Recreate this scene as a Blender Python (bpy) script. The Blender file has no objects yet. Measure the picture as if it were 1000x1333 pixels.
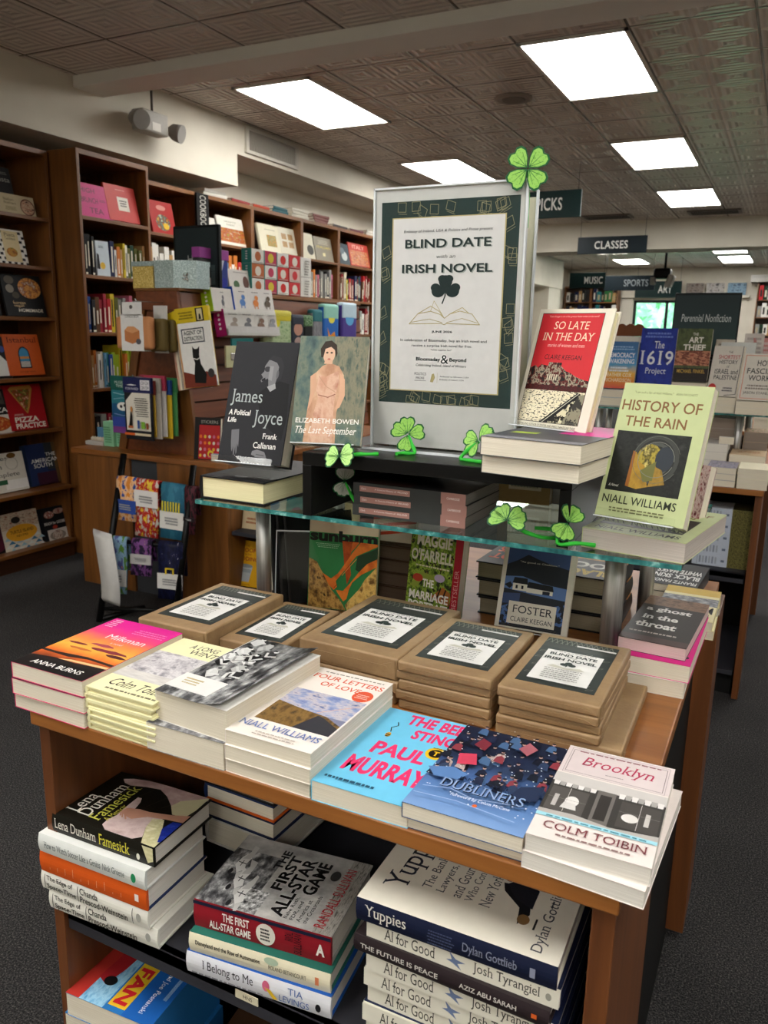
import bpy, bmesh, math, random
from mathutils import Matrix, Vector
random.seed(7)
SC = bpy.context.scene
COL = SC.collection
R = math.radians
EYE = 1.48                                   # camera height above the carpet

# ------------------------------------------------------------------ camera
cam_d = bpy.data.cameras.new('camera')
cam = bpy.data.objects.new('camera', cam_d)
COL.objects.link(cam)
_r = Vector((0.8931, 0.4499, 0.0185))        # camera right
_f = Vector((-0.4356, 0.8732, -0.2181))      # camera forward
_f.normalize(); _r = (_r - _f * _r.dot(_f)).normalized(); _u = _r.cross(_f)
m3 = Matrix((_r, _u, -_f)).transposed()
cam.matrix_world = Matrix.Translation((0, 0, EYE)) @ m3.to_4x4()
cam_d.sensor_fit = 'HORIZONTAL'; cam_d.sensor_width = 36.0; cam_d.lens = 37.37
cam_d.clip_start = 0.05; cam_d.clip_end = 200
cam_d.dof.use_dof = True; cam_d.dof.focus_distance = 1.35; cam_d.dof.aperture_fstop = 14
SC.camera = cam

# ------------------------------------------------------------------ world, view, light levels
SC.view_settings.view_transform = 'Standard'
SC.view_settings.look = 'None'
SC.view_settings.exposure = 0.0
SC.view_settings.gamma = 1.0
SC.view_settings.use_curve_mapping = False
LAMP = 17.0                                  # emission of the ceiling diffusers
W = bpy.data.worlds.new('World'); SC.world = W; W.use_nodes = True
W.node_tree.nodes['Background'].inputs[0].default_value = (0.75, 0.88, 1.0, 1)
W.node_tree.nodes['Background'].inputs[1].default_value = 4.5
sun_d = bpy.data.lights.new('sun', 'SUN'); sun_d.energy = 5; sun_d.angle = R(3); sun_d.color = (1, .95, .85)
sun = bpy.data.objects.new('sun', sun_d); COL.objects.link(sun); sun.rotation_euler = (R(40), 0, R(20)); sun.location = (0, 24, 8)
SC.cycles.max_bounces = 10; SC.cycles.transparent_max_bounces = 24
SC.cycles.diffuse_bounces = 5; SC.cycles.glossy_bounces = 4
SC.cycles.sample_clamp_indirect = 5

# ------------------------------------------------------------------ materials
def lin(h):
    h = h.lstrip('#')
    if len(h) == 3: h = ''.join(c * 2 for c in h)
    o = []
    for i in (0, 2, 4):
        c = int(h[i:i + 2], 16) / 255
        o.append(c / 12.92 if c <= .04045 else ((c + .055) / 1.055) ** 2.4)
    return (*o, 1)
_M = {}
def newmat(name):
    m = bpy.data.materials.new(name); m.use_nodes = True
    return m, m.node_tree, m.node_tree.nodes['Principled BSDF']
def nd(t, kind, **kw):
    n = t.nodes.new(kind)
    for k, v in kw.items():
        if k.startswith('i_'):
            key = k[2:]
            n.inputs[int(key) if key.isdigit() else key.replace('_', ' ')].default_value = v
        else: setattr(n, k, v)
    return n
def ramp(t, cols, pos=None, interp='LINEAR'):
    r = t.nodes.new('ShaderNodeValToRGB'); cr = r.color_ramp; cr.interpolation = interp
    n = len(cols); pos = pos or [i / max(1, n - 1) for i in range(n)]
    cr.elements[0].position = pos[0]; cr.elements[0].color = lin(cols[0])
    cr.elements[1].position = pos[-1]; cr.elements[1].color = lin(cols[-1])
    for p, c in list(zip(pos, cols))[1:-1]:
        e = cr.elements.new(p); e.color = lin(c)
    return r
def M(spec, rough=.45, metal=0.0):
    """'#hex' plain print or paint with a faint mottling; 'g:#a,#b' printed gradient up the art;
    'n8:#a,#b' printed noise; 's:' the same with hard steps."""
    if not isinstance(spec, str): return spec
    key = (spec, rough, metal)
    if key in _M: return _M[key]
    m, t, b = newmat('paint_' + spec.replace('#', '')[:40])
    b.inputs['Roughness'].default_value = rough; b.inputs['Metallic'].default_value = metal; b.inputs['Specular IOR Level'].default_value = .18
    L = t.links
    if spec[0] == '#':
        tc = nd(t, 'ShaderNodeTexCoord')
        n = nd(t, 'ShaderNodeTexNoise', i_Scale=45.0, i_Detail=2.0)
        L.new(tc.outputs['Object'], n.inputs['Vector'])
        c = lin(spec)
        mx = nd(t, 'ShaderNodeMix', data_type='RGBA')
        mx.inputs[6].default_value = tuple(v * .92 for v in c[:3]) + (1,)
        mx.inputs[7].default_value = tuple(min(1, v * 1.06) for v in c[:3]) + (1,)
        L.new(n.outputs[0], mx.inputs[0]); L.new(mx.outputs[2], b.inputs['Base Color'])
    else:
        head, cols = spec.split(':'); cols = cols.split(',')
        uv = nd(t, 'ShaderNodeUVMap')
        if head[0] == 'g':
            s = nd(t, 'ShaderNodeSeparateXYZ'); L.new(uv.outputs[0], s.inputs[0])
            n = nd(t, 'ShaderNodeTexNoise', i_Scale=6.0, i_Detail=4.0); L.new(uv.outputs[0], n.inputs['Vector'])
            a = nd(t, 'ShaderNodeMath', operation='MULTIPLY_ADD'); a.inputs[1].default_value = .12
            L.new(n.outputs[0], a.inputs[0]); L.new(s.outputs[1], a.inputs[2])
            a2 = nd(t, 'ShaderNodeMath', operation='SUBTRACT'); a2.inputs[1].default_value = .06
            L.new(a.outputs[0], a2.inputs[0]); fac = a2.outputs[0]
            r = ramp(t, cols)
        else:
            n = nd(t, 'ShaderNodeTexNoise', i_Scale=float(head[1:] or 8), i_Detail=5.0, i_Roughness=.6)
            L.new(uv.outputs[0], n.inputs['Vector']); fac = n.outputs[0]
            k = len(cols)
            r = ramp(t, cols, [.34 + .32 * i / (k - 1) for i in range(k)], 'CONSTANT' if head[0] == 's' else 'LINEAR')
        L.new(fac, r.inputs[0]); L.new(r.outputs[0], b.inputs['Base Color'])
    _M[key] = m
    return m
def wood(name, a, b_, scale=1.0, rough=.38, axis=2):
    m, t, b = newmat(name); L = t.links
    tc = nd(t, 'ShaderNodeTexCoord')
    mp = nd(t, 'ShaderNodeMapping')
    sc = [22 * scale] * 3; sc[axis] = 1.6 * scale
    mp.inputs['Scale'].default_value = sc
    L.new(tc.outputs['Object'], mp.inputs['Vector'])
    n = nd(t, 'ShaderNodeTexNoise', i_Scale=1.0, i_Detail=5.0, i_Roughness=.6, i_Distortion=.6)
    L.new(mp.outputs[0], n.inputs['Vector'])
    r = ramp(t, [a, b_], [.3, .7]); L.new(n.outputs[0], r.inputs[0])
    L.new(r.outputs[0], b.inputs['Base Color'])
    bp = nd(t, 'ShaderNodeBump', i_Strength=.06, i_Distance=.002)
    L.new(n.outputs[0], bp.inputs['Height']); L.new(bp.outputs[0], b.inputs['Normal'])
    b.inputs['Roughness'].default_value = rough
    return m
WOOD_Z = wood('stained_wood_upright', '#5c3615', '#845326')
WOOD_X = wood('stained_wood_across', '#6e3f18', '#965d2b', axis=0)
WOOD_Y = wood('stained_wood_lengthwise', '#5c3615', '#845326', axis=1)
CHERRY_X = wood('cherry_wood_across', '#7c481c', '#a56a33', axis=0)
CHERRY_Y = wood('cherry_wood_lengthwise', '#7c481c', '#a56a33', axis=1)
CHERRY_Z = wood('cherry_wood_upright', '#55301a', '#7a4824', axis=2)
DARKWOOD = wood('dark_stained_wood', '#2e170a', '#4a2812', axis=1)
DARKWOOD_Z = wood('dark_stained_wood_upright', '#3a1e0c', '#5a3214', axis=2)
REDWOOD = wood('reddish_wood', '#5a2a12', '#7c4220', axis=1)
def mk_pages(name, a, b_):
    m, t, b = newmat(name); L = t.links
    tc = nd(t, 'ShaderNodeTexCoord'); mp = nd(t, 'ShaderNodeMapping')
    mp.inputs['Scale'].default_value = (6, 6, 1800); L.new(tc.outputs['Object'], mp.inputs['Vector'])
    n = nd(t, 'ShaderNodeTexNoise', i_Scale=1.0, i_Detail=3.0); L.new(mp.outputs[0], n.inputs['Vector'])
    r = ramp(t, [a, b_], [.3, .7]); L.new(n.outputs[0], r.inputs[0]); L.new(r.outputs[0], b.inputs['Base Color'])
    b.inputs['Roughness'].default_value = .85
    bp = nd(t, 'ShaderNodeBump', i_Strength=.25, i_Distance=.0004); L.new(n.outputs[0], bp.inputs['Height']); L.new(bp.outputs[0], b.inputs['Normal'])
    return m
PAGES = mk_pages('page_edges_cream', '#d2c8b2', '#ece4d2')
PAGES_W = mk_pages('page_edges_white', '#cfcac0', '#ebe7de')
PAGES_G = mk_pages('page_edges_grey', '#8f8a84', '#b5b0a8')
PAGES_Y = mk_pages('page_edges_yellow', '#d8cf9e', '#efe8bd')
def thin_glass(name, tint, refl=.05, rough=.01):
    m, t, b = newmat(name); L = t.links
    t.nodes.remove(b); out = t.nodes['Material Output']
    tr = nd(t, 'ShaderNodeBsdfTransparent'); tr.inputs[0].default_value = lin(tint)
    gl = nd(t, 'ShaderNodeBsdfAnisotropic'); gl.inputs['Roughness'].default_value = rough
    lw = nd(t, 'ShaderNodeLayerWeight'); lw.inputs[0].default_value = .5
    p = nd(t, 'ShaderNodeMath', operation='POWER'); p.inputs[1].default_value = 4.0; L.new(lw.outputs['Facing'], p.inputs[0])
    a = nd(t, 'ShaderNodeMath', operation='MULTIPLY_ADD'); a.inputs[1].default_value = .75; a.inputs[2].default_value = refl; a.use_clamp = True
    L.new(p.outputs[0], a.inputs[0])
    mx = nd(t, 'ShaderNodeMixShader'); L.new(a.outputs[0], mx.inputs[0]); L.new(tr.outputs[0], mx.inputs[1]); L.new(gl.outputs[0], mx.inputs[2])
    L.new(mx.outputs[0], out.inputs[0])
    return m
GLASS = thin_glass('clear_shelf_glass', '#f0f8f4', .035)
ACRYL = thin_glass('clear_acrylic', '#fdfefd', .018)
ACRYL_EDGE = M('#d9dde0', .2)
m, t, b = newmat('green_glass_edge'); b.inputs['Base Color'].default_value = lin('#2f6a68'); b.inputs['Roughness'].default_value = .12
n = nd(t, 'ShaderNodeTexNoise', i_Scale=60.0, i_Detail=3.0); tc = nd(t, 'ShaderNodeTexCoord'); t.links.new(tc.outputs['Object'], n.inputs['Vector'])
r = ramp(t, ['#1c4a4c', '#3f8480', '#9cd0c8'], [.3, .6, .75]); t.links.new(n.outputs[0], r.inputs[0]); t.links.new(r.outputs[0], b.inputs['Base Color'])
GLASS_EDGE = m
def metal(name, col, rough=.28, stretch=(3, 3, 90)):
    m, t, b = newmat(name); b.inputs['Metallic'].default_value = .75; b.inputs['Roughness'].default_value = rough
    tc = nd(t, 'ShaderNodeTexCoord'); mp = nd(t, 'ShaderNodeMapping'); mp.inputs['Scale'].default_value = stretch
    t.links.new(tc.outputs['Object'], mp.inputs['Vector'])
    n = nd(t, 'ShaderNodeTexNoise', i_Scale=2.0, i_Detail=3.0); t.links.new(mp.outputs[0], n.inputs['Vector'])
    r = ramp(t, [col, '#e6e6e6'], [.3, .9]); t.links.new(n.outputs[0], r.inputs[0]); t.links.new(r.outputs[0], b.inputs['Base Color'])
    return m
STEEL = metal('brushed_steel', '#8f8d88', .4, (70, 70, 2))
CHROME = metal('polished_chrome', '#c8c8c8', .12)
BLACK = M('#0d0d0d', .35)
BLACKM = M('#141414', .6)
SHELFGREY = M('#34343a', .55)
KRAFT_T = None
m, t, b = newmat('brown_kraft_paper'); L = t.links
tc = nd(t, 'ShaderNodeTexCoord')
n = nd(t, 'ShaderNodeTexNoise', i_Scale=14.0, i_Detail=6.0, i_Roughness=.65); L.new(tc.outputs['Object'], n.inputs['Vector'])
r = ramp(t, ['#86694a', '#a3865f'], [.3, .7]); L.new(n.outputs[0], r.inputs[0]); L.new(r.outputs[0], b.inputs['Base Color'])
b.inputs['Roughness'].default_value = .55
bp = nd(t, 'ShaderNodeBump', i_Strength=.35, i_Distance=.006); L.new(n.outputs[0], bp.inputs['Height']); L.new(bp.outputs[0], b.inputs['Normal'])
KRAFT = m

# ------------------------------------------------------------------ mesh builder
class MB:
    def __init__(s):
        s.bm = bmesh.new(); s.mats = []; s.uv = s.bm.loops.layers.uv.new('UVMap'); s.T = Matrix.Identity(4)
    def mi(s, m):
        m = M(m)
        if m not in s.mats: s.mats.append(m)
        return s.mats.index(m)
    def v(s, p): return s.bm.verts.new(s.T @ Vector(p))
    def face(s, pts, mat, uvs=None, smooth=False):
        try: f = s.bm.faces.new([s.v(p) for p in pts])
        except ValueError: return None
        f.material_index = s.mi(mat); f.smooth = smooth
        if uvs:
            for l, q in zip(f.loops, uvs): l[s.uv].uv = q
        return f
    def box(s, a, b, mat, bev=0.0, X=None):
        x0, y0, z0 = a; x1, y1, z1 = b
        i = s.mi(mat); T = s.T @ X if X else s.T
        vs = [s.bm.verts.new(T @ Vector(p)) for p in ((x0, y0, z0), (x1, y0, z0), (x1, y1, z0), (x0, y1, z0), (x0, y0, z1), (x1, y0, z1), (x1, y1, z1), (x0, y1, z1))]
        fs = [s.bm.faces.new([vs[k] for k in q]) for q in ((3, 2, 1, 0), (4, 5, 6, 7), (0, 1, 5, 4), (1, 2, 6, 5), (2, 3, 7, 6), (3, 0, 4, 7))]
        uvq = ((0, 0), (1, 0), (1, 1), (0, 1))
        for f in fs:
            f.material_index = i
            for l, q in zip(f.loops, uvq): l[s.uv].uv = q
        if bev:
            es = list({e for f in fs for e in f.edges})
            r = bmesh.ops.bevel(s.bm, geom=es, offset=bev, segments=2, affect='EDGES', profile=.6)
            for f in r['faces']: f.material_index = i; f.smooth = True
        return s
    def tube(s, pts, r, mat, seg=10, cap=True):
        pts = [Vector(p) for p in pts]; i = s.mi(mat); rings = []
        rs = r if isinstance(r, (list, tuple)) else [r] * len(pts)
        prev = None
        for k, p in enumerate(pts):
            d = (pts[min(k + 1, len(pts) - 1)] - pts[max(k - 1, 0)]).normalized()
            if prev is None:
                a = d.orthogonal().normalized()
            else:
                a = (prev - d * prev.dot(d))
                a = a.normalized() if a.length > 1e-6 else d.orthogonal().normalized()
            prev = a; bb = d.cross(a)
            rings.append([s.v(p + (a * math.cos(q) + bb * math.sin(q)) * rs[k]) for q in [2 * math.pi * j / seg for j in range(seg)]])
        for r0, r1 in zip(rings, rings[1:]):
            for j in range(seg):
                f = s.bm.faces.new((r0[j], r0[(j + 1) % seg], r1[(j + 1) % seg], r1[j])); f.material_index = i; f.smooth = True
        if cap:
            for rr in (rings[0][::-1], rings[-1]):
                f = s.bm.faces.new(rr); f.material_index = i
        return s
    def prism(s, pts2, d, mat, org=(0, 0, 0), U=(1, 0, 0), V=(0, 0, 1), edge=None):
        """outline pts2 in the U-V plane, thickness d along U x V"""
        U, V, o = Vector(U), Vector(V), Vector(org); N = U.cross(V).normalized() * d
        f0 = [o + U * a + V * b_ for a, b_ in pts2]; f1 = [p + N for p in f0]
        s.face(f1, mat, pts2); s.face(f0[::-1], mat, pts2[::-1])
        n = len(f0)
        for k in range(n): s.face((f0[k], f0[(k + 1) % n], f1[(k + 1) % n], f1[k]), edge or mat)
        return s
    def build(s, name, parent=None, kind=None, weld=False):
        me = bpy.data.meshes.new(name)
        if weld: bmesh.ops.remove_doubles(s.bm, verts=s.bm.verts, dist=1e-5)
        s.bm.to_mesh(me); s.bm.free()
        for mm in s.mats: me.materials.append(mm)
        o = bpy.data.objects.new(name, me); COL.objects.link(o)
        if parent: o.parent = parent
        if kind: o['kind'] = kind
        return o
def tag(o, label=None, cat=None, group=None, kind=None):
    if label: o['label'] = label
    if cat: o['category'] = cat
    if group: o['group'] = group
    if kind: o['kind'] = kind
    return o
def thing(name, label, cat, mat=None, group=None, loc=(0, 0, 0), rz=0):
    o = bpy.data.objects.new(name, None); COL.objects.link(o); o.empty_display_size = .05
    o.matrix_world = mat if mat is not None else Matrix.Translation(loc) @ Matrix.Rotation(rz, 4, 'Z')
    return tag(o, label, cat, group)
def dup(root, mat, label, group=None):
    c = root.copy(); COL.objects.link(c); c.matrix_world = mat; c['label'] = label
    if group: c['group'] = group
    for ch in root.children:
        d = ch.copy(); COL.objects.link(d); d.parent = c
        for g in ch.children:
            e = g.copy(); COL.objects.link(e); e.parent = d
    return c
def struct(mb, name): return mb.build(name, None, 'structure')

# ------------------------------------------------------------------ lettering and printed art
_T = {}
def glyphs(s, shear=0.0, bold=0.0, serif=False, space=1.0):
    key = (s, shear, bold, serif, space)
    if key in _T: return _T[key]
    cu = bpy.data.curves.new('lettering', 'FONT'); cu.body = s; cu.size = 1; cu.resolution_u = 3
    cu.fill_mode = 'FRONT'; cu.offset = bold; cu.space_character = space
    ob = bpy.data.objects.new('lettering', cu)
    me = bpy.data.meshes.new_from_object(ob)
    vs = [(v.co.x, v.co.y) for v in me.vertices]; fs = [tuple(p.vertices) for p in me.polygons]
    if serif:
        cnt = {}
        for f in fs:
            for a, b_ in zip(f, f[1:] + f[:1]): k = (min(a, b_), max(a, b_)); cnt[k] = cnt.get(k, 0) + 1
        for (a, b_), c in list(cnt.items()):
            (xa, ya), (xb, yb) = vs[a], vs[b_]
            if c == 1 and abs(ya - yb) < 1e-3 and .03 < abs(xa - xb) < .19:
                x0, x1 = min(xa, xb), max(xa, xb); e = .055
                low = any(vs[q][1] > ya + .02 for f in fs if a in f and b_ in f for q in f)
                y0, y1 = (ya, ya + .04) if low else (ya - .04, ya)
                n = len(vs); vs += [(x0 - e, y0), (x1 + e, y0), (x1 + e, y1), (x0 - e, y1)]; fs.append((n, n + 1, n + 2, n + 3))
    if shear: vs = [(x + y * shear, y) for x, y in vs]
    bpy.data.objects.remove(ob); bpy.data.curves.remove(cu); bpy.data.meshes.remove(me)
    if vs:
        xs = [p[0] for p in vs]; ys = [p[1] for p in vs]; bb = (min(xs), min(ys), max(xs), max(ys))
    else: bb = (0, 0, 1, 1)
    _T[key] = (vs, fs, bb)
    return _T[key]
def ell(cx, cy, rx, ry, n=24, a0=0, a1=360):
    return [(cx + rx * math.cos(R(a0 + (a1 - a0) * k / n)), cy + ry * math.sin(R(a0 + (a1 - a0) * k / n))) for k in range(n if a1 - a0 == 360 else n + 1)]
def art(mb, prims, O, U, V, lift=2.5e-5):
    """prints prims (in 0..1 art coordinates) on the plane O + u U + v V"""
    O, U, V = Vector(O), Vector(U), Vector(V); N = U.cross(V).normalized()
    asp = U.length / V.length
    for k, p in enumerate(prims):
        z = N * lift * (k + 1); P = lambda u, v: O + U * u + V * v + z
        c = p[0]
        if c == 'r':
            x0, y0, x1, y1, col = p[1:6]; q = [(x0, y0), (x1, y0), (x1, y1), (x0, y1)]
            uv = [(0, 0), (1, 0), (1, 1), (0, 1)]; mb.face([P(*a) for a in q], col, uv)
        elif c == 'p': mb.face([P(*a) for a in p[1]], p[2], p[1])
        elif c == 'e':
            q = ell(*p[1:5]); mb.face([P(*a) for a in q], p[5], q)
        elif c == 'l':
            w = p[2]
            for (xa, ya), (xb, yb) in zip(p[1], p[1][1:]):
                a = Vector((xa * asp, ya)); b_ = Vector((xb * asp, yb)); d = b_ - a
                if d.length < 1e-6: continue
                n = Vector((-d.y, d.x)).normalized() * w * .5; e = d.normalized() * w * .3
                q = [(a - e - n), (b_ + e - n), (b_ + e + n), (a - e + n)]
                mb.face([P(x.x / asp, x.y) for x in q], p[3], [(x.x, x.y) for x in q])
        elif c == 't':
            s, x0, y0, x1, y1, col = p[1:7]; o = p[7] if len(p) > 7 else {}
            vs, fs, bb = glyphs(s, o.get('sh', 0), o.get('b', 0), o.get('f', False), o.get('sp', 1.0))
            sx = (x1 - x0) / (bb[2] - bb[0]); sy = (y1 - y0) / (bb[3] - bb[1]); rot = o.get('rot', 0)
            def pos(a):
                u, v = (a[0] - bb[0]) * sx, (a[1] - bb[1]) * sy
                if rot == 90: u, v = x1 - (a[1] - bb[1]) / (bb[3] - bb[1]) * (x1 - x0), y0 + (a[0] - bb[0]) / (bb[2] - bb[0]) * (y1 - y0)
                elif rot == -90: u, v = x0 + (a[1] - bb[1]) / (bb[3] - bb[1]) * (x1 - x0), y1 - (a[0] - bb[0]) / (bb[2] - bb[0]) * (y1 - y0)
                elif rot == 180: u, v = x1 - u, y1 - v
                else: u, v = x0 + u, y0 + v
                return P(u, v)
            i = mb.mi(col); bv = [mb.v(pos(a)) for a in vs]
            for f in fs:
                try: ff = mb.bm.faces.new([bv[q] for q in f]); ff.material_index = i
                except ValueError: pass
    return mb
def T(s, x0, y0, x1, y1, col, **o): return ('t', s, x0, y0, x1, y1, col, o)
def lines(n, x0, x1, y0, y1, col, seed=1, w=.55):
    """rows of tiny unreadable print"""
    rr = random.Random(seed); o = []; h = (y1 - y0) / n
    for k in range(n):
        e = rr.uniform(.0, .18) * (x1 - x0); y = y0 + h * k
        x = x0 + e / 2
        while x < x1 - e / 2 - .01:
            d = rr.uniform(.03, .09) * (x1 - x0) * 1.2
            o.append(('r', x, y, min(x + d, x1 - e / 2), y + h * w, col)); x += d + .02 * (x1 - x0)
    return o

# ------------------------------------------------------------------ books
def flat(x, y, z, yaw=0.0): return Matrix.Translation((x, y, z)) @ Matrix.Rotation(R(yaw), 4, 'Z')
def spine_out(x, y, z, w, h, yaw=0.0):
    """book lying face up, spine towards -Y, head to the left; (x, y) = middle of the spine"""
    return Matrix.Translation((x, y, z)) @ Matrix.Rotation(R(yaw), 4, 'Z') @ Matrix.Translation((h / 2, w / 2, 0)) @ Matrix.Rotation(R(90), 4, 'Z')
def stand(x, y, z, t, yaw=0.0, lean=12.0):
    """standing book; (x, y, z) = middle of the bottom edge of the front cover, which faces -Y before yaw"""
    rot = Matrix.Rotation(R(yaw), 4, 'Z') @ Matrix.Rotation(R(90 - lean), 4, 'X')
    return Matrix.Translation((x, y, z)) @ rot @ Matrix.Translation((0, 0, -t))
def book(w, h, t, mat, label, cat='book', kind='pb', cover='#e8e2d4', prims=(), spine=None, sprims=(), back=None, pages=None, group=None, name=None, bprims=()):
    root = thing(name or ('paperback_book' if kind == 'pb' else 'hardcover_book'), label, cat, mat, group)
    spine = spine or cover; back = back or cover; pages = pages or PAGES
    mb = MB(); x0, x1 = -w / 2, w / 2
    if kind == 'pb':
        c = .0007
        mb.box((x0, 0, t - c), (x1, h, t), cover); mb.box((x0, 0, 0), (x1, h, c), back); mb.box((x0, 0, c), (x0 + c, h, t - c), spine)
        pg = ((x0 + c, .0008, c), (x1 - .0008, h - .0008, t - c))
    else:
        c = .0028
        mb.box((x0, 0, t - c), (x1, h, t), cover, .0006); mb.box((x0, 0, 0), (x1, h, c), back, .0006)
        n = 6; pr = []
        for k in range(n + 1):
            a = math.pi * k / n; pr.append((x0 - .003 * math.sin(a), t * (k / n)))
        for k in range(n):
            (xa, za), (xb, zb) = pr[k], pr[k + 1]
            mb.face(((xa, h, za), (xa, 0, za), (xb, 0, zb), (xb, h, zb)), spine, ((0, k / n), (1, k / n), (1, (k + 1) / n), (0, (k + 1) / n)))
            for yy in (0, h): mb.face(((xa, yy, za), (xb, yy, zb), (x0 + .003, yy, zb), (x0 + .003, yy, za)), spine)
        mb.face(((x0 + .003, 0, 0), (x0 + .003, h, 0), (x0 + .003, h, t), (x0 + .003, 0, t)), spine)
        pg = ((x0 + .003, .0035, c), (x1 - .004, h - .0035, t - c))
    art(mb, prims, (x0, 0, t + 1e-5), (w, 0, 0), (0, h, 0))
    if bprims: art(mb, bprims, (x1, 0, -1e-5), (-w, 0, 0), (0, h, 0))
    xs = x0 - (.0033 if kind == 'hc' else 1e-5)
    art(mb, sprims, (xs, h, 0), (0, -h, 0), (0, 0, t))
    mb.build('cover', root)
    q = MB(); q.box(pg[0], pg[1], pages); q.build('page_block', root)
    return root
ORD = ['topmost', 'second from top', 'third from top', 'fourth from top', 'fifth from top', 'sixth from top', 'seventh from top', 'eighth from top', 'ninth from top', 'tenth from top']
NTH = ['first', 'second', 'third', 'fourth', 'fifth', 'sixth', 'seventh', 'eighth', 'ninth', 'tenth', 'eleventh', 'twelfth', 'thirteenth', 'fourteenth', 'fifteenth', 'sixteenth', 'seventeenth', 'eighteenth', 'nineteenth', 'twentieth'] + ['%dth' % k if k % 10 not in (1, 2, 3) else '%d%s' % (k, {1: 'st', 2: 'nd', 3: 'rd'}[k % 10]) for k in range(21, 60)]
def pile(n, t, x, y, z, desc, where, group, jit=.003, yaw=0.0, top_label=None, place=None, **kw):
    """n copies lying in one stack, topmost built first, the rest copied from it"""
    place = place or (lambda x, y, z, a: flat(x, y, z, a))
    rr = random.Random(int(abs(x * 1000)) + n); z0 = z + (n - 1) * t
    tp = book(t=t, mat=place(x, y, z0, yaw), label=top_label or ('%s, topmost %s' % (desc, where)), group=group, **kw)
    for k in range(1, n):
        lab = '%s, %s %s' % (desc, ORD[k] if k < n - 1 else 'bottom one', where)
        dup(tp, place(x + rr.uniform(-jit, jit), y + rr.uniform(-jit, jit * .6), z0 - k * t, yaw + rr.uniform(-1, 1)), lab, group)
    return tp
# ================================================================== THE ROOM
m, t, b = newmat('charcoal_carpet'); L = t.links
tc = nd(t, 'ShaderNodeTexCoord')
n1 = nd(t, 'ShaderNodeTexNoise', i_Scale=230.0, i_Detail=3.0, i_Roughness=.7); L.new(tc.outputs['Object'], n1.inputs['Vector'])
n2 = nd(t, 'ShaderNodeTexNoise', i_Scale=2.5, i_Detail=3.0); L.new(tc.outputs['Object'], n2.inputs['Vector'])
r1 = ramp(t, ['#161616', '#2f2e2f', '#514f4e', '#7c7772'], [.32, .48, .6, .72]); L.new(n1.outputs[0], r1.inputs[0])
mx = nd(t, 'ShaderNodeMix', data_type='RGBA', blend_type='MULTIPLY'); mx.inputs[0].default_value = .35
r2 = ramp(t, ['#b0b0b0', '#ffffff'], [.35, .65]); L.new(n2.outputs[0], r2.inputs[0])
L.new(r1.outputs[0], mx.inputs[6]); L.new(r2.outputs[0], mx.inputs[7]); L.new(mx.outputs[2], b.inputs['Base Color'])
b.inputs['Roughness'].default_value = .95; b.inputs['Specular IOR Level'].default_value = .1
bp = nd(t, 'ShaderNodeBump', i_Strength=.6, i_Distance=.004); L.new(n1.outputs[0], bp.inputs['Height']); L.new(bp.outputs[0], b.inputs['Normal'])
CARPET = m

m, t, b = newmat('pressed_tin_ceiling_tile'); L = t.links
tc = nd(t, 'ShaderNodeTexCoord'); sx = nd(t, 'ShaderNodeSeparateXYZ'); L.new(tc.outputs['Object'], sx.inputs[0])
def math_(op, a, bb=None, c=None):
    n = t.nodes.new('ShaderNodeMath'); n.operation = op
    for k, q in enumerate((a, bb, c)):
        if q is None: continue
        if isinstance(q, (int, float)): n.inputs[k].default_value = q
        else: L.new(q, n.inputs[k])
    return n.outputs[0]
def cell(o, off, per):
    return math_('ABSOLUTE', math_('SUBTRACT', math_('FRACT', math_('DIVIDE', math_('ADD', o, off), per)), .5))
gx, gy = cell(sx.outputs[0], 100 * .615 + .97, .615), cell(sx.outputs[1], 100 * .62 - 4.72, .62)
gx2, gy2 = cell(sx.outputs[0], 100 * .615 + .97, .3075), cell(sx.outputs[1], 100 * .62 - 4.72, .31)
big = math_('MAXIMUM', gx, gy); d = math_('MAXIMUM', gx2, gy2)
h = math_('SINE', math_('MULTIPLY', d, 40.0)); h2 = math_('MULTIPLY', h, .5)
grid = math_('GREATER_THAN', big, .488)
hh = math_('SUBTRACT', h2, math_('MULTIPLY', grid, 2.0))
bp = nd(t, 'ShaderNodeBump', i_Strength=1.0, i_Distance=.016); L.new(hh, bp.inputs['Height']); L.new(bp.outputs[0], b.inputs['Normal'])
nz = nd(t, 'ShaderNodeTexNoise', i_Scale=1.3, i_Detail=2.0); L.new(tc.outputs['Object'], nz.inputs['Vector'])
rr_ = ramp(t, ['#d2c6ba', '#ddd2c7'], [.35, .65]); L.new(nz.outputs[0], rr_.inputs[0])
mx = nd(t, 'ShaderNodeMix', data_type='RGBA'); L.new(grid, mx.inputs[0]); L.new(rr_.outputs[0], mx.inputs[6]); mx.inputs[7].default_value = lin('#6a5d52')
L.new(mx.outputs[2], b.inputs['Base Color']); b.inputs['Roughness'].default_value = .25; b.inputs['Specular IOR Level'].default_value = .6
TILE = m
def plaster(name, a, b_):
    m, t, b = newmat(name); tc = nd(t, 'ShaderNodeTexCoord')
    n = nd(t, 'ShaderNodeTexNoise', i_Scale=3.0, i_Detail=5.0); t.links.new(tc.outputs['Object'], n.inputs['Vector'])
    r = ramp(t, [a, b_], [.3, .7]); t.links.new(n.outputs[0], r.inputs[0]); t.links.new(r.outputs[0], b.inputs['Base Color'])
    b.inputs['Roughness'].default_value = .7
    return m
PLASTER = plaster('cream_painted_plaster', '#cfc8b8', '#d8d2c2')
BEAMP = plaster('grey_painted_beam', '#e6e4de', '#eceae4')

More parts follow.
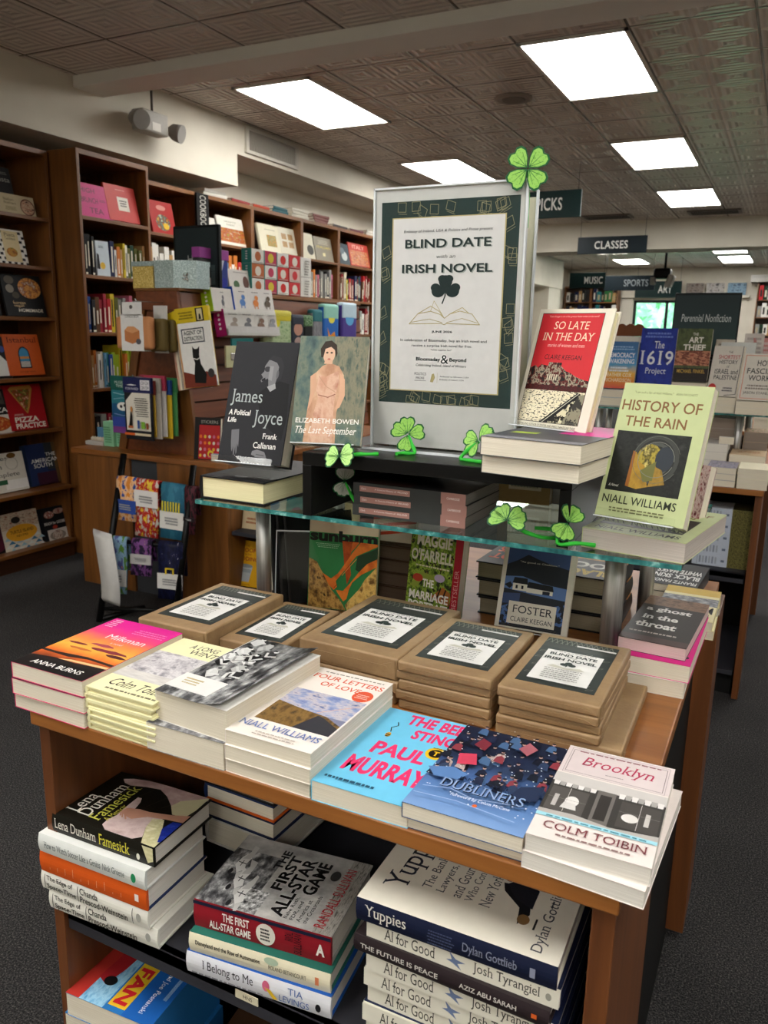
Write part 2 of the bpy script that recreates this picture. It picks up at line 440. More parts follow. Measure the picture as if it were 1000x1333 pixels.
q = MB(); q.box((-6, -4, -.05), (5.2, 22, 0), CARPET); struct(q, 'floor')
q = MB(); q.box((-4.7, -4, 2.97), (5.2, 3.9, 3.2), TILE); struct(q, 'ceiling')
q = MB(); q.box((-6, 3.9, 3.08), (5.2, 20.2, 3.2), TILE); struct(q, 'ceiling')
q = MB(); q.box((-4.09, 3.86, 2.905), (5.2, 4.1, 3.1), BEAMP, .004); struct(q, 'trim_1')
q = MB(); q.box((-4.7, -4, 0), (-4.55, 12, 3.2), PLASTER); struct(q, 'wall_left')
q = MB(); q.box((-5.25, 12, 0), (-5.1, 20.2, 3.2), PLASTER); struct(q, 'wall_left')
q = MB(); q.box((-4.55, -4, 2.6), (-4.09, 5.49, 3.1), PLASTER); struct(q, 'trim_2')
q = MB(); q.box((-4.55, 5.49, 2.84), (-4.09, 12, 3.1), PLASTER); struct(q, 'trim_3')
q = MB(); q.box((-5.2, 12, 2.69), (5.2, 12.5, 3.1), PLASTER); struct(q, 'trim_4')
q = MB(); q.box((-5.25, 11.9, 0), (-4.3, 12.05, 3.1), PLASTER); struct(q, 'wall_left')
q = MB(); q.box((5, -4, 0), (5.2, 20.2, 3.2), PLASTER); struct(q, 'wall_right')
q = MB(); q.box((-4.7, -4.2, 0), (5.2, -4, 3.2), PLASTER); struct(q, 'wall_back')
WX0, WX1, WZ0, WZ1 = -3.5, -1.2, 1.0, 2.36
q = MB()
for a, c in (((-5.2, 20, 0), (WX0, 20.2, 3.2)), ((WX1, 20, 0), (5.2, 20.2, 3.2)), ((WX0, 20, 0), (WX1, 20.2, WZ0)), ((WX0, 20, WZ1), (WX1, 20.2, 3.2))): q.box(a, c, PLASTER)
struct(q, 'wall_far')
q = MB()
FR = M('#1c1f1e', .4)
for x in (WX0, -2.78, -2.0, WX1 - .06): q.box((x, 20.02, WZ0), (x + .06, 20.1, WZ1), FR)
for z in (WZ0, WZ1 - .06): q.box((WX0, 20.02, z), (WX1, 20.1, z + .06), FR)
wf = struct(q, 'window_1')
q = MB(); q.box((WX0, 20.055, WZ0), (WX1, 20.065, WZ1), thin_glass('window_pane_glass', '#eaf6f0')); q.build('window_glass', wf)
q = MB(); q.box((-3.75, 19.93, .4), (-3.52, 20, 2.75), M('#cfc9ba', .6)); q.box((-3.75, 19.86, WZ1 + .05), (-1.0, 20, WZ1 + .1), M('#d2ccbd', .6)); struct(q, 'trim_5')

# daylight greenery outside the far window
rr = random.Random(3); q = MB()
for k in range(2600):
    p = Vector((rr.uniform(-7, 2), rr.uniform(23, 25.5), rr.uniform(-.2, 4.6))); s_ = rr.uniform(.06, .16)
    a = Vector((rr.uniform(-1, 1), rr.uniform(-1, 1), rr.uniform(-1, 1))).normalized(); c = a.orthogonal().normalized()
    col = rr.choice(['#6fae78', '#8cc796', '#a9dcb4', '#5f9a6a', '#d0f0d6', '#e6faea'])
    q.face([p + a * s_, p + c * s_ * .5, p - a * s_, p - c * s_ * .5], col)
for x in (-5.5, -3, -.8): q.tube([(x, 24, -.3), (x + .1, 24.1, 3)], [.14, .07], '#4a3826')
q.box((-9, 26, -1), (4, 26.1, 5.5), 'n14:#6fa87c,#9ccfa8,#d6f0dc')
tag(q.build('tree_foliage'), 'bright green leafy trees outside the far window', 'trees', kind='stuff')

# ------------------------------------------------------------------ ceiling lamps
m, t, b = newmat('lit_diffuser'); b.inputs['Base Color'].default_value = (.9, .9, .88, 1)
b.inputs['Emission Color'].default_value = (1.0, .98, .94, 1); b.inputs['Emission Strength'].default_value = LAMP
DIFF = m
def ceiling_light(x, y, z, label, ly=1.2, group='ceiling light panels'):
    r = thing('ceiling_light', label, 'ceiling light', loc=(x, y, z), group=group)
    q = MB(); w = .305; l = ly / 2
    for a, c in (((-w, -l, -.012), (w, -l + .025, .03)), ((-w, l - .025, -.012), (w, l, .03)), ((-w, -l, -.012), (-w + .02, l, .03)), ((w - .02, -l, -.012), (w, l, .03))): q.box(a, c, '#d8d4ca')
    q.build('frame', r)
    q = MB(); q.box((-w + .02, -l + .025, -.006), (w - .02, l - .025, .004), DIFF); q.build('diffuser', r)
ceiling_light(-1.28, 5.32, 3.08, 'large lit ceiling panel at the upper right, nearest of the right row beyond the beam')
ceiling_light(-1.28, 7.86, 3.08, 'lit ceiling panel, second of the right row behind the beam')
ceiling_light(-1.27, 10.33, 3.08, 'lit ceiling panel, third of the right row, just before the far cross beam')
ceiling_light(-3.28, 5.36, 3.08, 'long lit ceiling panel nearest the left wall, above the wall vent')
ceiling_light(-3.28, 7.95, 3.08, 'lit ceiling panel partly behind the top of the poster holder')
ceiling_light(-3.28, 10.4, 3.08, 'lit ceiling panel of the left row hidden behind the poster holder')
ceiling_light(-1.25, 16.1, 3.08, 'small far lit panel beyond the cross beam, nearer one of the right pair', 1.5)
ceiling_light(-1.25, 18.2, 3.08, 'small far lit panel beyond the cross beam, farther one of the right pair', 1.5)
ceiling_light(-3.35, 15.6, 3.08, 'far lit panel right below the hanging sign that reads CLASSES', 1.7)
ceiling_light(-3.3, 18.2, 3.08, 'far lit panel peeping out behind the CLASSES sign beside the dark camera', 1.2)
for x in (.72, 2.72):
    for y in (5.3, 7.9, 10.4, 16.5): ceiling_light(x, y, 3.08, 'lit ceiling panel further along to the right', group='ceiling light panels to the right')
for x in (-3.28, -1.28, .72, 2.72):
    for y in ((.1, -2.4)): ceiling_light(x, y, 2.97, 'lit ceiling panel on the near side of the beam', group='ceiling light panels before the beam')

# ------------------------------------------------------------------ fittings on walls and ceiling
r = thing('air_vent', 'white wall vent with upright louvres high on the left soffit', 'vent', loc=(-4.09, 5.97, 2.97))
q = MB(); WH = M('#c9c4b8', .5)
for a, c in (((0, -.38, -.1), (.02, .38, -.075)), ((0, -.38, .075), (.02, .38, .1)), ((0, -.38, -.075), (.02, -.345, .075)), ((0, .345, -.075), (.02, .38, .075))): q.box(a, c, WH)
q.build('frame', r)
q = MB()
for k in range(30): q.box((.002, -.335 + k * .0225, -.075), (.013, -.327 + k * .0225, .075), '#a8a398')
q.box((-.001, -.345, -.075), (.002, .345, .075), '#2a2724'); q.build('louvre_grille', r)

r = thing('emergency_light', 'grey twin-head emergency light hanging from a conduit by the left wall', 'emergency light', loc=(-3.98, 4.42, 2.82))
q = MB(); q.tube([(0, 0, .06), (0, 0, .26)], .008, '#55504a'); q.build('conduit', r)
q = MB(); q.box((-.05, -.14, -.075), (.05, .1, .06), '#a9a59c', .012); q.box((.05, -.06, -.06), (.053, .02, -.01), '#d8d4ca'); q.build('housing', r)
for yy, zz in ((-.17, -.01), (.17, -.02)):
    q = MB(); q.tube([(0, yy * .75, zz), (.02, yy, zz), (.05, yy * 1.06, zz - .01), (.085, yy * 1.12, zz - .02)], [.012, .05, .056, .06], '#8f8b86', 18); q.build('lamp_head', r)

r = thing('ceiling_speaker', 'flat round grey ceiling disc right of the middle, before the big light', 'ceiling speaker', loc=(-1.92, 5.72, 3.08))
q = MB(); q.tube([(0, 0, 0), (0, 0, -.012), (0, 0, -.016)], [.13, .13, .11], '#8c8278', 28); q.build('ring', r)
q = MB(); q.tube([(0, 0, -.014), (0, 0, -.022)], [.09, .07], '#6e655d', 24); q.build('grille', r)
for x, lab in ((-2.45, 'dark slot vent in the ceiling above the CLASSES sign, left one'), (-1.1, 'dark slot vent in the ceiling before the far beam, right one')):
    r = thing('ceiling_vent', lab, 'vent', loc=(x, 11.5, 3.08))
    q = MB(); q.box((-.32, -.18, -.015), (.32, .18, 0), '#6b625a'); q.build('frame', r)
    q = MB()
    for k in range(5): q.box((-.28, -.14 + k * .06, -.02), (.28, -.11 + k * .06, -.014), '#2b2622')
    q.build('slot', r)

SIGNG = M('#122726', .4); SIGNB = M('#141d22', .4)
def hang_sign(x0, x1, y, z0, z1, text, label, tx, ztop, col=SIGNG, tc='#d9d9d2', wires=True):
    r = thing('hanging_sign', label, 'sign', loc=((x0 + x1) / 2, y, z0)); w = (x1 - x0) / 2; h = z1 - z0
    q = MB(); q.box((-w, -.012, 0), (w, .012, h), col, .003)
    art(q, [T(text, tx[0], .28, tx[1], .74, tc, b=.012, sp=1.05)], (-w, -.0135, 0), (2 * w, 0, 0), (0, 0, h), 4e-4)
    q.build('board', r)
    if wires:
        for s in (-1, 1):
            q = MB(); q.tube([(s * w * .93, 0, h), (s * w * .93, 0, ztop - z0)], .003, '#3a3a3a', 6); q.build('wire', r)
hang_sign(-2.95, -1.96, 8, 2.60, 2.85, 'PICKS', 'dark green hanging sign whose letters ICKS show beside the poster', (.559, .818), 3.08)
hang_sign(-2.80, -1.885, 11.4, 2.59, 2.81, 'CLASSES', 'dark green hanging sign that reads CLASSES', (.25, .73), 3.08, SIGNB)
hang_sign(-3.79, -3.15, 15, 2.35, 2.62, 'MUSIC', 'small dark green hanging sign that reads MUSIC', (.42, .93), 3.08)
hang_sign(-3.38, -2.45, 16, 2.36, 2.63, 'SPORTS', 'dark hanging sign that reads SPORTS, beside the MUSIC sign', (.4, .88), 3.08, SIGNB, '#7f8688')
hang_sign(-3.05, -2.15, 17.5, 2.3, 2.62, 'ART', 'dark green hanging sign half behind the ceiling camera', (.5, .8), 3.08)
r = thing('ceiling_camera', 'dark ceiling camera with pale housing right of the SPORTS sign', 'camera', loc=(-2.0, 14, 2.45))
q = MB(); q.tube([(0, 0, .12), (0, 0, .63)], .02, '#222222'); q.build('bracket', r)
q = MB(); q.box((-.16, -.12, -.02), (.1, .14, .14), '#151515', .04); q.build('housing', r)
q = MB(); q.box((.06, -.14, -.13), (.16, .1, .08), '#b5b2ab', .03, Matrix.Rotation(R(20), 4, 'Y')); q.box((-.2, -.15, -.12), (-.12, -.05, .0), '#8d8a84', .02); q.build('lens_hood', r)

# ================================================================== WALL BOOKCASES
def bookcase(label, xf, y0, y1, top, shelves, depth=.32, toe=.1, name='bookcase', dark=False, lip=0.0, group=None):
    """open bookcase against the left wall, its front facing +X"""
    Wv, Wh = (WOOD_Z, WOOD_Y)
    r = thing(name, label, 'bookcase', loc=(xf, (y0 + y1) / 2, 0), group=group); h = (y1 - y0) / 2
    for s in (-1, 1):
        q = MB(); a, c = sorted((s * h, s * (h - .022))); q.box((-depth, a, 0), (0, c, top), Wv, .002); q.build('side_panel', r)
    q = MB(); q.box((-depth, -h + .022, top - .03), (0, h - .022, top), Wh, .002); q.build('top_board', r)
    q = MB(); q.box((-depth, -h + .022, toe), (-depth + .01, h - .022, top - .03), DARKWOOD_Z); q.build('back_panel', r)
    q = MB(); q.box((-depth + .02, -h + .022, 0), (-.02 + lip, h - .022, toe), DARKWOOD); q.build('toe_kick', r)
    for z in shelves:
        e = lip if z < .6 else 0
        q = MB(); q.box((-depth + .01, -h + .022, z - .022), (e, h - .022, z), Wh, .002); q.build('shelf', r)
    return r
bookcase('tall dark-stained bookcase at the left edge with face-out cookbooks', -4.17, 2.4, 3.70, 2.52, [2.13, 1.843, 1.54, 1.175, .85, .48, .12], .36, .1, lip=.05)
bookcase('bookcase that juts out from the left wall, wide plain side panel', -3.955, 3.722, 4.33, 2.53, [2.15, 1.805, 1.455, 1.105, .7, .3], .55)
BAY = [4.335, 5.07, 5.79, 6.56, 7.24, 8.02, 8.8, 9.6, 10.4]
BN = ['first', 'second', 'third', 'fourth', 'fifth', 'sixth', 'seventh', 'eighth']
for k in range(8):
    bookcase('%s bay of the long wall bookshelf, counted from the jutting bookcase' % BN[k], -4.17, BAY[k], BAY[k + 1], 2.50, [2.16, 1.81, 1.47, 1.12, .75, .38], .34, group='bays of the long wall bookshelf')

PAL = {'dark red': '#7a1c22', 'red': '#b3262a', 'crimson': '#9c2b3a', 'pink': '#cf6f86', 'orange': '#c9752f', 'tan': '#b08a58', 'cream': '#d8cfb6', 'white': '#dcdad2', 'yellow': '#cdb52c', 'lime green': '#9fb82a', 'olive': '#5c5f2c', 'green': '#2f6a3c', 'dark green': '#203c2a', 'teal': '#2b7377', 'sky blue': '#6b9fc0', 'blue': '#2c4f96', 'navy': '#1c2448', 'purple': '#5a3a78', 'brown': '#5a3a22', 'grey': '#8a8a86', 'charcoal': '#2a2a2c', 'black': '#121214'}
def spines(y0, y1, z, xf, names, hts, where, group, seed=0, depth=.17, face=90, wr=(.016, .036)):
    """a row of upright books, one object each, spines on the shelf front"""
    rr = random.Random(seed); p = y0; k = 0
    while p < y1 - .012:
        nm = names[k % len(names)] if k < len(names) else rr.choice(names)
        w = rr.uniform(*wr); w = min(w, y1 - p)
        h = rr.uniform(*hts); dd = depth * rr.uniform(.85, 1); col = PAL[nm]
        q = MB(); c = .0022
        q.box((0, 0, 0), (w, .004, h), col, .001); q.box((0, .004, 0), (c, dd, h), col); q.box((w - c, .004, 0), (w, dd, h), col)
        q.box((c, .005, .003), (w - c, dd - .003, h - .004), '#cfc6b2')
        tcol = '#e6dfca' if sum(lin(col)[:3]) < 1.0 else '#2a2622'
        z0 = rr.uniform(.12, .3) * h; z1 = rr.uniform(.6, .9) * h
        q.box((w * .3, -.0004, z0), (w * .62, .001, z1), tcol)
        if rr.random() < .5: q.box((w * .1, -.0004, .02 * h), (w * .9, .001, .07 * h), tcol)
        lean = Matrix.Rotation(R(rr.uniform(-1.5, 1.5)), 4, 'Y')
        o = q.build('shelved_book')
        back = rr.uniform(0, .02)
        o.matrix_world = Matrix.Translation((xf - back, p, z)) @ Matrix.Rotation(R(face), 4, 'Z')
        tag(o, '%s spine, %s from left, %s' % (nm, NTH[k], where), 'book', group)
        p += w + rr.choice((.0008, .0015, .004)); k += 1
def out(y0, y1, z0, z1, label, cover, prims=(), xf=-4.2, t=.02, lean=12, kind='hc', group=None, back=0.0, yaw=90, **kw):
    h = (z1 - z0) / math.cos(R(lean))
    return book(y1 - y0, h, t, stand(xf - back, (y0 + y1) / 2, z0, t, yaw, lean), label, kind=kind, cover=cover, prims=prims, group=group, name='display_book', **kw)
Z = 1.48
# -- near bookcase, face-out cookbooks (x of the front edges just inside the shelf)
N_ = -4.215
out(3.30, 3.53, 2.235, 2.40, 'dark grey pasta cookbook with a white photo, top shelf at the left edge', '#2a2a2c', [('p', [(.05, .1), (.5, .05), (.55, .5), (.3, .75), (.05, .8)], '#d9d6cf'), T('Pasta', .5, .5, .95, .66, '#a9a7a0'), *lines(2, .5, .9, .75, .85, '#77756f')], N_ - .06)
out(3.36, 3.63, 2.13, 2.245, 'beige cookbook with a bowl of meatballs, front of the top shelf at the left edge', '#c2b494', [('e', .8, .45, .19, .42, '#5d2a1c'), ('e', .8, .45, .17, .36, 'n9:#8f3a26,#d5b69a,#4a2015'), T('Italian', .2, .66, .45, .8, '#4a4434'), T('Italian', .2, .5, .5, .62, '#4a4434'), *lines(3, .2, .5, .2, .4, '#8a7c5c', 3)], N_, .05)
out(3.34, 3.55, 1.843, 2.045, 'black and white checkered cookbook on the second shelf at the left edge', '#e8e4dc', [('r', x / 10, y / 8, x / 10 + .1, y / 8 + .075, '#15151a') for x in range(10) for y in range(8) if (x + y) % 2] + [('r', .25, .08, .8, .95, '#d9c89c'), T('Pasta', .35, .8, .7, .9, '#5a4a3a'), T('Cookbook', .35, .7, .7, .78, '#5a4a3a'), ('e', .5, .35, .18, .13, 'n7:#6a3a20,#c98a3c,#7a8a3a')], N_)
out(3.37, 3.655, 1.545, 1.79, 'black cookbook with pizza-like vegetable dish and food bowls, third shelf at the left edge', '#17181a', [('e', .68, .68, .29, .25, 'n7:#b9682a,#e0a45a,#8a3f1a,#d8cdb8'), ('e', .2, .86, .12, .1, '#5a5348'), ('e', .18, .65, .1, .1, '#8a8478'), ('e', .3, .5, .09, .08, '#4a4438'), T('korean', .2, .28, .5, .36, '#d8b98a'), T('vegan', .2, .2, .45, .26, '#d8b98a'), T('HOMEMADE', .3, .1, .92, .18, '#e8e2d2', b=.01)], N_)
out(3.20, 3.33, 1.545, 1.76, 'black upright book with a red stripe on the third shelf at the far left edge', '#15110f', [('r', 0, 0, .6, .25, '#a8203a')], N_)
out(3.17, 3.37, 1.178, 1.42, 'black and white photo cookbook beside the orange one, fourth shelf', '#17171a', [('p', [(.5, .05), (.95, .05), (.9, .4), (.65, .6), (.55, .3)], '#d9d8d4'), ('e', .8, .7, .1, .08, '#3a4a8a'), T('GREECE', .2, .85, .8, .92, '#e6e2d8'), ('p', [(.1, .1), (.4, .1), (.45, .5), (.2, .6)], '#77757a')], N_)
out(3.35, 3.61, 1.19, 1.435, 'orange cookbook with an arched blue window drawing, fourth shelf', '#cc5a22', [T('Istanbul', .1, .8, .92, .93, '#5a1c10', f=True), ('p', [(.34, .17), (.66, .17), (.66, .5)] + ell(.5, .5, .16, .2, 12, 0, 180) + [(.34, .5)], '#171a22'), ('p', [(.37, .34), (.63, .34), (.63, .5)] + ell(.5, .5, .13, .17, 12, 0, 180) + [(.37, .5)], '#3a86b0'), ('r', .37, .2, .63, .34, 'n14:#141418,#e0dad0,#2a2a30'), ('r', .37, .4, .63, .46, '#c98a4a'), T('EAT AND TRAVEL', .3, .06, .75, .1, '#7a2a14')], N_)
out(3.12, 3.345, .85, 1.11, 'dark pizza cookbook with a whole pie on the fifth shelf at the left edge', '#1c1a1a', [('r', 0, 0, 1, .42, '#d4cdc2'), ('e', .55, .22, .42, .17, '#a8551f'), ('e', .55, .22, .36, .14, 'n8:#c9702a,#a8321c,#e0b060'), T('PIZZA', .2, .47, .95, .58, '#f0ece4', b=.02), ('p', [(.1, .7), (.9, .65), (.85, .95), (.1, .98)], 'n6:#33302e,#5d564f')], N_)
out(3.33, 3.605, .855, 1.13, 'bright red cookbook with a slice of pizza on its cover, fifth shelf', '#a81a22', [('p', [(.12, .9), (.2, .96), (.72, .98), (.76, .9), (.6, .5), (.52, .36), (.5, .36)], '#b9853f'), ('p', [(.18, .88), (.7, .9), (.55, .5), (.5, .4)], 'n8:#c9a05a,#5a6a2a,#a03020,#e0cfa0'), T('PIZZA', .14, .17, .78, .29, '#f0e6d8', b=.03), T('PRACTICE', .14, .03, .94, .15, '#f0e6d8', b=.03), *lines(2, .14, .4, .32, .37, '#d8a8a0')], N_)
out(3.10, 3.425, .485, .72, 'white cookbook with a serif title and small oval portrait, sixth shelf', '#d9d3c6', [T('Jacques', .02, .78, .65, .92, '#3a3630', f=True), T('Pepin', .02, .56, .5, .72, '#3a3630', f=True), T('Complete', .1, .36, .85, .5, '#3a3630', f=True), ('e', .72, .72, .14, .17, '#b9b2a4'), ('e', .72, .72, .12, .15, '#d9d3c6'), ('e', .74, .92, .1, .07, '#6a4a22'), ('r', .5, .06, 1, .3, '#efece6'), ('r', .36, .2, .55, .32, '#2c5a3c')], N_)
out(3.45, 3.71, .49, .75, 'dark blue cookbook with white capitals and a brown edge, sixth shelf', '#1d2a44', [('r', 0, 0, .55, 1, '#223055'), ('r', .55, .35, 1, 1, '#2c3338'), ('r', .78, 0, 1, 1, '#5a4426'), ('r', .2, 0, .78, .3, '#3a1c2c'), T('THE', .55, .68, .85, .76, '#dcdcd8', b=.01), T('AMERICAN', .1, .54, .92, .64, '#dcdcd8', b=.01), T('SOUTH', .15, .42, .7, .52, '#dcdcd8', b=.01)], N_, .05)
out(3.05, 3.24, .08, .32, 'dark cookbook with a purple-red dish at the left edge of the bottom shelf', '#141216', [('e', .5, .55, .45, .35, '#4a1c2a'), ('r', .5, .08, .95, .12, '#c9c4ba')], N_ + .03)
out(3.20, 3.475, .09, .345, 'cookbook with blue and white waves around a yellow cloud, bottom shelf', '#c9bfae', [('r', 0, .62, 1, 1, 'n9:#8a4a34,#c9b8a0,#7a5a4a')] + [('p', [(x / 5 + (y % 2) * .1, y * .09), (x / 5 + .1 + (y % 2) * .1, y * .09 + .08), (x / 5 + .19 + (y % 2) * .1, y * .09)], ['#3a6a8a', '#8fb0bc', '#c9cfc8'][(x + y) % 3]) for x in range(5) for y in range(5)] + [('e', .5, .5, .42, .2, '#d89a2a'), ('e', .4, .82, .12, .08, '#2a2420'), T('TURTLE ISLAND', .2, .5, .82, .58, '#33241a', b=.01), T('RECIPES', .35, .41, .65, .46, '#33241a')], N_ + .03)
out(3.50, 3.70, .1, .33, 'black dessert cookbook with an iced sundae photo on its cover, bottom shelf', '#16161a', [('r', .12, .06, .9, .38, '#c9c2b8'), ('e', .5, .2, .32, .13, '#8a7f74'), ('e', .5, .22, .2, .13, 'n8:#5a1c1c,#c9b8a8,#3a1512'), T('READY for DESSERT', .06, .52, .94, .6, '#e8e4dc', b=.01), ('e', .3, .8, .2, .1, 'n8:#c9baa8,#8a3a2c,#d8d0c4'), ('e', .7, .86, .22, .08, 'n8:#b9a090,#7a2a24'), ('e', .45, .44, .1, .05, '#a83a2a')], N_ + .03, .05)
# -- jutting bookcase
J_ = -3.985
out(3.765, 4.03, 2.155, 2.355, 'hot pink high-tea book with black hand lettering, on the top shelf of the jutting bookcase', '#c92a78', [T('HIGH', .1, .72, .55, .86, '#33142a', rot=0), T('TEA', .3, .12, .72, .28, '#33142a'), T('BRUNCH', .1, .42, .6, .58, '#33142a'), *lines(2, .65, .85, .5, .58, '#7a1c4c')], J_)
out(4.0, 4.27, 2.16, 2.385, 'coral red book with a small white title box, top shelf of the jutting bookcase', '#c8423c', [('r', .36, .3, .72, .68, '#e6ddd0'), *lines(3, .42, .66, .42, .62, '#3a302c', 2), *lines(1, .35, .65, .86, .9, '#e89a8c')], J_)
spines(3.79, 3.86, 1.805, J_, ['black', 'black'], (.235, .245), 'second shelf of the jutting bookcase', 'books on the second shelf of the jutting bookcase', 1)
out(3.872, 3.98, 1.805, 2.02, 'pale blue slim book with a flower and a dark animal, among dark spines', '#c2cdd4', [('e', .45, .3, .2, .1, '#d8b23a'), ('p', [(0, .2), (.25, .2), (.2, .6), (.05, .65)], '#1c1c20'), *lines(2, .2, .6, .8, .88, '#4a5a6a')], J_, .014, 3)
spines(3.99, 4.30, 1.805, J_, ['navy', 'white', 'orange', 'tan', 'yellow', 'white', 'olive', 'dark green', 'olive', 'olive'], (.17, .225), 'right of the pale blue book, jutting bookcase', 'books on the second shelf of the jutting bookcase', 2)
spines(3.79, 4.26, 1.455, J_, ['blue', 'charcoal', 'brown', 'crimson', 'crimson', 'red', 'yellow', 'olive', 'grey', 'grey', 'white', 'pink', 'pink', 'grey'], (.19, .245), 'third shelf of the jutting bookcase', 'books on the third shelf of the jutting bookcase', 3)
spines(3.79, 4.26, 1.105, J_, ['tan', 'orange', 'white', 'cream', 'sky blue', 'teal', 'blue', 'lime green', 'lime green', 'yellow'], (.2, .27), 'fourth shelf of the jutting bookcase', 'books on the fourth shelf of the jutting bookcase', 4)
spines(3.79, 4.2, .7, J_, ['charcoal', 'grey', 'red', 'crimson', 'grey', 'white', 'navy', 'brown'], (.17, .24), 'fifth shelf of the jutting bookcase', 'books on the fifth shelf of the jutting bookcase', 5, wr=(.025, .05))
# -- long wall bookshelf, face-out row and spines
FOOD = 'n8:#a9481f,#c99a4a,#4a6a2a,#d8c8a0'
out(4.63, 4.88, 2.16, 2.39, 'red cookbook with a colourful drawn figure, alone in the first wall bay', '#a3231f', [('e', .5, .35, .3, .25, 'n8:#c9a03a,#7a1a18,#4a7a6a,#d8cdb0'), ('e', .5, .8, .2, .08, '#c9847a'), ('e', .6, .25, .12, .1, '#d8b02a')])
r = thing('section_sign', 'narrow black upright sign that reads COOKBOOKS between wall bays', 'sign', loc=(-4.15, 5.1, 2.19))
q = MB(); q.box((0, -.07, 0), (.02, .07, .3), BLACKM, .002); art(q, [T('COOKBOOKS', .25, .06, .75, .95, '#bfbdb4', rot=-90)], (.021, -.07, 0), (0, .14, 0), (0, 0, .3), 2e-4); q.build('board', r)
out(5.22, 5.37, 2.165, 2.35, 'white book with dark fir trees along its foot, second wall bay', '#d2cec4', [('p', [(0, .05), (.15, .5), (.3, .2), (.5, .62), (.65, .25), (.85, .5), (1, .1), (1, 0), (0, 0)], '#3c4a3a')])
out(5.40, 5.74, 2.16, 2.385, 'white-topped cookbook with a salad photo, second wall bay', '#d8d4c8', [('r', 0, .12, 1, .6, 'n7:#6a8a3a,#b9682a,#8a3a22,#d8c49a'), T('HEARTY', .28, .8, .74, .86, '#6a7058'), T('FARM', .36, .7, .66, .76, '#6a7058')])
out(5.96, 6.28, 2.165, 2.395, 'cream cookbook with a photo square, left of a pair in the third wall bay', '#d8d2b8', [('r', .35, .2, .8, .62, FOOD), *lines(1, .3, .8, .8, .84, '#8a8672')], t=.03)
out(6.27, 6.53, 2.17, 2.4, 'cream cookbook with four small photos, right of the pair in the third wall bay', '#d2ccb6', [('r', a, c, a + .3, c + .22, 'n8:#5a3a22,#c9a06a,#3a3a3a') for a in (.15, .55) for c in (.25, .55)])
out(6.62, 6.85, 2.165, 2.395, 'pale book with a dark oval, half hidden in the fourth wall bay', '#cfc9b2', [('e', .7, .35, .25, .2, '#3a382f')])
out(6.87, 7.2, 2.165, 2.385, 'grey-brown book with a yellow title line, fourth wall bay', '#8d8676', [T('ITALIAN', .12, .52, .9, .62, '#d8c25a'), ('r', .4, .2, .55, .34, '#d8cc9a'), *lines(3, .2, .8, .7, .9, '#b9b29c')])
out(7.31, 7.54, 2.165, 2.37, 'dark slate book with a white bird shape, fifth wall bay', '#2f3c44', [('e', .55, .4, .25, .22, '#a9b0ae'), ('e', .4, .65, .2, .15, '#5a6a72')])
out(7.55, 7.98, 2.17, 2.4, 'red cookbook with a crowded dish photo, fifth wall bay', '#a83a30', [('r', .05, .05, .95, .68, 'n7:#6a3a22,#c98a5a,#8a2a22,#d8b894'), T('ITALY', .2, .76, .8, .92, '#e0b0a0')])
for k, (nm, w1, w2, w3) in enumerate([
        (['white', 'tan', 'dark red', 'brown', 'cream', 'tan'], None, None, None),
        (['sky blue', 'red', 'crimson', 'green', 'yellow', 'orange', 'white'], None, None, None),
        (['charcoal', 'tan', 'black', 'grey', 'red', 'navy'], None, None, None),
        (['pink', 'crimson', 'red', 'grey', 'grey', 'charcoal', 'orange', 'grey'], None, None, None),
        (['navy', 'brown', 'dark red', 'cream', 'yellow', 'dark green', 'red'], None, None, None)]):
    w = 'second shelf of the %s wall bay' % BN[k]
    spines(BAY[k] + .04, BAY[k + 1] - .04, 1.81, -4.2, nm, (.2, .28), w, 'books on the ' + w, 20 + k, wr=(.022, .05))
    if k >= 3:
        w = 'third shelf of the %s wall bay' % BN[k]
        spines(BAY[k] + .05, BAY[k + 1] - .05, 1.47, -4.2, ['white', 'green', 'white', 'charcoal', 'grey', 'white', 'dark red'], (.2, .3), w, 'books on the ' + w, 30 + k, wr=(.026, .055))
        w = 'fourth shelf of the %s wall bay' % BN[k]
        spines(BAY[k] + .05, BAY[k + 1] - .05, 1.12, -4.2, ['purple', 'white', 'navy', 'grey', 'tan', 'cream', 'charcoal'], (.2, .28), w, 'books on the ' + w, 40 + k, wr=(.03, .06))
# -- books lying on top of the wall bookshelf
for k, (y, col, nm, n, w, h) in enumerate([(5.33, '#c9c6bd', 'pale grey', 2, .2, .27), (5.66, '#8a3034', 'dark red', 1, .2, .26), (5.95, '#a8402c', 'rust red', 1, .2, .24), (6.24, '#235a62', 'teal', 2, .2, .24), (6.56, '#c9c4b4', 'cream', 3, .2, .27), (6.93, '#7a4a44', 'brownish red', 3, .2, .27), (7.3, '#3a3436', 'charcoal', 1, .2, .3), (7.65, '#5a2a3a', 'plum', 1, .2, .28), (7.98, '#b9b4a8', 'light grey', 2, .2, .25)]):
    for j in range(n):
        book(w, h, .026, Matrix.Translation((-4.19, y, 2.5 + j * .026)) @ Matrix.Rotation(R(90 + (k * 7 + j * 5) % 9 - 4), 4, 'Z') @ spine_out(0, 0, 0, w, h), '%s book lying on the wall bookshelf, %s of the pile %s along' % (nm, ['lowest', 'second', 'third'][j], NTH[k]), cover=col, kind='hc', group='books lying on top of the wall bookshelf')
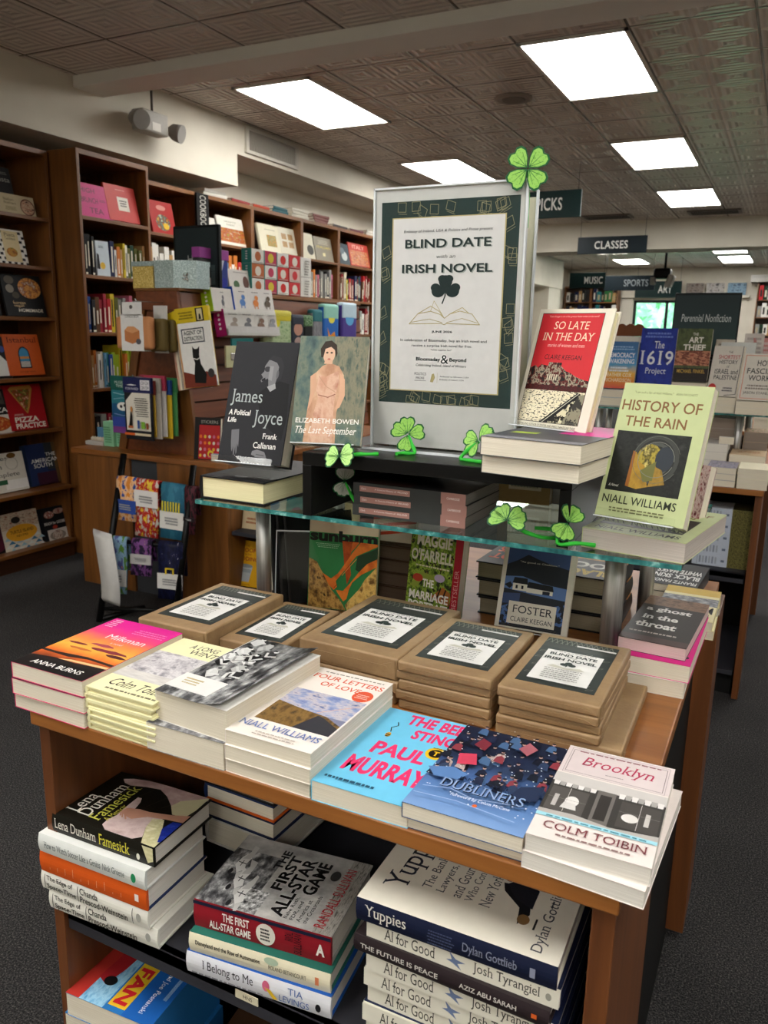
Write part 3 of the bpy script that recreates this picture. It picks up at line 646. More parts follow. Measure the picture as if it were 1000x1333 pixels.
# ================================================================== GIFT STAND ON THE LEFT
r = thing('display_cabinet', 'low wooden display cabinet under the tapered gift stand, with an open book bay', 'cabinet', loc=(-3.1, 3.294, 0))
q = MB(); q.box((-.57, -.012, .775), (.56, 2.0, .806), WOOD_X, .003); q.build('top_board', r)
q = MB(); q.box((-.54, .0, .0), (-.135, .02, .775), WOOD_Z, .002); q.build('front_panel', r)
q = MB(); q.box((.062, .0, .0), (.535, .02, .775), WOOD_Z, .002); q.build('front_panel', r)
q = MB(); q.box((-.135, .015, .0), (.062, .03, .775), M('#3c3e42', .5)); q.build('kick_board', r)
q = MB(); q.box((-.54, .02, 0), (-.52, 1.98, .775), WOOD_Z); q.build('side_panel', r)
q = MB(); q.box((.515, .02, 0), (.535, 1.98, .775), WOOD_Z); q.build('side_panel', r)
r = thing('open_shelf_unit', 'dark low shelf unit of small books right of the wooden cabinet panel', 'shelf', loc=(-2.56, 3.32, 0))
q = MB(); q.box((0, .3, 0), (1.1, .32, .62), '#1c1512'); q.build('back_panel', r)
for z in (.09, .44):
    q = MB(); q.box((0, 0, z - .02), (1.1, .3, z), SHELFGREY, .002); q.build('shelf', r)
q = MB(); q.box((1.08, 0, 0), (1.1, .3, .62), DARKWOOD_Z); q.build('side_panel', r)

r = thing('gift_stand', 'tapered reddish wood gift stand with pegs, standing on the low cabinet', 'display stand', loc=(-3.1, 3.4, .806))
def aq(x0b, x1b, x0t, x1t): return x0b + 3.1, x1b + 3.1, x0t + 3.1, x1t + 3.1
xl0, xr0, xl1, xr1 = -.316, .262, -.112, .16
H = .875
def slope(x0, x1, h): return x0 + (x1 - x0) * h / H
q = MB()
for y0, y1 in ((.0, .02),):
    q.prism([(xl0 + .05, 0), (xr0 - .05, 0), (xr1 - .05, H - .08), (xl1 + .05, H - .08)], -.012, REDWOOD, (0, .014, 0))
q.build('end_panel', r)
for s in (0, 1):
    q = MB(); a, c = ((xl0, xl1), (xr0, xr1))[s]; w = .055 if s == 0 else -.075
    pts = [(a, 0), (a + w, 0), (c + w, H - .03), (c, H - .03)]
    q.prism(pts if s == 0 else pts[::-1], -.03, WOOD_Z, (0, 0, 0)); q.build('stile', r)
q = MB(); q.box((xl1 - .01, -.008, H - .1), (xr1 + .005, .02, H), REDWOOD, .003); q.build('end_panel', r)
q = MB(); q.box((xl1 - .02, -.01, H), (xr1 + .02, 2.0, H + .015), WOOD_Y, .002); q.build('top_board', r)
q = MB()
for sx0, sx1 in ((xl0, xl1), (xr0, xr1)):
    n = 9
    for k in range(n):
        h0, h1 = H * k / n + .004, H * (k + 1) / n - .006
        s = 1 if sx0 > 0 else -1
        q.face([(slope(sx0, sx1, h0), .02, h0), (slope(sx0, sx1, h0), 2.0, h0), (slope(sx0, sx1, h1), 2.0, h1), (slope(sx0, sx1, h1), .02, h1)][::s], REDWOOD)
        k and q.face([(slope(sx0, sx1, h0) - s * .012, .02, h0 - .012), (slope(sx0, sx1, h0) - s * .012, 2.0, h0 - .012), (slope(sx0, sx1, h0), 2.0, h0), (slope(sx0, sx1, h0), .02, h0)][::s], DARKWOOD)
q.box((xl0 + .06, .03, 0), (xr0 - .06, 2.0, .02), REDWOOD)
q.build('slat_board', r)

def peg(x, y, z, lab):
    q = MB(); q.tube([(x, y + .2, z), (x, y, z), (x, y - .012, z + .012)], .0028, CHROME, 8); tag(q.build('peg_hook'), lab, 'hook')
peg(-3.035, 3.2, 2 * .792 + .035, 'chrome peg hook holding the woven lunch bags')
peg(-3.08, 3.2, 1.235, 'chrome peg hook holding the packaged tea towels')
# lunch bags
def lunch(x, y, z, col, w, label, sleeve=True):
    r = thing('lunch_bag', label, 'lunch bag', loc=(x, y, z), group='lunch bags on the peg')
    q = MB(); q.box((-w / 2, -.045, 0), (w / 2, .0, .165), 's60:%s' % col, .02); q.build('woven_body', r)
    if sleeve:
        q = MB(); q.box((-.075, -.048, -.006), (.075, -.0455, .175), '#e4e2e0', .001); q.box((-.06, -.048, .17), (.07, -.0455, .235), '#e4e2e0', .001); q.box((-.075, -.046, -.008), (.075, .003, -.004), '#dcdad6')
        art(q, [T('LUNCH BOX', .2, .68, .86, .73, '#4a4a4e'), ('p', [(.14, .2), (.5, .14), (.86, .2), (.86, .42), (.5, .36), (.14, .42)], '#c07a4a'), ('p', [(.14, .42), (.5, .36), (.86, .42), (.6, .5), (.3, .5)], '#d89a6a'), ('e', .8, .19, .12, .06, '#55555c'), ('e', .5, .9, .08, .04, '#55504c')], (-.07, -.0484, -.006), (.14, 0, 0), (0, 0, .241))
        q.build('card_sleeve', r)
    return r
lunch(-3.022, 3.19, 1.378, '#c98a5c,#dca878', .235, 'orange woven lunch bag with a white card sleeve, front one on the peg')
lunch(-2.965, 3.25, 1.37, '#6a5a34,#8a7a4c', .2, 'olive woven lunch bag hanging right behind the orange one', False)
lunch(-2.955, 3.31, 1.365, '#75653a,#93804f', .19, 'olive woven lunch bag at the back of the peg', False)
q = MB(); q.box((-2.99, 3.268, 1.36), (-2.9, 3.274, 1.6), '#d9d7d2', .001); tag(q.build('card_sleeve'), 'white card sleeve sticking up behind the orange lunch bag', 'packaging')
# packaged tea towels on the end of the stand
def towel(x0, x1, y, z0, z1, band, prims, label, col, bandprims=(), lean=0.0):
    r = thing('packaged_tea_towel', label, 'tea towel', loc=((x0 + x1) / 2, y, z0), group='packaged tea towels hanging on the stand'); w = (x1 - x0) / 2; h = z1 - z0
    q = MB(); q.box((-w, -.012, 0), (w, 0, h), col, .004); art(q, list(prims), (-w, -.0125, 0), (2 * w, 0, 0), (0, 0, h), 1e-4); q.build('folded_cloth', r)
    q = MB(); q.box((-w - .002, -.015, h * .8), (w + .002, .002, h + .018), band, .002); art(q, list(bandprims), (-w - .002, -.0153, h * .8), (2 * w + .004, 0, 0), (0, 0, h * .2 + .018), 1e-4); q.build('paper_band', r)
    return r
towel(-3.285, -3.125, 3.25, .925, 1.215, '#1d5a50', [('r', 0, .55, 1, .8, '#2f7a86'), ('r', 0, .3, 1, .55, '#23557c'), ('r', 0, .12, 1, .3, '#34489a'), ('r', 0, 0, 1, .12, '#7a3f86'), ('e', .5, .5, .26, .08, '#e6e6e0'), ('e', .42, .5, .06, .03, '#1a1a1a'), ('e', .58, .52, .05, .025, '#1a1a1a'), ('e', .75, .25, .12, .05, '#2a2f4a'), ('l', [(.1, .75), (.5, .72), (.9, .76)], .012, '#9cc4cc'), ('l', [(.1, .63), (.5, .66), (.9, .62)], .01, '#8ab4c4'), ('l', [(.1, .36), (.5, .33), (.9, .38)], .01, '#8a9ad0')], 'tea towel with blue and purple waves and a dark green band, left one', '#2b6a80', [T('MUSIC', .2, .45, .6, .65, '#c9d8cc'), T('TIME', .25, .2, .55, .4, '#c9d8cc')])
towel(-3.145, -2.955, 3.2, .905, 1.215, '#1f2350', [('p', [(.06, .16), (.94, .16), (.94, .8), (.3, .8), (.06, .66)], '#e2dccf'), *lines(9, .4, .9, .4, .74, '#3a3632', 5, .4), ('p', [(.18, .22), (.3, .22), (.32, .4), (.28, .55), (.24, .4)], '#1c1614'), ('p', [(.16, .2), (.34, .2), (.34, .24), (.16, .24)], '#b5653a'), ('e', .3, .52, .04, .05, '#c98a4a'), ('r', .5, .2, .58, .34, '#3a5a9a'), ('r', .64, .2, .78, .32, '#7aa83a'), ('r', .82, .2, .9, .3, '#8a4a2a'), ('r', .02, .08, .4, .12, '#d8642a'), ('r', .4, .08, .98, .12, '#e0d0b0')], 'black and cream tea towel with small print and a bottle drawing, hanging in front', '#1c1c22', [('r', .62, .2, .95, .85, '#e0dce0'), T('OH OH', .66, .55, .92, .78, '#2a2a4a'), T('OH OH', .66, .25, .92, .48, '#2a2a4a'), ('p', [(.12, .5), (.3, .56), (.5, .5), (.34, .46)], '#e6e6ea'), T('FORWARD', .1, .18, .55, .34, '#d0d0e0')])
for k, (c1, c2, nm) in enumerate([('#8a3a34', '#c9a23a', 'yellow-patterned'), ('#b5b0a6', '#c9c4ba', 'pale grey'), ('#a83a52', '#cbc6c0', 'pink-topped'), ('#2a4a8a', '#d0ae2a', 'yellow and blue'), ('#3a7a4a', '#4a8a52', 'green-edged')]):
    towel(-3.13 + .012 * k, -2.965 + .014 * k, 3.232 + .026 * k, .92 - .012 * (k % 2), 1.2 + .012 * (k % 3), c1, [('r', .75, .05, 1, .8, c2)], '%s tea towel behind the cream bottle towel, %s one back' % (nm, NTH[k]), c2)
# dish towels with yellow headers on the right corner of the stand
AG = [('#f0eeea', 'white dish towel with a speech box over a sitting black cat, frontmost'), ('#d8b33a', 'yellow dish towel second behind the cat towel'), ('#c9742a', 'orange and black dish towel third behind the cat towel'), ('#2a2f6a', 'navy dish towel fourth behind the cat towel'), ('#e6e2da', 'white and red dish towel fifth behind the cat towel'), ('#b93a4a', 'red dish towel rearmost behind the cat towel')]
for k, (c, lab) in enumerate(AG):
    rr_ = Matrix.Translation((-2.79 - .02 * k, 3.28 + .022 * (k > 0) + .008 * k, 1.185 - .004 * k)) @ Matrix.Rotation(R(10), 4, 'Z') @ Matrix.Rotation(R(-7), 4, 'Y')
    r = thing('dish_towel', lab, 'dish towel', rr_, 'dish towels hanging on the stand corner')
    q = MB(); q.box((0, -.018, 0), (.185, 0, .385), c, .005)
    pr = []
    if k == 0:
        pr = [('p', [(0, 0), (1, 0), (1, .14), (.72, .2), (.4, .16), (0, .22)], '#7a3526'), ('r', .1, .58, .8, .77, '#2c3640'), ('r', .13, .595, .77, .755, '#e8e6e2'), T('AGENT OF', .17, .685, .73, .74, '#23282e', b=.02), T('DISTRACTION', .17, .61, .73, .665, '#23282e', b=.02),
              ('p', [(.32, .06), (.66, .04), (.72, .16), (.58, .3), (.56, .42), (.6, .53), (.52, .5), (.44, .5), (.38, .54), (.36, .4), (.4, .32), (.34, .18)], '#141414'), ('l', [(.38, .38), (.48, .36), (.56, .38)], .012, '#e8e6e2'), ('e', .86, .17, .1, .06, '#3a3636')]
    else: pr = [('r', 0, 0, .16, 1, 'n5:%s,#e8d8b0' % c)]
    art(q, pr, (0, -.0185, 0), (.185, 0, 0), (0, 0, .385), 1e-4); q.build('folded_cloth', r)
    q = MB(); q.box((-.002, -.021, .325), (.187, .002, .40), '#dcc01f', .003)
    if k == 0: art(q, [('r', .62, .02, .86, .9, '#1c1814'), ('r', .66, .1, .82, .84, '#d8cba0'), ('p', [(.7, .15), (.78, .15), (.76, .5), (.72, .5)], '#1c1814'), *lines(3, .1, .55, .25, .8, '#7a6a10')], (-.002, -.0213, .325), (.189, 0, 0), (0, 0, .075), 1e-4)
    q.build('header_card', r)
# gift boxes on the stand top
m, t, b = newmat('gold_glitter_paper'); tc = nd(t, 'ShaderNodeTexCoord'); n = nd(t, 'ShaderNodeTexVoronoi', i_Scale=260.0); t.links.new(tc.outputs['Object'], n.inputs['Vector'])
rp = ramp(t, ['#8a6a1c', '#d8b85a', '#f6e6a0'], [.1, .5, .9]); t.links.new(n.outputs['Distance'], rp.inputs[0]); t.links.new(rp.outputs[0], b.inputs['Base Color']); b.inputs['Roughness'].default_value = .35; b.inputs['Metallic'].default_value = .1
GOLDG = m
m, t, b = newmat('silver_blue_glitter_paper'); tc = nd(t, 'ShaderNodeTexCoord'); n = nd(t, 'ShaderNodeTexVoronoi', i_Scale=240.0); t.links.new(tc.outputs['Object'], n.inputs['Vector'])
rp = ramp(t, ['#6a8488', '#a9bfc0', '#dfeceb'], [.1, .5, .9]); t.links.new(n.outputs['Distance'], rp.inputs[0]); t.links.new(rp.outputs[0], b.inputs['Base Color']); b.inputs['Roughness'].default_value = .3; b.inputs['Metallic'].default_value = .3
SILVG = m
r = thing('gift_box', 'gold glitter gift box at the left corner of the stand top', 'gift box', loc=(-3.19, 3.42, 1.697))
q = MB(); q.box((-.075, 0, 0), (.07, .13, .115), GOLDG, .002); q.build('box', r); q = MB(); q.box((-.078, -.003, .115), (.073, .133, .14), SILVG, .002); q.build('lid', r)
r = thing('gift_box', 'wide silver-blue glitter gift box with a metal charm on the stand top', 'gift box', loc=(-3.11, 3.42, 1.697))
q = MB(); q.prism([(0, 0), (.13, 0), (.235, .06), (.235, .17), (0, .17)], .118, SILVG, (0, 0, 0), (1, 0, 0), (0, 1, 0)); q.build('box', r)
q = MB(); q.prism([(-.003, -.003), (.131, -.003), (.238, .058), (.238, .173), (-.003, .173)], .024, SILVG, (0, 0, .118), (1, 0, 0), (0, 1, 0)); q.build('lid', r)
q = MB()
for a in range(4): q.tube([(.185 + .012 * math.cos(a * 1.7), .022 + .0 * a, .06 + .014 * math.sin(a * 1.9)), (.2 + .016 * math.cos(a * 2.2), .012, .058 + .016 * math.cos(a * 1.3)), (.21, .02, .065 - .01 * a)], .004, CHROME, 8)
q.build('metal_charm', r)
r = thing('tabletop_sign', 'dark slate sign with the word Home standing behind the gift boxes', 'sign', loc=(-3.09, 3.76, 1.697))
q = MB(); q.box((-.165, -.012, .0), (.16, .012, .36), '#14181a', .004); q.build('frame', r)
q = MB(); q.box((-.15, -.014, .02), (.145, -.011, .345), '#2b3538'); art(q, [T('Home', .3, .42, .78, .55, '#c9cdc8'), ('r', .3, .05, .95, .38, '#4d5b5c'), ('r', .3, .27, .95, .275, '#2b3538')], (-.15, -.0145, .02), (.295, 0, 0), (0, 0, .325), 2e-4); q.build('sign_face', r)

def sidebox(y0, y1, z0, z1, xf, label, end, front, prims=(), d=.07, name='boxed_set', cat='box', lean=10, group=None):
    """box on the slanted right side of the stand: printed front facing +X, coloured end facing the viewer"""
    w, h = (y1 - y0), (z1 - z0)
    mt = Matrix.Translation((xf, y0, z0)) @ Matrix.Rotation(R(90), 4, 'Z') @ Matrix.Rotation(R(-lean), 4, 'X')
    r = thing(name, label, cat, mt, group)
    q = MB(); q.box((0, 0, 0), (w, d, h), front, .002); q.box((-.001, -.001, -.001), (.004, d + .001, h + .001), end); art(q, list(prims), (.004, -.0005, 0), (w - .004, 0, 0), (0, 0, h), 2e-4); q.build('carton', r)
    q = MB(); art(q, [('e', .5, .8 - .17 * k, .12, .05, '#e8e4e8') for k in range(4)], (-.0012, d, 0), (0, -d, 0), (0, 0, h), 2e-4); q.build('end_print', r)
    return r
def critter(x, c): return [('e', x, .38, .07, .14, c), ('e', x + .03, .6, .045, .1, c), ('r', x - .05, .15, x - .03, .3, c), ('r', x + .03, .15, x + .05, .3, c), *lines(1, x - .08, x + .08, .8, .86, '#5a5a5a', int(x * 99))]
sidebox(3.59, 3.775, 1.585, 1.712, -2.855, 'lime green ended box with a grey koala picture, upper ledge of the stand', '#93b51f', '#ddd9d4', critter(.5, '#6a6a70'))
sidebox(3.785, 4.18, 1.588, 1.728, -2.855, 'blue ended long box of animal cards, upper ledge of the stand', '#2554b8', '#dedad6', critter(.2, '#4f7fc0') + critter(.52, '#d8823a') + critter(.82, '#5a4a3a'))
sidebox(3.66, 4.17, 1.455, 1.6, -2.822, 'magenta ended long box of animal cards, lower ledge of the stand', '#a31f66', '#dcd8d4', critter(.15, '#a89a90') + critter(.4, '#7a7a80') + critter(.65, '#8a6a5a') + critter(.87, '#9a9aa0') + [('r', 0, .0, 1, .35, '#c9c6c4')])
for z, y0, y1 in ((1.452, 3.6, 4.22), (1.583, 3.56, 4.22)):
    q = MB(); q.box((-2.93, y0, z - .012), (-2.765, y1, z - .004), ACRYL); q.box((-2.77, y0, z - .012), (-2.765, y1, z + .02), ACRYL)
    tag(q.build('clear_ledge'), 'clear acrylic ledge under the %s row of animal card boxes' % ('lower' if z < 1.5 else 'upper'), 'shelf')
# things along the stand top
def clearbag(y0, y1, z0, z1, x, label, col, spots):
    r = thing('gift_bag', label, 'gift bag', loc=(x, (y0 + y1) / 2, z0)); w = (y1 - y0) / 2; h = z1 - z0
    q = MB(); q.box((-.05, -w, 0), (.0, w, h), col, .012); art(q, spots, (.0005, -w, 0), (0, 2 * w, 0), (0, 0, h), 3e-4); q.build('pouch', r)
    q = MB(); q.box((-.052, -w - .002, h * .86), (.003, w + .002, h + .03), '#a04a9a', .003); q.build('header_card', r)
clearbag(3.65, 3.775, 1.712, 1.9, -2.99, 'pouch with a magenta header and brown toy, beside the silver gift box', '#3d3a3c', [('e', .4, .3, .22, .2, '#b5652f'), ('e', .65, .2, .18, .12, '#c9b8b4'), ('e', .35, .6, .14, .08, '#c99a7a')])
clearbag(3.79, 3.9, 1.712, 1.9, -2.985, 'shiny blue pouch with a magenta header, second on the stand top', '#2f3f8a', [('p', [(.2, .5), (.5, .9), (.7, .95), (.4, .45)], '#c9cfe0'), ('e', .6, .2, .25, .15, '#26309a'), ('p', [(.05, .5), (.15, .95), (.25, .9), (.15, .5)], '#d8cf6a')])
sidebox(3.92, 4.16, 1.712, 1.838, -2.99, 'white box with a small frog and brown bear picture on the stand top', '#cdbfb5', '#dcd8d2', [('e', .28, .3, .12, .18, '#4a6a44'), ('e', .68, .42, .12, .3, '#5f3a30'), *lines(1, .2, .8, .85, .9, '#77706a')])
sidebox(4.17, 4.34, 1.712, 1.85, -2.985, 'clear wrapped soft toy with an orange flower shape on the stand top', '#b7b0aa', '#b9b4ae', [('e', .5, .45, .22, .28, '#e2ddd6'), ('e', .5, .45, .14, .18, '#b5521f'), ('e', .5, .45, .06, .08, '#5a2a14')], name='wrapped_toy', cat='toy')
cc = [('#3f8f86', '#dcdad4', '#b5653a'), ('#5aa29a', '#e2e0da', '#b93a5a'), ('#49a0a0', '#e4e2dc', '#c9322e'), ('#b5202a', '#d8b8b0', '#c8343a'), ('#c9c7c0', '#e0ded8', '#8a8a86')]
for k in range(5):
    for j in range(3 if k < 4 else 2):
        hh_ = .083 if k < 4 else .125
        e, f_, sp = cc[k]
        if (j + k) % 2: f_, sp = sp if k != 4 else f_, ('#d8c23a' if k == 1 else '#e0d8cc')
        sidebox(4.125 + .137 * k, 4.125 + .137 * (k + 1) - .004, 1.713 + j * (hh_ + .003), 1.713 + j * (hh_ + .003) + hh_, -2.985, 'small picture card box, %s column from left, %s row up, on the gift stand' % (NTH[k], NTH[j]), e, f_, [('e', .5, .5, .24, .34, sp), ('r', .1, .06, .9, .12, '#a8a49c')] if k < 4 else lines(6, .3, .7, .1, .9, '#8f8c84', k + j), group='picture card boxes stacked on the gift stand', lean=0)
# soft things hanging low on the right side of the stand
def hung(y0, y1, z0, z1, x, label, cols, name='plush_sock', cat='sock', spots=()):
    r = thing(name, label, cat, loc=(x, (y0 + y1) / 2, z0)); w = (y1 - y0) / 2; h = z1 - z0
    q = MB(); q.box((-.05, -w, 0), (0, w, h), cols[0], .02); art(q, list(spots), (.0006, -w * .9, h * .04), (0, 1.8 * w, 0), (0, 0, .92 * h), 3e-4); q.build('body', r)
    q = MB(); q.box((-.052, -w * .98, h * .66), (.002, w * .98, h + .01), cols[1], .02); q.build('cuff', r)
hung(4.08, 4.38, 1.4, 1.6, -2.86, 'green leaf-print pouch with a yellow label on the right of the stand', ['n6:#8aa87a,#b5c79c,#6f9468', '#cfc23a'], 'printed_pouch', 'pouch', [('e', .3, .7, .25, .2, '#d8cc2a')])
hung(4.36, 4.52, 1.38, 1.58, -2.855, 'dark pouch with pinkish round shapes beside the leaf-print pouch', ['#2e3440', '#2e3440'], 'printed_pouch', 'pouch', [('e', .5, .6, .35, .22, '#b88a78'), ('e', .5, .18, .3, .15, '#a8908a')])
hung(4.50, 4.62, 1.36, 1.58, -2.85, 'black and green fuzzy sock, left of the hanging bunch', ['#17191a', 'n9:#1c2320,#4f7a4a,#a9b8a0'])
hung(4.61, 4.74, 1.38, 1.62, -2.85, 'teal and grey fuzzy sock in the middle of the hanging bunch', ['n7:#6a6a70,#8a8a8e', '#2f6f76'])
hung(4.74, 4.95, 1.37, 1.66, -2.845, 'bright blue sock with orange swirls and a mint top, right of the bunch', ['#2562b0', '#8fc4b4'], spots=[('p', [(.2, .5), (.4, .3), (.7, .4), (.9, .1), (.7, .05), (.6, .25), (.3, .18)], '#d98a26'), ('e', .5, .72, .22, .12, '#dcd24a')])
hung(4.98, 5.2, 1.36, 1.68, -2.84, 'purple and blue hanging pack just left of the poster holder', ['#4a3a86', '#b9d0dc'], 'hanging_pack', 'pack', [('e', .5, .7, .3, .16, '#5aa0d0')])
r = thing('card_header', 'teal gift tags hanging under the animal card boxes', 'gift tag', loc=(-2.8, 3.76, 1.3))
q = MB(); q.box((0, -.1, 0), (.012, .1, .14), '#2a7a7c', .003); q.build('tag_card', r); q = MB(); q.box((.003, -.16, -.02), (.016, -.05, .1), '#c9cba0', .003); q.box((.016, -.12, .02), (.02, -.085, .06), CHROME, .004); q.build('tag_card', r)
# on the cabinet top
r = book(.15, .225, .03, stand(-2.73, 3.34, .806, .03, 12, 8), 'red patterned children book standing on the cabinet top beside the towels', kind='hc', cover='#1f1b1b', prims=[('r', .18, .02, .98, .82, '#b5262a')] + [('e', .25 + .17 * (k % 5), .1 + .15 * (k // 5), .05, .04, ['#e0b83a', '#d8d0c4', '#c96a8a', '#e6742a'][k % 4]) for k in range(20)] + [('e', .65, .15, .12, .08, '#e0c23a'), ('e', .65, .13, .07, .05, '#b5262a'), T('STICKERS', .25, .86, .9, .93, '#a9a49c')], spine='#17151a', sprims=[T('STICKER BOOK', .2, .3, .8, .7, '#8a857c')])
for k, c in enumerate(('#8fb0c4', '#c98a94', '#7aa0c0')):
    book(.12, .16, .012, flat(-2.63, 3.33, .806 + .012 * k), 'thin pastel notebook lying on the cabinet top, %s of three' % ['bottom', 'middle', 'top'][k], cover=c, group='pastel notebooks on the cabinet top')
for k, x in enumerate((-3.52, -3.44)):
    r = thing('card_box', 'mint green card box on the cabinet top, %s of the pair' % ['left', 'right'][k], 'box', loc=(x, 3.43 + .02 * k, .806), group='mint green card boxes')
    q = MB(); q.box((-.04, 0, 0), (.038, .1, .145 + .012 * k), '#8fc9a0', .002); art(q, lines(7, .12, .88, .15, .85, '#5f9a76', k), (-.04, -.0005, 0), (.078, 0, 0), (0, 0, .145), 2e-4); q.build('carton', r)
r = thing('figurine_tray', 'little tray of shells and a blue card on the cabinet top at the far left', 'tray', loc=(-3.63, 3.42, .806))
q = MB(); q.box((-.07, 0, 0), (.07, .1, .022), '#b9b4ae', .002); q.build('tray', r)
q = MB(); q.box((-.03, .06, .02), (.06, .066, .1), '#5a86a8'); q.build('picture_card', r)
q = MB()
for k in range(6): q.tube([(-.05 + .02 * k, .04, .022), (-.05 + .02 * k, .04, .035), (-.048 + .02 * k, .04, .045)], [.011, .012, .004], '#cfc2ae', 8)
tag(q.build('shells', r), kind='stuff')
# small books in the low dark shelf unit
book(.175, .25, .02, stand(-2.545, 3.40, .115, .02, 4, 12), 'yellow book with a grey cup on its cover, low in the dark shelf unit', kind='hc', cover='#cf9a14', prims=[T('THE', .4, .87, .58, .91, '#8a2a1c'), T('PROOF', .2, .75, .8, .84, '#8a2a1c', b=.02), T('IS IN THE', .34, .68, .66, .72, '#8a2a1c'), T('PUDDING', .1, .56, .92, .65, '#8a2a1c', b=.02), ('p', [(.28, .45), (.74, .45), (.64, .1), (.38, .1)], '#a9adad'), ('e', .51, .45, .23, .04, '#7f8688'), ('p', [(.32, .38), (.7, .38), (.68, .3), (.34, .3)], '#8e9698'), *lines(1, .3, .7, .03, .06, '#8a5a14')], group='small books in the low shelf unit')
for k, (c, a, lab) in enumerate([('#d8d4c8', '#4a7aa8', 'white picture book with a blue dot'), ('#2a8a94', '#a8327a', 'teal picture book with a magenta blob'), ('#cfcac0', '#3a5a9a', 'pale picture book with blue marks'), ('#c9b88a', '#8a3a2a', 'sand coloured picture book')]):
    book(.15, .2, .014, stand(-2.36 + .14 * k, 3.40 + .01 * k, .44, .014, 0, 10), lab + ' on the upper board of the dark shelf unit', kind='hc', cover=c, prims=[('e', .5, .6 if k else .75, .25, .15, a), ('e', .45, .3, .3, .08, a)], group='small books in the low shelf unit')
book(.12, .1, .012, stand(-2.5, 3.41, .44, .012, 0, 10), 'cream card at the left of the upper board in the dark shelf unit', cover='#cbb894', prims=lines(2, .2, .8, .3, .7, '#9a5a3a'), group='small books in the low shelf unit')
book(.12, .22, .02, stand(-2.36, 3.42, .115, .02, 0, 6), 'white book beside the yellow cup book in the dark shelf unit', cover='#c9c5ba', group='small books in the low shelf unit')

# ================================================================== SOCK RACK
P0, P1, P2, P3 = Vector((-3.10, 3.12, .835)), Vector((-3.045, 2.83, .0)), Vector((-2.70, 3.20, .80)), Vector((-2.69, 3.0, .0))
r = thing('sock_rack', 'black metal leaning sock rack in front of the wooden cabinet', 'rack', loc=(0, 0, 0))
for a, c in ((P0, P1), (P2, P3)):
    q = MB(); q.tube([a, c.lerp(a, .5), c], .017, BLACK, 10); q.build('side_rail', r)
for f, nm in ((.16, 'rung'), (.52, 'rung'), (.92, 'stretcher')):
    q = MB(); q.tube([P0.lerp(P1, f), P2.lerp(P3, f)], .011, BLACK, 8); q.build(nm, r)
for a, d in ((P1, (.06, .26)), (P3, (.04, .22))):
    q = MB(); q.tube([a + Vector((0, 0, .012)), a + Vector((d[0], d[1], .012))], .014, BLACK, 8); q.build('foot', r)
def socks(f, s, w, drop, label, front, band, bandz=(.35, .75), y_off=0.0, prims=()):
    """a pair of socks folded over a rung at fraction s along it"""
    a = P0.lerp(P1, f); c = P2.lerp(P3, f); p = a.lerp(c, s); ux = (c - a).normalized()
    back = Vector((-ux.y, ux.x, 0))
    rt = thing('folded_socks', label, 'socks', loc=p, group='sock pairs on the rack')
    q = MB(); pts = []
    for k in range(7):
        t_ = math.pi * k / 6; pts.append((-math.cos(t_) * .022, math.sin(t_) * .022))
    prof = [(-.03 - .02, -drop)] + [(-.026, -drop * .5)] + pts + [(.03, -drop * .6)]
    for (b0, z0), (b1, z1) in zip(prof, prof[1:]):
        va = -back * (-b0) + Vector((0, 0, z0)); vb = -back * (-b1) + Vector((0, 0, z1))
        va, vb = back * b0 + Vector((0, 0, z0)), back * b1 + Vector((0, 0, z1))
        zc = lambda z: (z + drop) / (drop + .022)
        q.face([va - ux * w / 2, va + ux * w / 2, vb + ux * w / 2, vb - ux * w / 2], front, ((0, zc(z0)), (1, zc(z0)), (1, zc(z1)), (0, zc(z1))), True)
    o = q.build('sock', rt, weld=True); md = o.modifiers.new('thick', 'SOLIDIFY'); md.thickness = .012; md.offset = 0
    q = MB(); zb0, zb1 = -drop * bandz[1], -drop * bandz[0]
    lf = lambda z: back * (-.036 - .02 * (-z / drop)) + Vector((0, 0, z))
    q.face([lf(zb0) - ux * w * .52, lf(zb0) + ux * w * .52, lf(zb1) + ux * w * .52, lf(zb1) - ux * w * .52], band)
    art(q, lines(3, .2, .8, .25, .75, '#9a9a9a', int(f * 100 + s * 10)), lf(zb0) - ux * w * .52, ux * w * 1.04, lf(zb1) - lf(zb0), 3e-4)
    if prims: art(q, list(prims), lf(-drop) - ux * w * .5 - back * .003, ux * w, lf(0) - lf(-drop), 3e-4)
    o = q.build('label_band', rt); md = o.modifiers.new('thick', 'SOLIDIFY'); md.thickness = .002; md.offset = 0
socks(.16, .13, .115, .2, 'orange, green and blue patterned socks at the left of the upper rung', 's4:#d8852f,#e8b88a,#2a4a9a,#3f7a3a', '#2d4a96', (.45, .8))
socks(.16, .42, .13, .27, 'red and cream flowered socks with a white band on the upper rung', 's5:#d8d0c4,#c02f2a,#e6c23a,#d8a0b0', '#e4e0dc', (.1, .42))
socks(.16, .78, .13, .26, 'teal striped socks with a white band at the right of the upper rung', 's3:#2f6a84,#3a7a92,#d87f52', '#e0ddd8', (.45, .8), prims=[('r', .08 + .12 * k, .55, .14 + .12 * k, .75, '#d8c83a') for k in range(7)])
socks(.16, 1.02, .06, .22, 'black and red socks tucked behind the right rail', 's6:#1a1518,#5a2a34,#2a2226', '#2a2024', (.6, .7))
socks(.52, .1, .11, .27, 'green, blue and skin-coloured socks at the left of the lower rung', 's3:#5f8f3a,#8fb4d0,#5a62a0,#c98a5a', '#dcdad6', (.52, .85))
socks(.52, .45, .11, .16, 'dark purple and yellow flowered socks in the middle of the lower rung', 's5:#241c34,#7a4a86,#c9b83a', '#b9b6b4', (.3, .62))
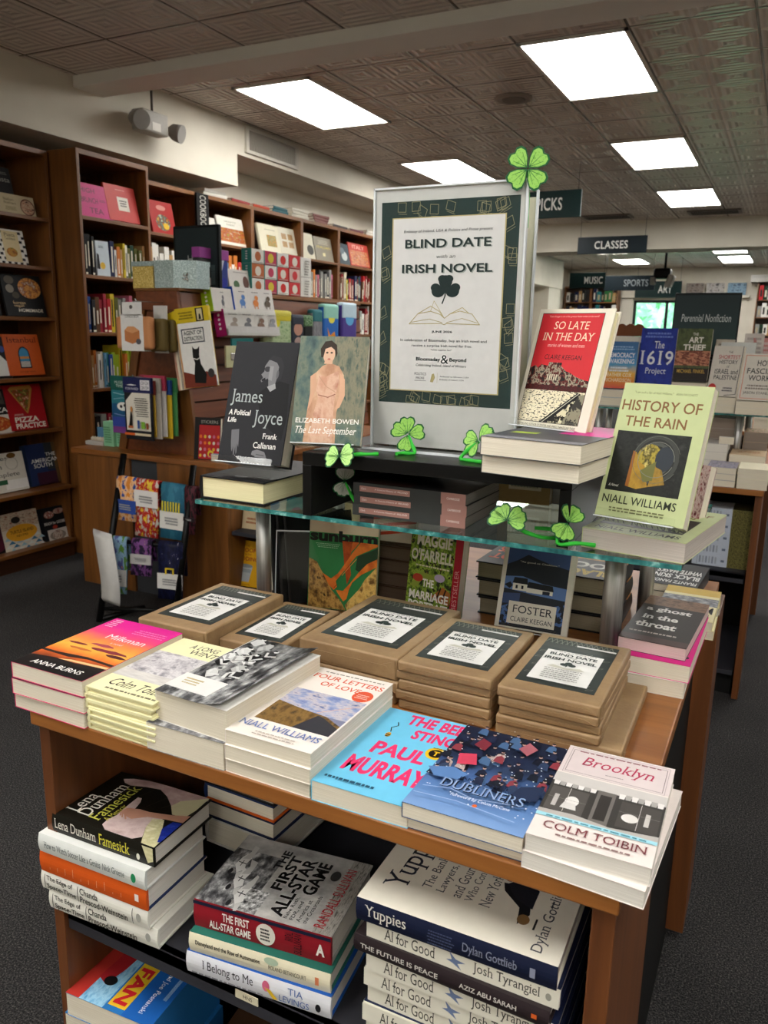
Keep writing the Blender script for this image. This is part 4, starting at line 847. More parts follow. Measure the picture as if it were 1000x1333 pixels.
socks(.52, .84, .13, .27, 'navy patterned socks with a yellow handle shape at the right of the lower rung', 's7:#14162e,#1c1f40,#c9c9d0', '#dad8d4', (.5, .8), prims=[('l', [(.35, .5), (.35, .6), (.65, .6), (.65, .5)], .03, '#d8c02f')])
r = thing('paper_bag_stack', 'stack of curled white paper bags hanging left of the sock rack', 'paper bag', loc=(-3.03, 2.87, .1), rz=R(15))
for k in range(4):
    q = MB(); prev = None
    for j in range(17):
        f = j / 16; p = (-.03 + .07 * math.sin(f * 2.2) - .012 * k + .1 * (1 - f) * .3, .02 * k - .04 * math.sin(f * 3), .36 * (1 - f) + .01)
        if prev: q.face([(prev[0] - .05, *prev[1:]), (p[0] - .05 + .0, *p[1:]), (p[0] + .07, p[1] - .03, p[2] - .015), (prev[0] + .07, prev[1] - .03, prev[2] - .015)], '#cfcdca', smooth=True)
        prev = p
    o = q.build('bag', r, weld=True); md = o.modifiers.new('thick', 'SOLIDIFY'); md.thickness = .003
# ================================================================== MAIN DISPLAY TABLE
TZ = .90; GZ = 1.1635; RZ = 1.277
TX0, TX1, TY0, TY1 = -.996, -.098, .776, 2.05
def display_table(label, mat, back=True):
    r = thing('display_table', label, 'table', mat)
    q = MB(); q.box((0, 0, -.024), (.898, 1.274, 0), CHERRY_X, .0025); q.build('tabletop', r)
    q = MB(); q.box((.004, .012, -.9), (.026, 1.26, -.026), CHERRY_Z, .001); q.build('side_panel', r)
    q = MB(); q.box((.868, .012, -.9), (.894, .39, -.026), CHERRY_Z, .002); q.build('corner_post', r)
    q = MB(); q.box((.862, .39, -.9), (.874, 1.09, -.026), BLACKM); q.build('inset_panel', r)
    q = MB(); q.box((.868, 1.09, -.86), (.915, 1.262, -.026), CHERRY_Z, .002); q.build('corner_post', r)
    q = MB(); q.box((.026, .62, -.82), (.868, .64, -.026), '#17120f'); q.build('divider_panel', r)
    s = MB(); s.box((.026, .02, -.379), (.862, .62, -.357), SHELFGREY, .0015); s.box((.026, .02, -.397), (.862, .034, -.357), SHELFGREY, .0015); s = s.build('shelf', r)
    q = MB(); q.box((.026, .02, -.80), (.862, 1.25, -.78), SHELFGREY, .0015); q.build('shelf', r)
    q = MB(); q.box((.03, .06, -.9), (.86, 1.2, -.80), BLACKM); q.build('toe_kick', r)
    return r, s
tbl, shf = display_table('cherry wood display table in front, covered with stacks of novels', Matrix.Translation((TX0, TY0, TZ)))
q = MB(); q.box((.370, .0185, -.3775), (.41, .0198, -.364), '#d8d0b4'); art(q, [T('HNS', .35, .25, .75, .75, '#3a342c')], (.370, .0184, -.3775), (.04, 0, 0), (0, 0, .0135)); q.build('shelf_label', shf)

# ------------------------------------------------------------------ front row of novels
def cloud(x, y, w, h, c, s=1):
    rr = random.Random(s); n = 14
    return ('p', [(x + w * math.cos(2 * math.pi * k / n) * rr.uniform(.7, 1), y + h * math.sin(2 * math.pi * k / n) * rr.uniform(.6, 1)) for k in range(n)], c)
milk = [('r', 0, 0, 1, 1, 'g:#1c1716,#2e2320,#d8642a,#f0b24a,#f08a4a,#ea4a78,#e02a90,#d81c8c'), ('r', 0, .0, 1, .17, '#1d1a1a'), ('p', [(0, .17), (.3, .2), (.6, .19), (1, .22), (1, .16), (0, .14)], '#2a2322'), ('p', [(0, .26), (.4, .25), (.65, .28), (1, .26), (1, .29), (.6, .31), (.2, .285), (0, .29)], '#3a2a26'), ('p', [(.35, .195), (1, .215), (1, .245), (.5, .225)], '#f0c08a'),
        cloud(.7, .45, .3, .03, '#8a3540', 3), cloud(.5, .52, .2, .025, '#b0485a', 4), cloud(.2, .47, .16, .02, '#7d3038', 5), cloud(.85, .4, .16, .025, '#5a2a30', 6), cloud(.35, .4, .22, .02, '#c9703a', 8),
        T('Milkman', .34, .64, .88, .72, '#f6e6ea'), T('a novel', .52, .57, .68, .6, '#f6d0d8'), T('ANNA BURNS', .17, .06, .86, .115, '#f2efe8', b=.01), *lines(3, .5, .97, .8, .9, '#f08ac0', 4, .35), *lines(5, .06, .2, .82, .97, '#f3d8e6', 6, .4)]
pile(3, .0255, -.948, .772, TZ, 'pink and orange sunset paperback', 'at the left front corner', 'pink sunset paperbacks', w=.15, h=.22, cover='#d9306f', prims=milk, pages=PAGES)
alw = [('r', 0, 0, 1, 1, '#f0ebbc'), ('r', .0, .24, 1, .72, 'n5:#7d7a80,#b5b0b4,#dcd8d8,#9a979c'), ('p', [(0, .5), (.2, .6), (.35, .56), (.55, .68), (.75, .58), (1, .64), (1, .5), (0, .46)], 'n9:#6f6c74,#cfcacc,#a5a1a6'), ('r', 0, .24, 1, .36, 'n4:#c6c1bd,#dedad4'), T('A LONG', .28, .86, .72, .93, '#2f2c22', f=True, sh=.1), T('WINTER', .38, .77, .98, .84, '#2f2c22', f=True, sh=.1), T('Colm Toibin', .16, .1, .98, .2, '#2f2c22', f=True, sh=.28), *lines(1, .2, .98, .04, .07, '#6f6a4c', 3, .6)]
tp = pile(6, .0115, -.806, .776, TZ, 'slim pale yellow snowy-hills hardcover', 'of its stack', 'pale yellow hardcovers', w=.128, h=.215, kind='hc', cover='#f0ebbc', prims=alw, pages=PAGES_Y, jit=.004)
bwp = [('r', 0, 0, 1, 1, '#e6e4e0'), ('r', 0, .3, 1, 1, 'n6:#1b1b1d,#5a5a5c,#a8a8a8,#e0e0de'), ('r', 0, 0, 1, .075, 'n8:#2c2c2e,#77777a,#b8b8b8'), ('p', [(.1, .5), (.35, .42), (.6, .6), (.95, .55), (.98, .68), (.55, .72), (.3, .58)], '#cfcfcd'), ('p', [(.3, .8), (.5, .7), (.95, .85), (.9, .95), (.5, .85)], '#d8d8d6'), ('e', .3, .72, .09, .06, '#c2c2c0'), ('e', .62, .84, .09, .055, '#b9b9b7'), ('p', [(.05, .62), (.25, .66), (.4, .85), (.3, .95), (.05, .8)], '#262628'), ('p', [(.6, .4), (.98, .36), (.98, .52), (.7, .5)], '#2b2b2d'), ('p', [(.12, .34), (.4, .32), (.45, .4), (.2, .46)], '#e2e2e0'), *lines(3, .12, .42, .16, .25, '#c9b98c', 2, .5)]
pr0 = book(.13, .222, .046, flat(-.683, .785, TZ + .041, -3), 'thick white paperback with a crowded black and white photo, upper of two, cover curling up', cover='#e9e6df', prims=(), pages=PAGES)
q = MB(); n = 10
for k in range(n):
    for a0, a1 in ((k / n, (k + 1) / n),):
        zf = lambda a: .046 + .012 * max(0, a - .55) ** 2 * 4 + .0012
        q.face([(-.062 + .12 * a0, -.004, zf(a0)), (-.062 + .12 * a1, -.004, zf(a1)), (-.062 + .12 * a1, .225, zf(a1)), (-.062 + .12 * a0, .225, zf(a0))], 'n5:#1b1b1d,#4a4a4c,#9d9d9d,#e0e0de', ((a0, 0), (a1, 0), (a1, 1), (a0, 1)), True)
q.T = Matrix.Translation((0, -.004, .0475))
rr = random.Random(14); crowd = []
for k in range(16):
    x, y = rr.uniform(.06, .52), rr.uniform(.36, .94); g = rr.choice(['#1d1d1f', '#2c2c2e', '#d2d2d0', '#b8b8b6', '#3c3c3e', '#e2e2e0']); a = rr.uniform(-.6, .6)
    body = [(-.07, -.05), (.05, -.06), (.08, 0), (.06, .045), (-.02, .05), (-.08, .02)]
    crowd += [('p', [(x + (u * math.cos(a) - v * math.sin(a)), y + (u * math.sin(a) + v * math.cos(a))) for u, v in body], g), ('l', [(x - .05, y + .02), (x + rr.uniform(-.02, .06), y - .04), (x + .1, y + rr.uniform(-.05, .03))], .018, rr.choice(['#cfcfcd', '#a8a8a6', '#dededc'])), ('e', x + rr.uniform(-.03, .03), y + .06, .03, .02, rr.choice(['#c9c9c7', '#b5b5b3', '#dcdcda'])), ('e', x + .005, y + .073, .03, .012, '#1a1a1c')]
art(q, crowd + [('r', 0, .085, .62, .29, '#e6e4e0'), *lines(3, .1, .36, .16, .25, '#c2b184', 2, .5)], (-.062, .0, .0), (.125, 0, 0), (0, .226, 0), 1.5e-5); q.T = Matrix.Identity(4)
o = q.build('curled_cover', pr0); md = o.modifiers.new('thick', 'SOLIDIFY'); md.thickness = .0007
book(.133, .222, .041, flat(-.688, .776, TZ, 1), 'thick white paperback with a marbled cover edge, under the curling photo cover', cover='n8:#3a3a3c,#8a8a8c,#d0d0d0', spine='#e4e1da', prims=[('r', 0, 0, 1, 1, 'n8:#2c2c2e,#77777a,#d0d0d0')])
four = [('r', 0, 0, 1, 1, '#efe6dd'), ('r', .1, .2, .98, .66, '#7d7f9a'), ('r', .1, .4, .98, .66, 'n4:#6f80b4,#9aa3c4,#c9c0c4,#55689c'), ('p', [(.1, .2), (.98, .2), (.98, .33), (.75, .4), (.45, .42), (.1, .46)], 'n9:#5a4224,#8a6a3a,#3f3020'), ('p', [(.55, .2), (.98, .2), (.98, .3), (.72, .385), (.66, .39)], '#34333a'), ('l', [(.62, .42), (.76, .5), (.94, .6)], .008, '#d8b0a0'), T('FOUR LETTERS', .1, .85, .98, .91, '#d8573a', b=.012), T('OF LOVE', .28, .755, .78, .815, '#d8573a', b=.012), *lines(1, .15, .95, .945, .97, '#8a8078', 7, .5), ('e', .86, .73, .115, .075, '#de5634'), *lines(3, .78, .94, .7, .76, '#f4d8cc', 3, .4), T('NIALL WILLIAMS', .03, .1, .96, .16, '#5c74b0', f=True), *lines(2, .25, .8, .03, .08, '#b5a89c', 5, .35)]
pile(3, .021, -.551, .777, TZ, 'cream paperback with a road and rainbow photo', 'of its stack', 'cream paperbacks with a rainbow road', w=.134, h=.236, cover='#efe6dd', prims=four)
bee = [('r', 0, 0, 1, 1, '#6fc3e6'), T('THE BEE', .33, .84, 1.0 - .02, .97, '#e6336a', b=.04), T('STING', .5, .68, .98, .80, '#e6336a', b=.04), T('PAUL', .24, .42, .82, .57, '#e6336a', b=.04), T('MURRAY', .13, .18, .98, .36, '#e6336a', b=.04), ('e', .87, .58, .11, .07, '#e6b81f'), ('e', .87, .58, .075, .047, '#1c1a16'), T('T', .84, .555, .9, .605, '#e6b81f', f=True, b=.03), *lines(1, .79, .95, .635, .65, '#5a4a10', 2, .6), ('e', .27, .66, .03, .03, '#d8a83a'), ('r', .245, .655, .295, .668, '#1c1612'), ('r', .25, .635, .29, .645, '#1c1612'), ('l', [(.27, .7), (.24, .75), (.29, .79), (.26, .83)], .006, '#2a2a2a'), *lines(1, .06, .62, .07, .1, '#26506a', 4, .7), ('r', .2, .06, .5, .063, '#26506a')]
book(.134, .228, .028, flat(-.416, .777, TZ, 1), 'sky blue paperback with big hot pink hand-lettered words and a tiny bee', cover='#6fc3e6', prims=bee)
rr = random.Random(11); folk = []
for k in range(64):
    x, y = rr.uniform(.02, .98), rr.uniform(.36, .97); c = rr.choice(['#171b2a', '#232a44', '#1c2236', '#31405f', '#4a6890', '#8a3a44', '#c9b8b4'])
    folk += [('p', [(x - .045, y - .06), (x + .05, y - .07), (x + .035, y), (x, y + .022), (x - .035, y)], c), ('e', x, y + .034, .016, .013, '#b5948a'), ('e', x - .004, y + .044, .018, .009, '#15161c')]
for k in range(90): folk.append(('e', rr.random(), rr.uniform(.1, 1), .006, .004, '#e6eaf0'))
dub = [('r', 0, 0, 1, 1, 'g:#7a9ccc,#5f84ba,#4a6aa0,#28324c,#20283f,#1c2236'), *folk, ('p', [(0, .36), (.2, .42), (.35, .38), (.3, .3), (.1, .28)], '#5a80b6'), ('p', [(.72, .2), (.98, .3), (.98, .46), (.8, .4)], '#232f4c'), ('l', [(.08, .16), (.3, .2), (.5, .16), (.8, .2)], .006, '#9ab4dc'), ('l', [(.05, .08), (.4, .1), (.9, .06)], .006, '#9ab4dc'), T('JAMES JOYCE', .3, .31, .74, .345, '#1c2a4a', f=True), T('DUBLINERS', .2, .2, .9, .29, '#101828', f=True, b=.03), T('DUBLINERS', .195, .205, .895, .295, '#8fa9d4', f=True, b=.0), T('Foreword by Colum McCann', .33, .13, .82, .165, '#e6ecf4', sh=.15), ('e', .56, .1, .02, .014, '#d8642a'), ('p', [(.22, .72), (.34, .68), (.36, .78), (.26, .82)], '#7d2f3c'), ('p', [(.6, .8), (.7, .74), (.76, .84), (.66, .9)], '#a8606a'), ('p', [(.2, .46), (.36, .5), (.3, .62), (.16, .58)], '#c9405a')]
book(.149, .218, .02, flat(-.281, .775, TZ + .0165, 0), 'dark blue paperback with a snowy crowd illustration, upper of two', cover='#31466e', prims=dub)
book(.147, .212, .0165, flat(-.279, .782, TZ, 1), 'white-edged paperback, lower of two under the snowy crowd cover', cover='#31466e', prims=dub[:1])
brk = [('r', 0, 0, 1, 1, '#e4dad4'), ('r', .0, .68, 1, .99, '#d9cbca'), ('l', [(.06, .96), (.94, .96), (.94, .7), (.06, .7), (.06, .96)], .004, '#8a7c7c'), ('l', [(.04, .98), (.96, .98), (.96, .68), (.04, .68), (.04, .98)], .003, '#a89a9a'), T('Brooklyn', .18, .765, .84, .9, '#b02a4e', sh=.25, f=True), *lines(1, .1, .9, .945, .965, '#8a4a54', 8, .5), *lines(1, .42, .6, .735, .75, '#8a7c7c', 8, .5),
       ('r', .0, .2, 1, .66, '#3b3836'), ('r', 0, .56, 1, .66, '#c9c4c0')] + [('p', [(.02 + .055 * k, .56), (.075 + .055 * k, .56), (.07 + .055 * k, .52), (.025 + .055 * k, .52)], ['#e2dedb', '#a8a4a0'][k % 2]) for k in range(7)] + [('p', [(.6 + .055 * k, .58), (.655 + .055 * k, .58), (.65 + .055 * k, .53), (.605 + .055 * k, .53)], ['#e2dedb', '#a8a4a0'][k % 2]) for k in range(7)] + [
       ('r', .03, .26, .36, .5, '#55514e'), ('r', .64, .26, .98, .51, '#4a4643'), ('r', .42, .22, .58, .56, '#6f6a66'), ('r', .45, .27, .55, .52, '#332f2d'), ('e', .24, .38, .06, .05, '#e6e2de'), ('p', [(.16, .3), (.3, .3), (.28, .36), (.18, .36)], '#d8d4d0'), ('e', .74, .36, .07, .04, '#dcd8d4'), ('r', .08, .3, .12, .42, '#b9b4b0'), ('r', .86, .32, .9, .44, '#c2bdb8'), ('p', [(0, .2), (1, .2), (1, .26), (.6, .23), (.3, .26), (0, .25)], '#b5b0ab'),
       ('r', 0, .185, 1, .215, '#9fd4e2'), *lines(1, .05, .95, .192, .208, '#4a8494', 9, .7), T('COLM TOIBIN', .1, .085, .94, .15, '#7a3a40', f=True), *lines(1, .2, .85, .04, .06, '#8a6a68', 9, .6)]
brk += [('l', [(.195, .26), (.195, .5)], .003, '#cfcac6'), ('l', [(.81, .26), (.81, .51)], .003, '#cfcac6'), ('l', [(.03, .38), (.36, .38)], .002, '#8a8682'), ('l', [(.64, .4), (.98, .4)], .002, '#8a8682')]
book(.134, .218, .022, flat(-.137, .777, TZ + .0215, 1), 'pinkish paperback with an old shop front photo, at the right front corner', cover='#e4dad4', prims=brk, pages=PAGES_W)
book(.134, .218, .0215, flat(-.14, .772, TZ, -3), 'white-edged paperback, lower of two under the shop front cover', cover='#e4dad4', prims=brk[:1], pages=PAGES_W)

# ------------------------------------------------------------------ parcels in brown paper
rr = random.Random(5)
BOOKPAT = []
for k in range(30):
    x, y = rr.uniform(.02, .9), rr.uniform(.02, .94); w, h = .07, .045
    BOOKPAT += [('l', [(x, y), (x + w, y + .015), (x + w + .02, y + h), (x + .02, y + h - .01), (x, y)], .005, '#77796e')]
def plabel(q, w, d, z):
    lx, ly = w * .78, d * .62
    art(q, [('r', 0, 0, 1, 1, '#2f3432'), *BOOKPAT, ('r', .115, .09, .885, .91, '#e6e4e0'), *lines(1, .2, .8, .875, .895, '#77756f', 1, .6), T('BLIND DATE', .18, .77, .82, .84, '#1f2a28', b=.03), *lines(1, .42, .58, .735, .75, '#55534e', 2, .6), T('IRISH NOVEL', .15, .64, .85, .71, '#1f2a28', b=.03), ('e', .45, .545, .05, .035, '#1f2a28'), ('e', .56, .545, .05, .035, '#1f2a28'), ('e', .505, .585, .05, .035, '#1f2a28'), ('l', [(.505, .56), (.49, .49)], .012, '#1f2a28'), ('p', [(.25, .45), (.5, .42), (.75, .45), (.68, .5), (.5, .46), (.32, .5)], '#c9c6b8'), *lines(6, .22, .78, .15, .4, '#8a8882', 6, .35)],
        (-w * .39, d * .14, z), (lx, 0, 0), (0, ly, 0), 4e-5)
    art(q, [('r', 0, 0, 1, 1, '#353a38'), *[('l', [(x / 14, .1), (x / 14 + .05, .9), (x / 14 + .1, .1)], .06, '#74776c') for x in range(13)], ('r', .45, .02, .99, .28, '#e0deda')], (-w * .39, d * .83, z), (w * .78, 0, 0), (0, d * .1, 0), 4e-5)
def parcel(w, d, t, mat, label, group='parcels in brown paper', lab=True, flap=1):
    r = thing('wrapped_parcel', label, 'parcel', mat, group)
    q = MB(); q.box((-w / 2, 0, 0), (w / 2, d, t), KRAFT, min(.0035, t * .22))
    q.build('brown_paper', r)
    q = MB(); e = .0012
    if t > .03:
        q.face([(w / 2 - .045, -e, t * .45), (w / 2 - .004, -e, t * .06), (w / 2 - .004, -e * 2, t * .9)], KRAFT); q.face([(w / 2 - .06, -e, t * .12), (w / 2 - .004, -e * 1.6, t * .08), (w / 2 - .004, -e * 1.6, t * .86), (w / 2 - .03, -e, t * .5)], KRAFT)
    q.face([(-w / 2 + .004, -e, t * .2), (w / 2 - .004, -e, t * .2), (w / 2 - .02, -e * 1.8, t * .62), (-w / 2 + .02, -e * 1.8, t * .62)], KRAFT)
    q.face([(w / 2 + e, .004, t * .15), (w / 2 + e, .035, t * .15), (w / 2 + e * 1.6, .004, t * .85)], KRAFT)
    o = q.build('folded_flap', r); md = o.modifiers.new('thick', 'SOLIDIFY'); md.thickness = .0009
    if lab:
        q = MB(); q.box((-w * .392, d * .138, t - .0002), (w * .392, d * .932, t + .0003), '#3a3e3b'); plabel(q, w, d, t + .00035); q.build('paper_label', r)
    return r
def parcels(w, d, ts, x, y, where, yaw=0.0, dx=None, top='with the event label'):
    rr = random.Random(int(abs(x) * 1000)); z = TZ + sum(ts); first = None
    for k, t in enumerate(ts):
        z -= t
        dw = (dx or {}).get(k, 0)
        parcel(w + dw + rr.uniform(-.004, .004) * (k > 0), d + rr.uniform(-.006, .004) * (k > 0), t, flat(x + rr.uniform(-.003, .003) * (k > 0) + dw / 2, y + (rr.uniform(-.002, .004) if k else 0), z, yaw + rr.uniform(-1, 1) * (k > 0)),
               'brown paper parcel %s, %s' % (where, 'topmost, with a printed label' if k == 0 else ('%s, edges only' % ORD[k] if k < len(ts) - 1 else 'bottom one, edges only')), lab=(k == 0))
parcels(.152, .236, [.042, .038], -.911, 1.006, 'in the left back stack')
parcels(.122, .22, [.03, .03], -.773, 1.04, 'behind the curling photo paperback', 2)
parcels(.186, .262, [.038, .022, .02], -.594, 1.065, 'in the wide middle stack', -1)
parcels(.155, .226, [.017, .014, .018, .016, .015], -.422, 1.058, 'in the stack second from the right')
parcels(.150, .243, [.017, .015, .014, .014, .02], -.258, 1.05, 'in the right-hand stack', dx={4: .03})

# ------------------------------------------------------------------ small stacks on the right, behind the parcels
gh = [('r', 0, 0, 1, 1, '#2e2826'), ('r', 0, .78, 1, 1, 'n5:#5a4236,#8a6a54,#3a2c26'), ('r', 0, 0, 1, .1, '#4a3634'), T('a ghost', .1, .62, .82, .74, '#ece8e4', b=.03, f=True), T('in the', .12, .46, .68, .56, '#ece8e4', b=.03, f=True), T('throat', .08, .28, .72, .4, '#ece8e4', b=.03, f=True), *lines(1, .06, .8, .16, .2, '#b9aca6', 3, .6)]
book(.112, .262, .022, flat(-.158, 1.338, TZ + .058, -3), 'dark brown paperback with white slab letters, topmost beside the steel pole', cover='#3a2f2c', prims=gh, pages=mk_pages('page_edges_pinkish', '#c9b0ac', '#e2cdc8'))
book(.118, .27, .03, flat(-.151, 1.318, TZ + .028, -1), 'hot pink covered thick paperback under the dark brown one', cover='#d81f86', prims=[T('NO', .6, .1, .95, .16, '#3a1030', b=.03)])
book(.116, .25, .028, flat(-.155, 1.314, TZ, 1), 'thick white paperback at the bottom beside the steel pole', cover='#d8d4cc', pages=PAGES)
mxp = [('r', 0, 0, 1, 1, '#ece2b4'), ('r', 0, .0, 1, .22, '#d8b85a'), ('r', 0, .3, 1, .55, 'n6:#4a4c52,#8a8c92,#c9c9c9'), T('MARXISM', .05, .58, .95, .78, '#2a2a2e', b=.02), T('BLACK', .1, .82, .6, .95, '#c9a83a', b=.02)]
for k in range(2): book(.112, .22, .0185, Matrix.Translation((-.137, 1.84, TZ + .0185 * (1 - k))) @ Matrix.Rotation(R(180 + k), 4, 'Z'), 'pale yellow paperback with upside-down lettering by the far table corner, %s of two' % ['upper', 'lower'][k], cover='#ece2b4', prims=mxp)
fan = [('r', 0, 0, 1, 1, '#2b2c30'), T('FRANTZ FANON', .05, .78, .95, .9, '#e2e2e0', b=.02), T('BLACK SKIN', .05, .52, .95, .7, '#e2e2e0', b=.03), T('WHITE MASKS', .05, .3, .95, .48, '#e2e2e0', b=.03)]
for k in range(2): book(.112, .2, .018, Matrix.Translation((-.178, 2.04, TZ + .018 * (1 - k))) @ Matrix.Rotation(R(177 - k), 4, 'Z'), 'black paperback with white upside-down lettering at the far table edge, %s of two' % ['upper', 'lower'][k], cover='#2b2c30', prims=fan)

# ------------------------------------------------------------------ under the glass shelf
def easel(x, y, z, t, yaw, lean, w, h, label, drop=0.0, ledge=.018):
    rot = Matrix.Rotation(R(yaw), 4, 'Z') @ Matrix.Rotation(R(90 - lean), 4, 'X')
    r = thing('book_stand', label, 'book stand', Matrix.Translation((x, y, z)) @ rot, 'clear book stands')
    q = MB(); q.box((-w / 2, -.003, -t - .0055), (w / 2, h, -t - .0025), ACRYL); q.build('back_plate', r)
    q = MB(); q.box((-w / 2, -.0035, -t - .005), (w / 2, -.0008, ledge), ACRYL); q.box((-w / 2, -.0035, ledge), (w / 2, .009, ledge + .0025), ACRYL); q.box((-w / 2, -.0042, ledge + .0004), (w / 2, -.0026, ledge + .0029), ACRYL_EDGE); q.build('front_ledge', r)
    q = MB(); l = R(lean); dn = Vector((0, -math.cos(l), -math.sin(l)))
    if drop > .003:
        a = Vector((0, -.003, ledge)); c = a + dn * drop; q.face([a + Vector((-w / 2, 0, 0)), a + Vector((w / 2, 0, 0)), c + Vector((w / 2, 0, 0)), c + Vector((-w / 2, 0, 0))], ACRYL)
        o = q.build('front_foot', r); md = o.modifiers.new('thick', 'SOLIDIFY'); md.thickness = .0025; q = MB()
    a = Vector((0, h * .7, -t - .0055)); fd = Vector((0, -math.cos(l), -math.sin(l))); ln = (a.y * math.cos(l) + a.z * math.sin(l)) + drop - .0
    ln = a.dot(-dn) + drop; c = a + dn * ln + Vector((0, math.sin(l), -math.cos(l))) * .035
    q.face([a + Vector((-w * .3, 0, 0)), a + Vector((w * .3, 0, 0)), c + Vector((w * .3, 0, 0)), c + Vector((-w * .3, 0, 0))], ACRYL)
    o = q.build('rear_strut', r); md = o.modifiers.new('thick', 'SOLIDIFY'); md.thickness = .0025
def shown(w, h, t, x, y, z, yaw, lean, label, cover, prims, sw, sh_, slabel, drop=.0, kind='pb', **kw):
    b = book(w, h, t, stand(x, y, z, t, yaw, lean), label, kind=kind, cover=cover, prims=prims, name='display_book', **kw)
    easel(x, y, z, t, yaw, lean, sw, sh_, slabel, drop)
    return b
sun_ = [('r', 0, 0, 1, 1, '#2f7a44'), ('r', 0, .87, 1, 1, '#c9b79c'), T('sunburn', .01, .77, .99, .9, '#14120f', b=.05), *lines(3, .1, .45, .7, .76, '#9cc4a0', 2, .35),
        ('p', [(0.486,0.79),(0.624,0.79),(0.625,0.684),(0.598,0.582),(0.632,0.418),(0.577,0.301),(0.525,0.532),(0.506,0.671)], 'n4:#8a3412,#b5521c,#9a3f14'), ('p', [(0.632,0.79),(0.735,0.79),(0.673,0.722),(0.617,0.671)], 'n4:#c9662a,#b5521c'), ('p', [(0.715,0.633),(0.998,0.741),(1,0.62),(0.858,0.557),(0.745,0.456),(0.692,0.481)], '#1f3a24'), ('p', [(0.008,0.57),(0.122,0.532),(0.198,0.43),(0.273,0.354),(0.351,0.228),(0.498,0.101),(0.574,0.006),(0.012,0.006)], 'n9:#3a2412,#8a6432,#c99a52,#2a1a0e'), ('p', [(1,0.532),(0.837,0.38),(0.76,0.266),(0.617,0.127),(0.561,0.063),(0.592,0.006),(1,0.006)], 'n9:#b98a44,#e0b868,#6a4a22'), ('p', [(0.752,0.79),(1,0.785),(1,0.76),(0.697,0.633),(0.507,0.43),(0.412,0.329),(0.434,0.266),(0.386,0.225),(0.313,0.278),(0.256,0.354),(0.217,0.408),(0.342,0.352),(0.44,0.418),(0.534,0.532),(0.643,0.671)], 'n3:#a8461a,#d8762a,#c9601f'), ('p', [(1,0.62),(1,0.532),(0.782,0.43),(0.652,0.329),(0.608,0.241),(0.581,0.139),(0.533,0.104),(0.439,0.203),(0.42,0.228),(0.523,0.225),(0.619,0.316),(0.745,0.456),(0.858,0.557)], 'n3:#b5501c,#e0802f,#c9641f'), ('l', [(.43, .29), (.39, .25)], .006, '#7a2a10'), ('l', [(.7, .6), (.5, .4)], .006, '#e8984a')]
shown(.152, .188, .014, -.797, 1.40, .905, 11, 6, 'green paperback with orange-lit crossed legs on a rock, standing under the glass', '#2f7a44', sun_, .13, .15, 'clear stand under the green crossed-legs paperback')
for k in range(3):
    mt = Matrix.Translation((-.955 + .018 * k, 1.42 + .01 * k, TZ)) @ Matrix.Rotation(R(30), 4, 'Z') @ Matrix.Rotation(R(0), 4, 'X')
    book(.15, .195, .016, mt @ Matrix.Rotation(R(90), 4, 'Y') @ Matrix.Rotation(R(90), 4, 'Z') @ Matrix.Translation((-.075, 0, 0)) if 0 else Matrix.Translation((-.905 + .02 * k, 1.44, TZ + .004)) @ Matrix.Rotation(R(48), 4, 'Z') @ Matrix.Rotation(R(76), 4, 'X'), 'black hardcover leaning in a row left of the green paperback, %s from the left' % NTH[k], kind='hc', cover='#121214', pages=PAGES_G, group='leaning black hardcovers')
r = thing('acrylic_holder', 'empty clear acrylic holder between the black hardcovers and the green paperback', 'sign holder', loc=(-.872, 1.37, TZ), rz=R(25))
q = MB(); q.box((-.06, -.004, 0), (.06, -.001, .17), ACRYL, 0, Matrix.Rotation(R(-12), 4, 'X')); q.box((-.06, .0, 0), (.06, .06, .003), ACRYL); q.build('panel', r)
q = MB()
for a, c in (((-.061, -.005, 0), (-.059, 0, .17)), ((-.06, -.005, .168), (.06, 0, .171))): q.box(a, c, ACRYL_EDGE, 0, Matrix.Rotation(R(-12), 4, 'X'))
q.build('edge', r)
pile(5, .031, -.715, 1.53, TZ, 'brown cloth hardcover', 'behind the green crossed-legs paperback', 'brown hardcovers under the glass', w=.13, h=.19, kind='hc', cover='#5a4436', pages=mk_pages('page_edges_brown', '#5f4a3c', '#7a6454'), jit=.006)
book(.1, .09, .012, stand(-.735, 1.525, 1.035, .012, 5, 4), 'small card with red diagonal stripes on the brown hardcovers', cover='#d8c9b4', prims=[('p', [(0, .1 + .2 * k), (1, .3 + .2 * k), (1, .38 + .2 * k), (0, .18 + .2 * k)], '#c9452a') for k in range(4)])
mag = [('r', 0, 0, 1, 1, 's9:#27301a,#5f7a24,#8fa83a,#2a3018,#a8862a'), ('r', .86, 0, 1, 1, '#a81c2c'), T('BESTSELLER', .89, .1, .97, .6, '#d89a9a', rot=90), T('MAGGIE', .12, .83, .8, .98, '#dcd6c4', b=.03), T("O'FARRELL", .03, .64, .84, .79, '#dcd6c4', b=.03), *lines(1, .12, .8, .57, .6, '#d8cfae', 3, .6), ('p', [(.05, .3), (.25, .5), (.5, .48), (.55, .36), (.3, .42), (.2, .3)], '#8a9a3a'), ('e', .2, .42, .1, .05, '#b5402a'), ('p', [(.5, .22), (.7, .36), (.85, .3), (.84, .14), (.6, .16)], '#a8642a'), ('l', [(.6, .2), (.66, .34)], .02, '#2a1a10'), ('l', [(.7, .18), (.76, .33)], .02, '#2a1a10'), ('e', .62, .46, .1, .05, '#b9a8c4'), T('THE', .3, .32, .52, .42, '#f0ece0', b=.03), T('MARRIAGE', .06, .15, .82, .26, '#f0ece0', b=.03), T('PORTRAIT', .06, .03, .82, .13, '#f0ece0', b=.03)]
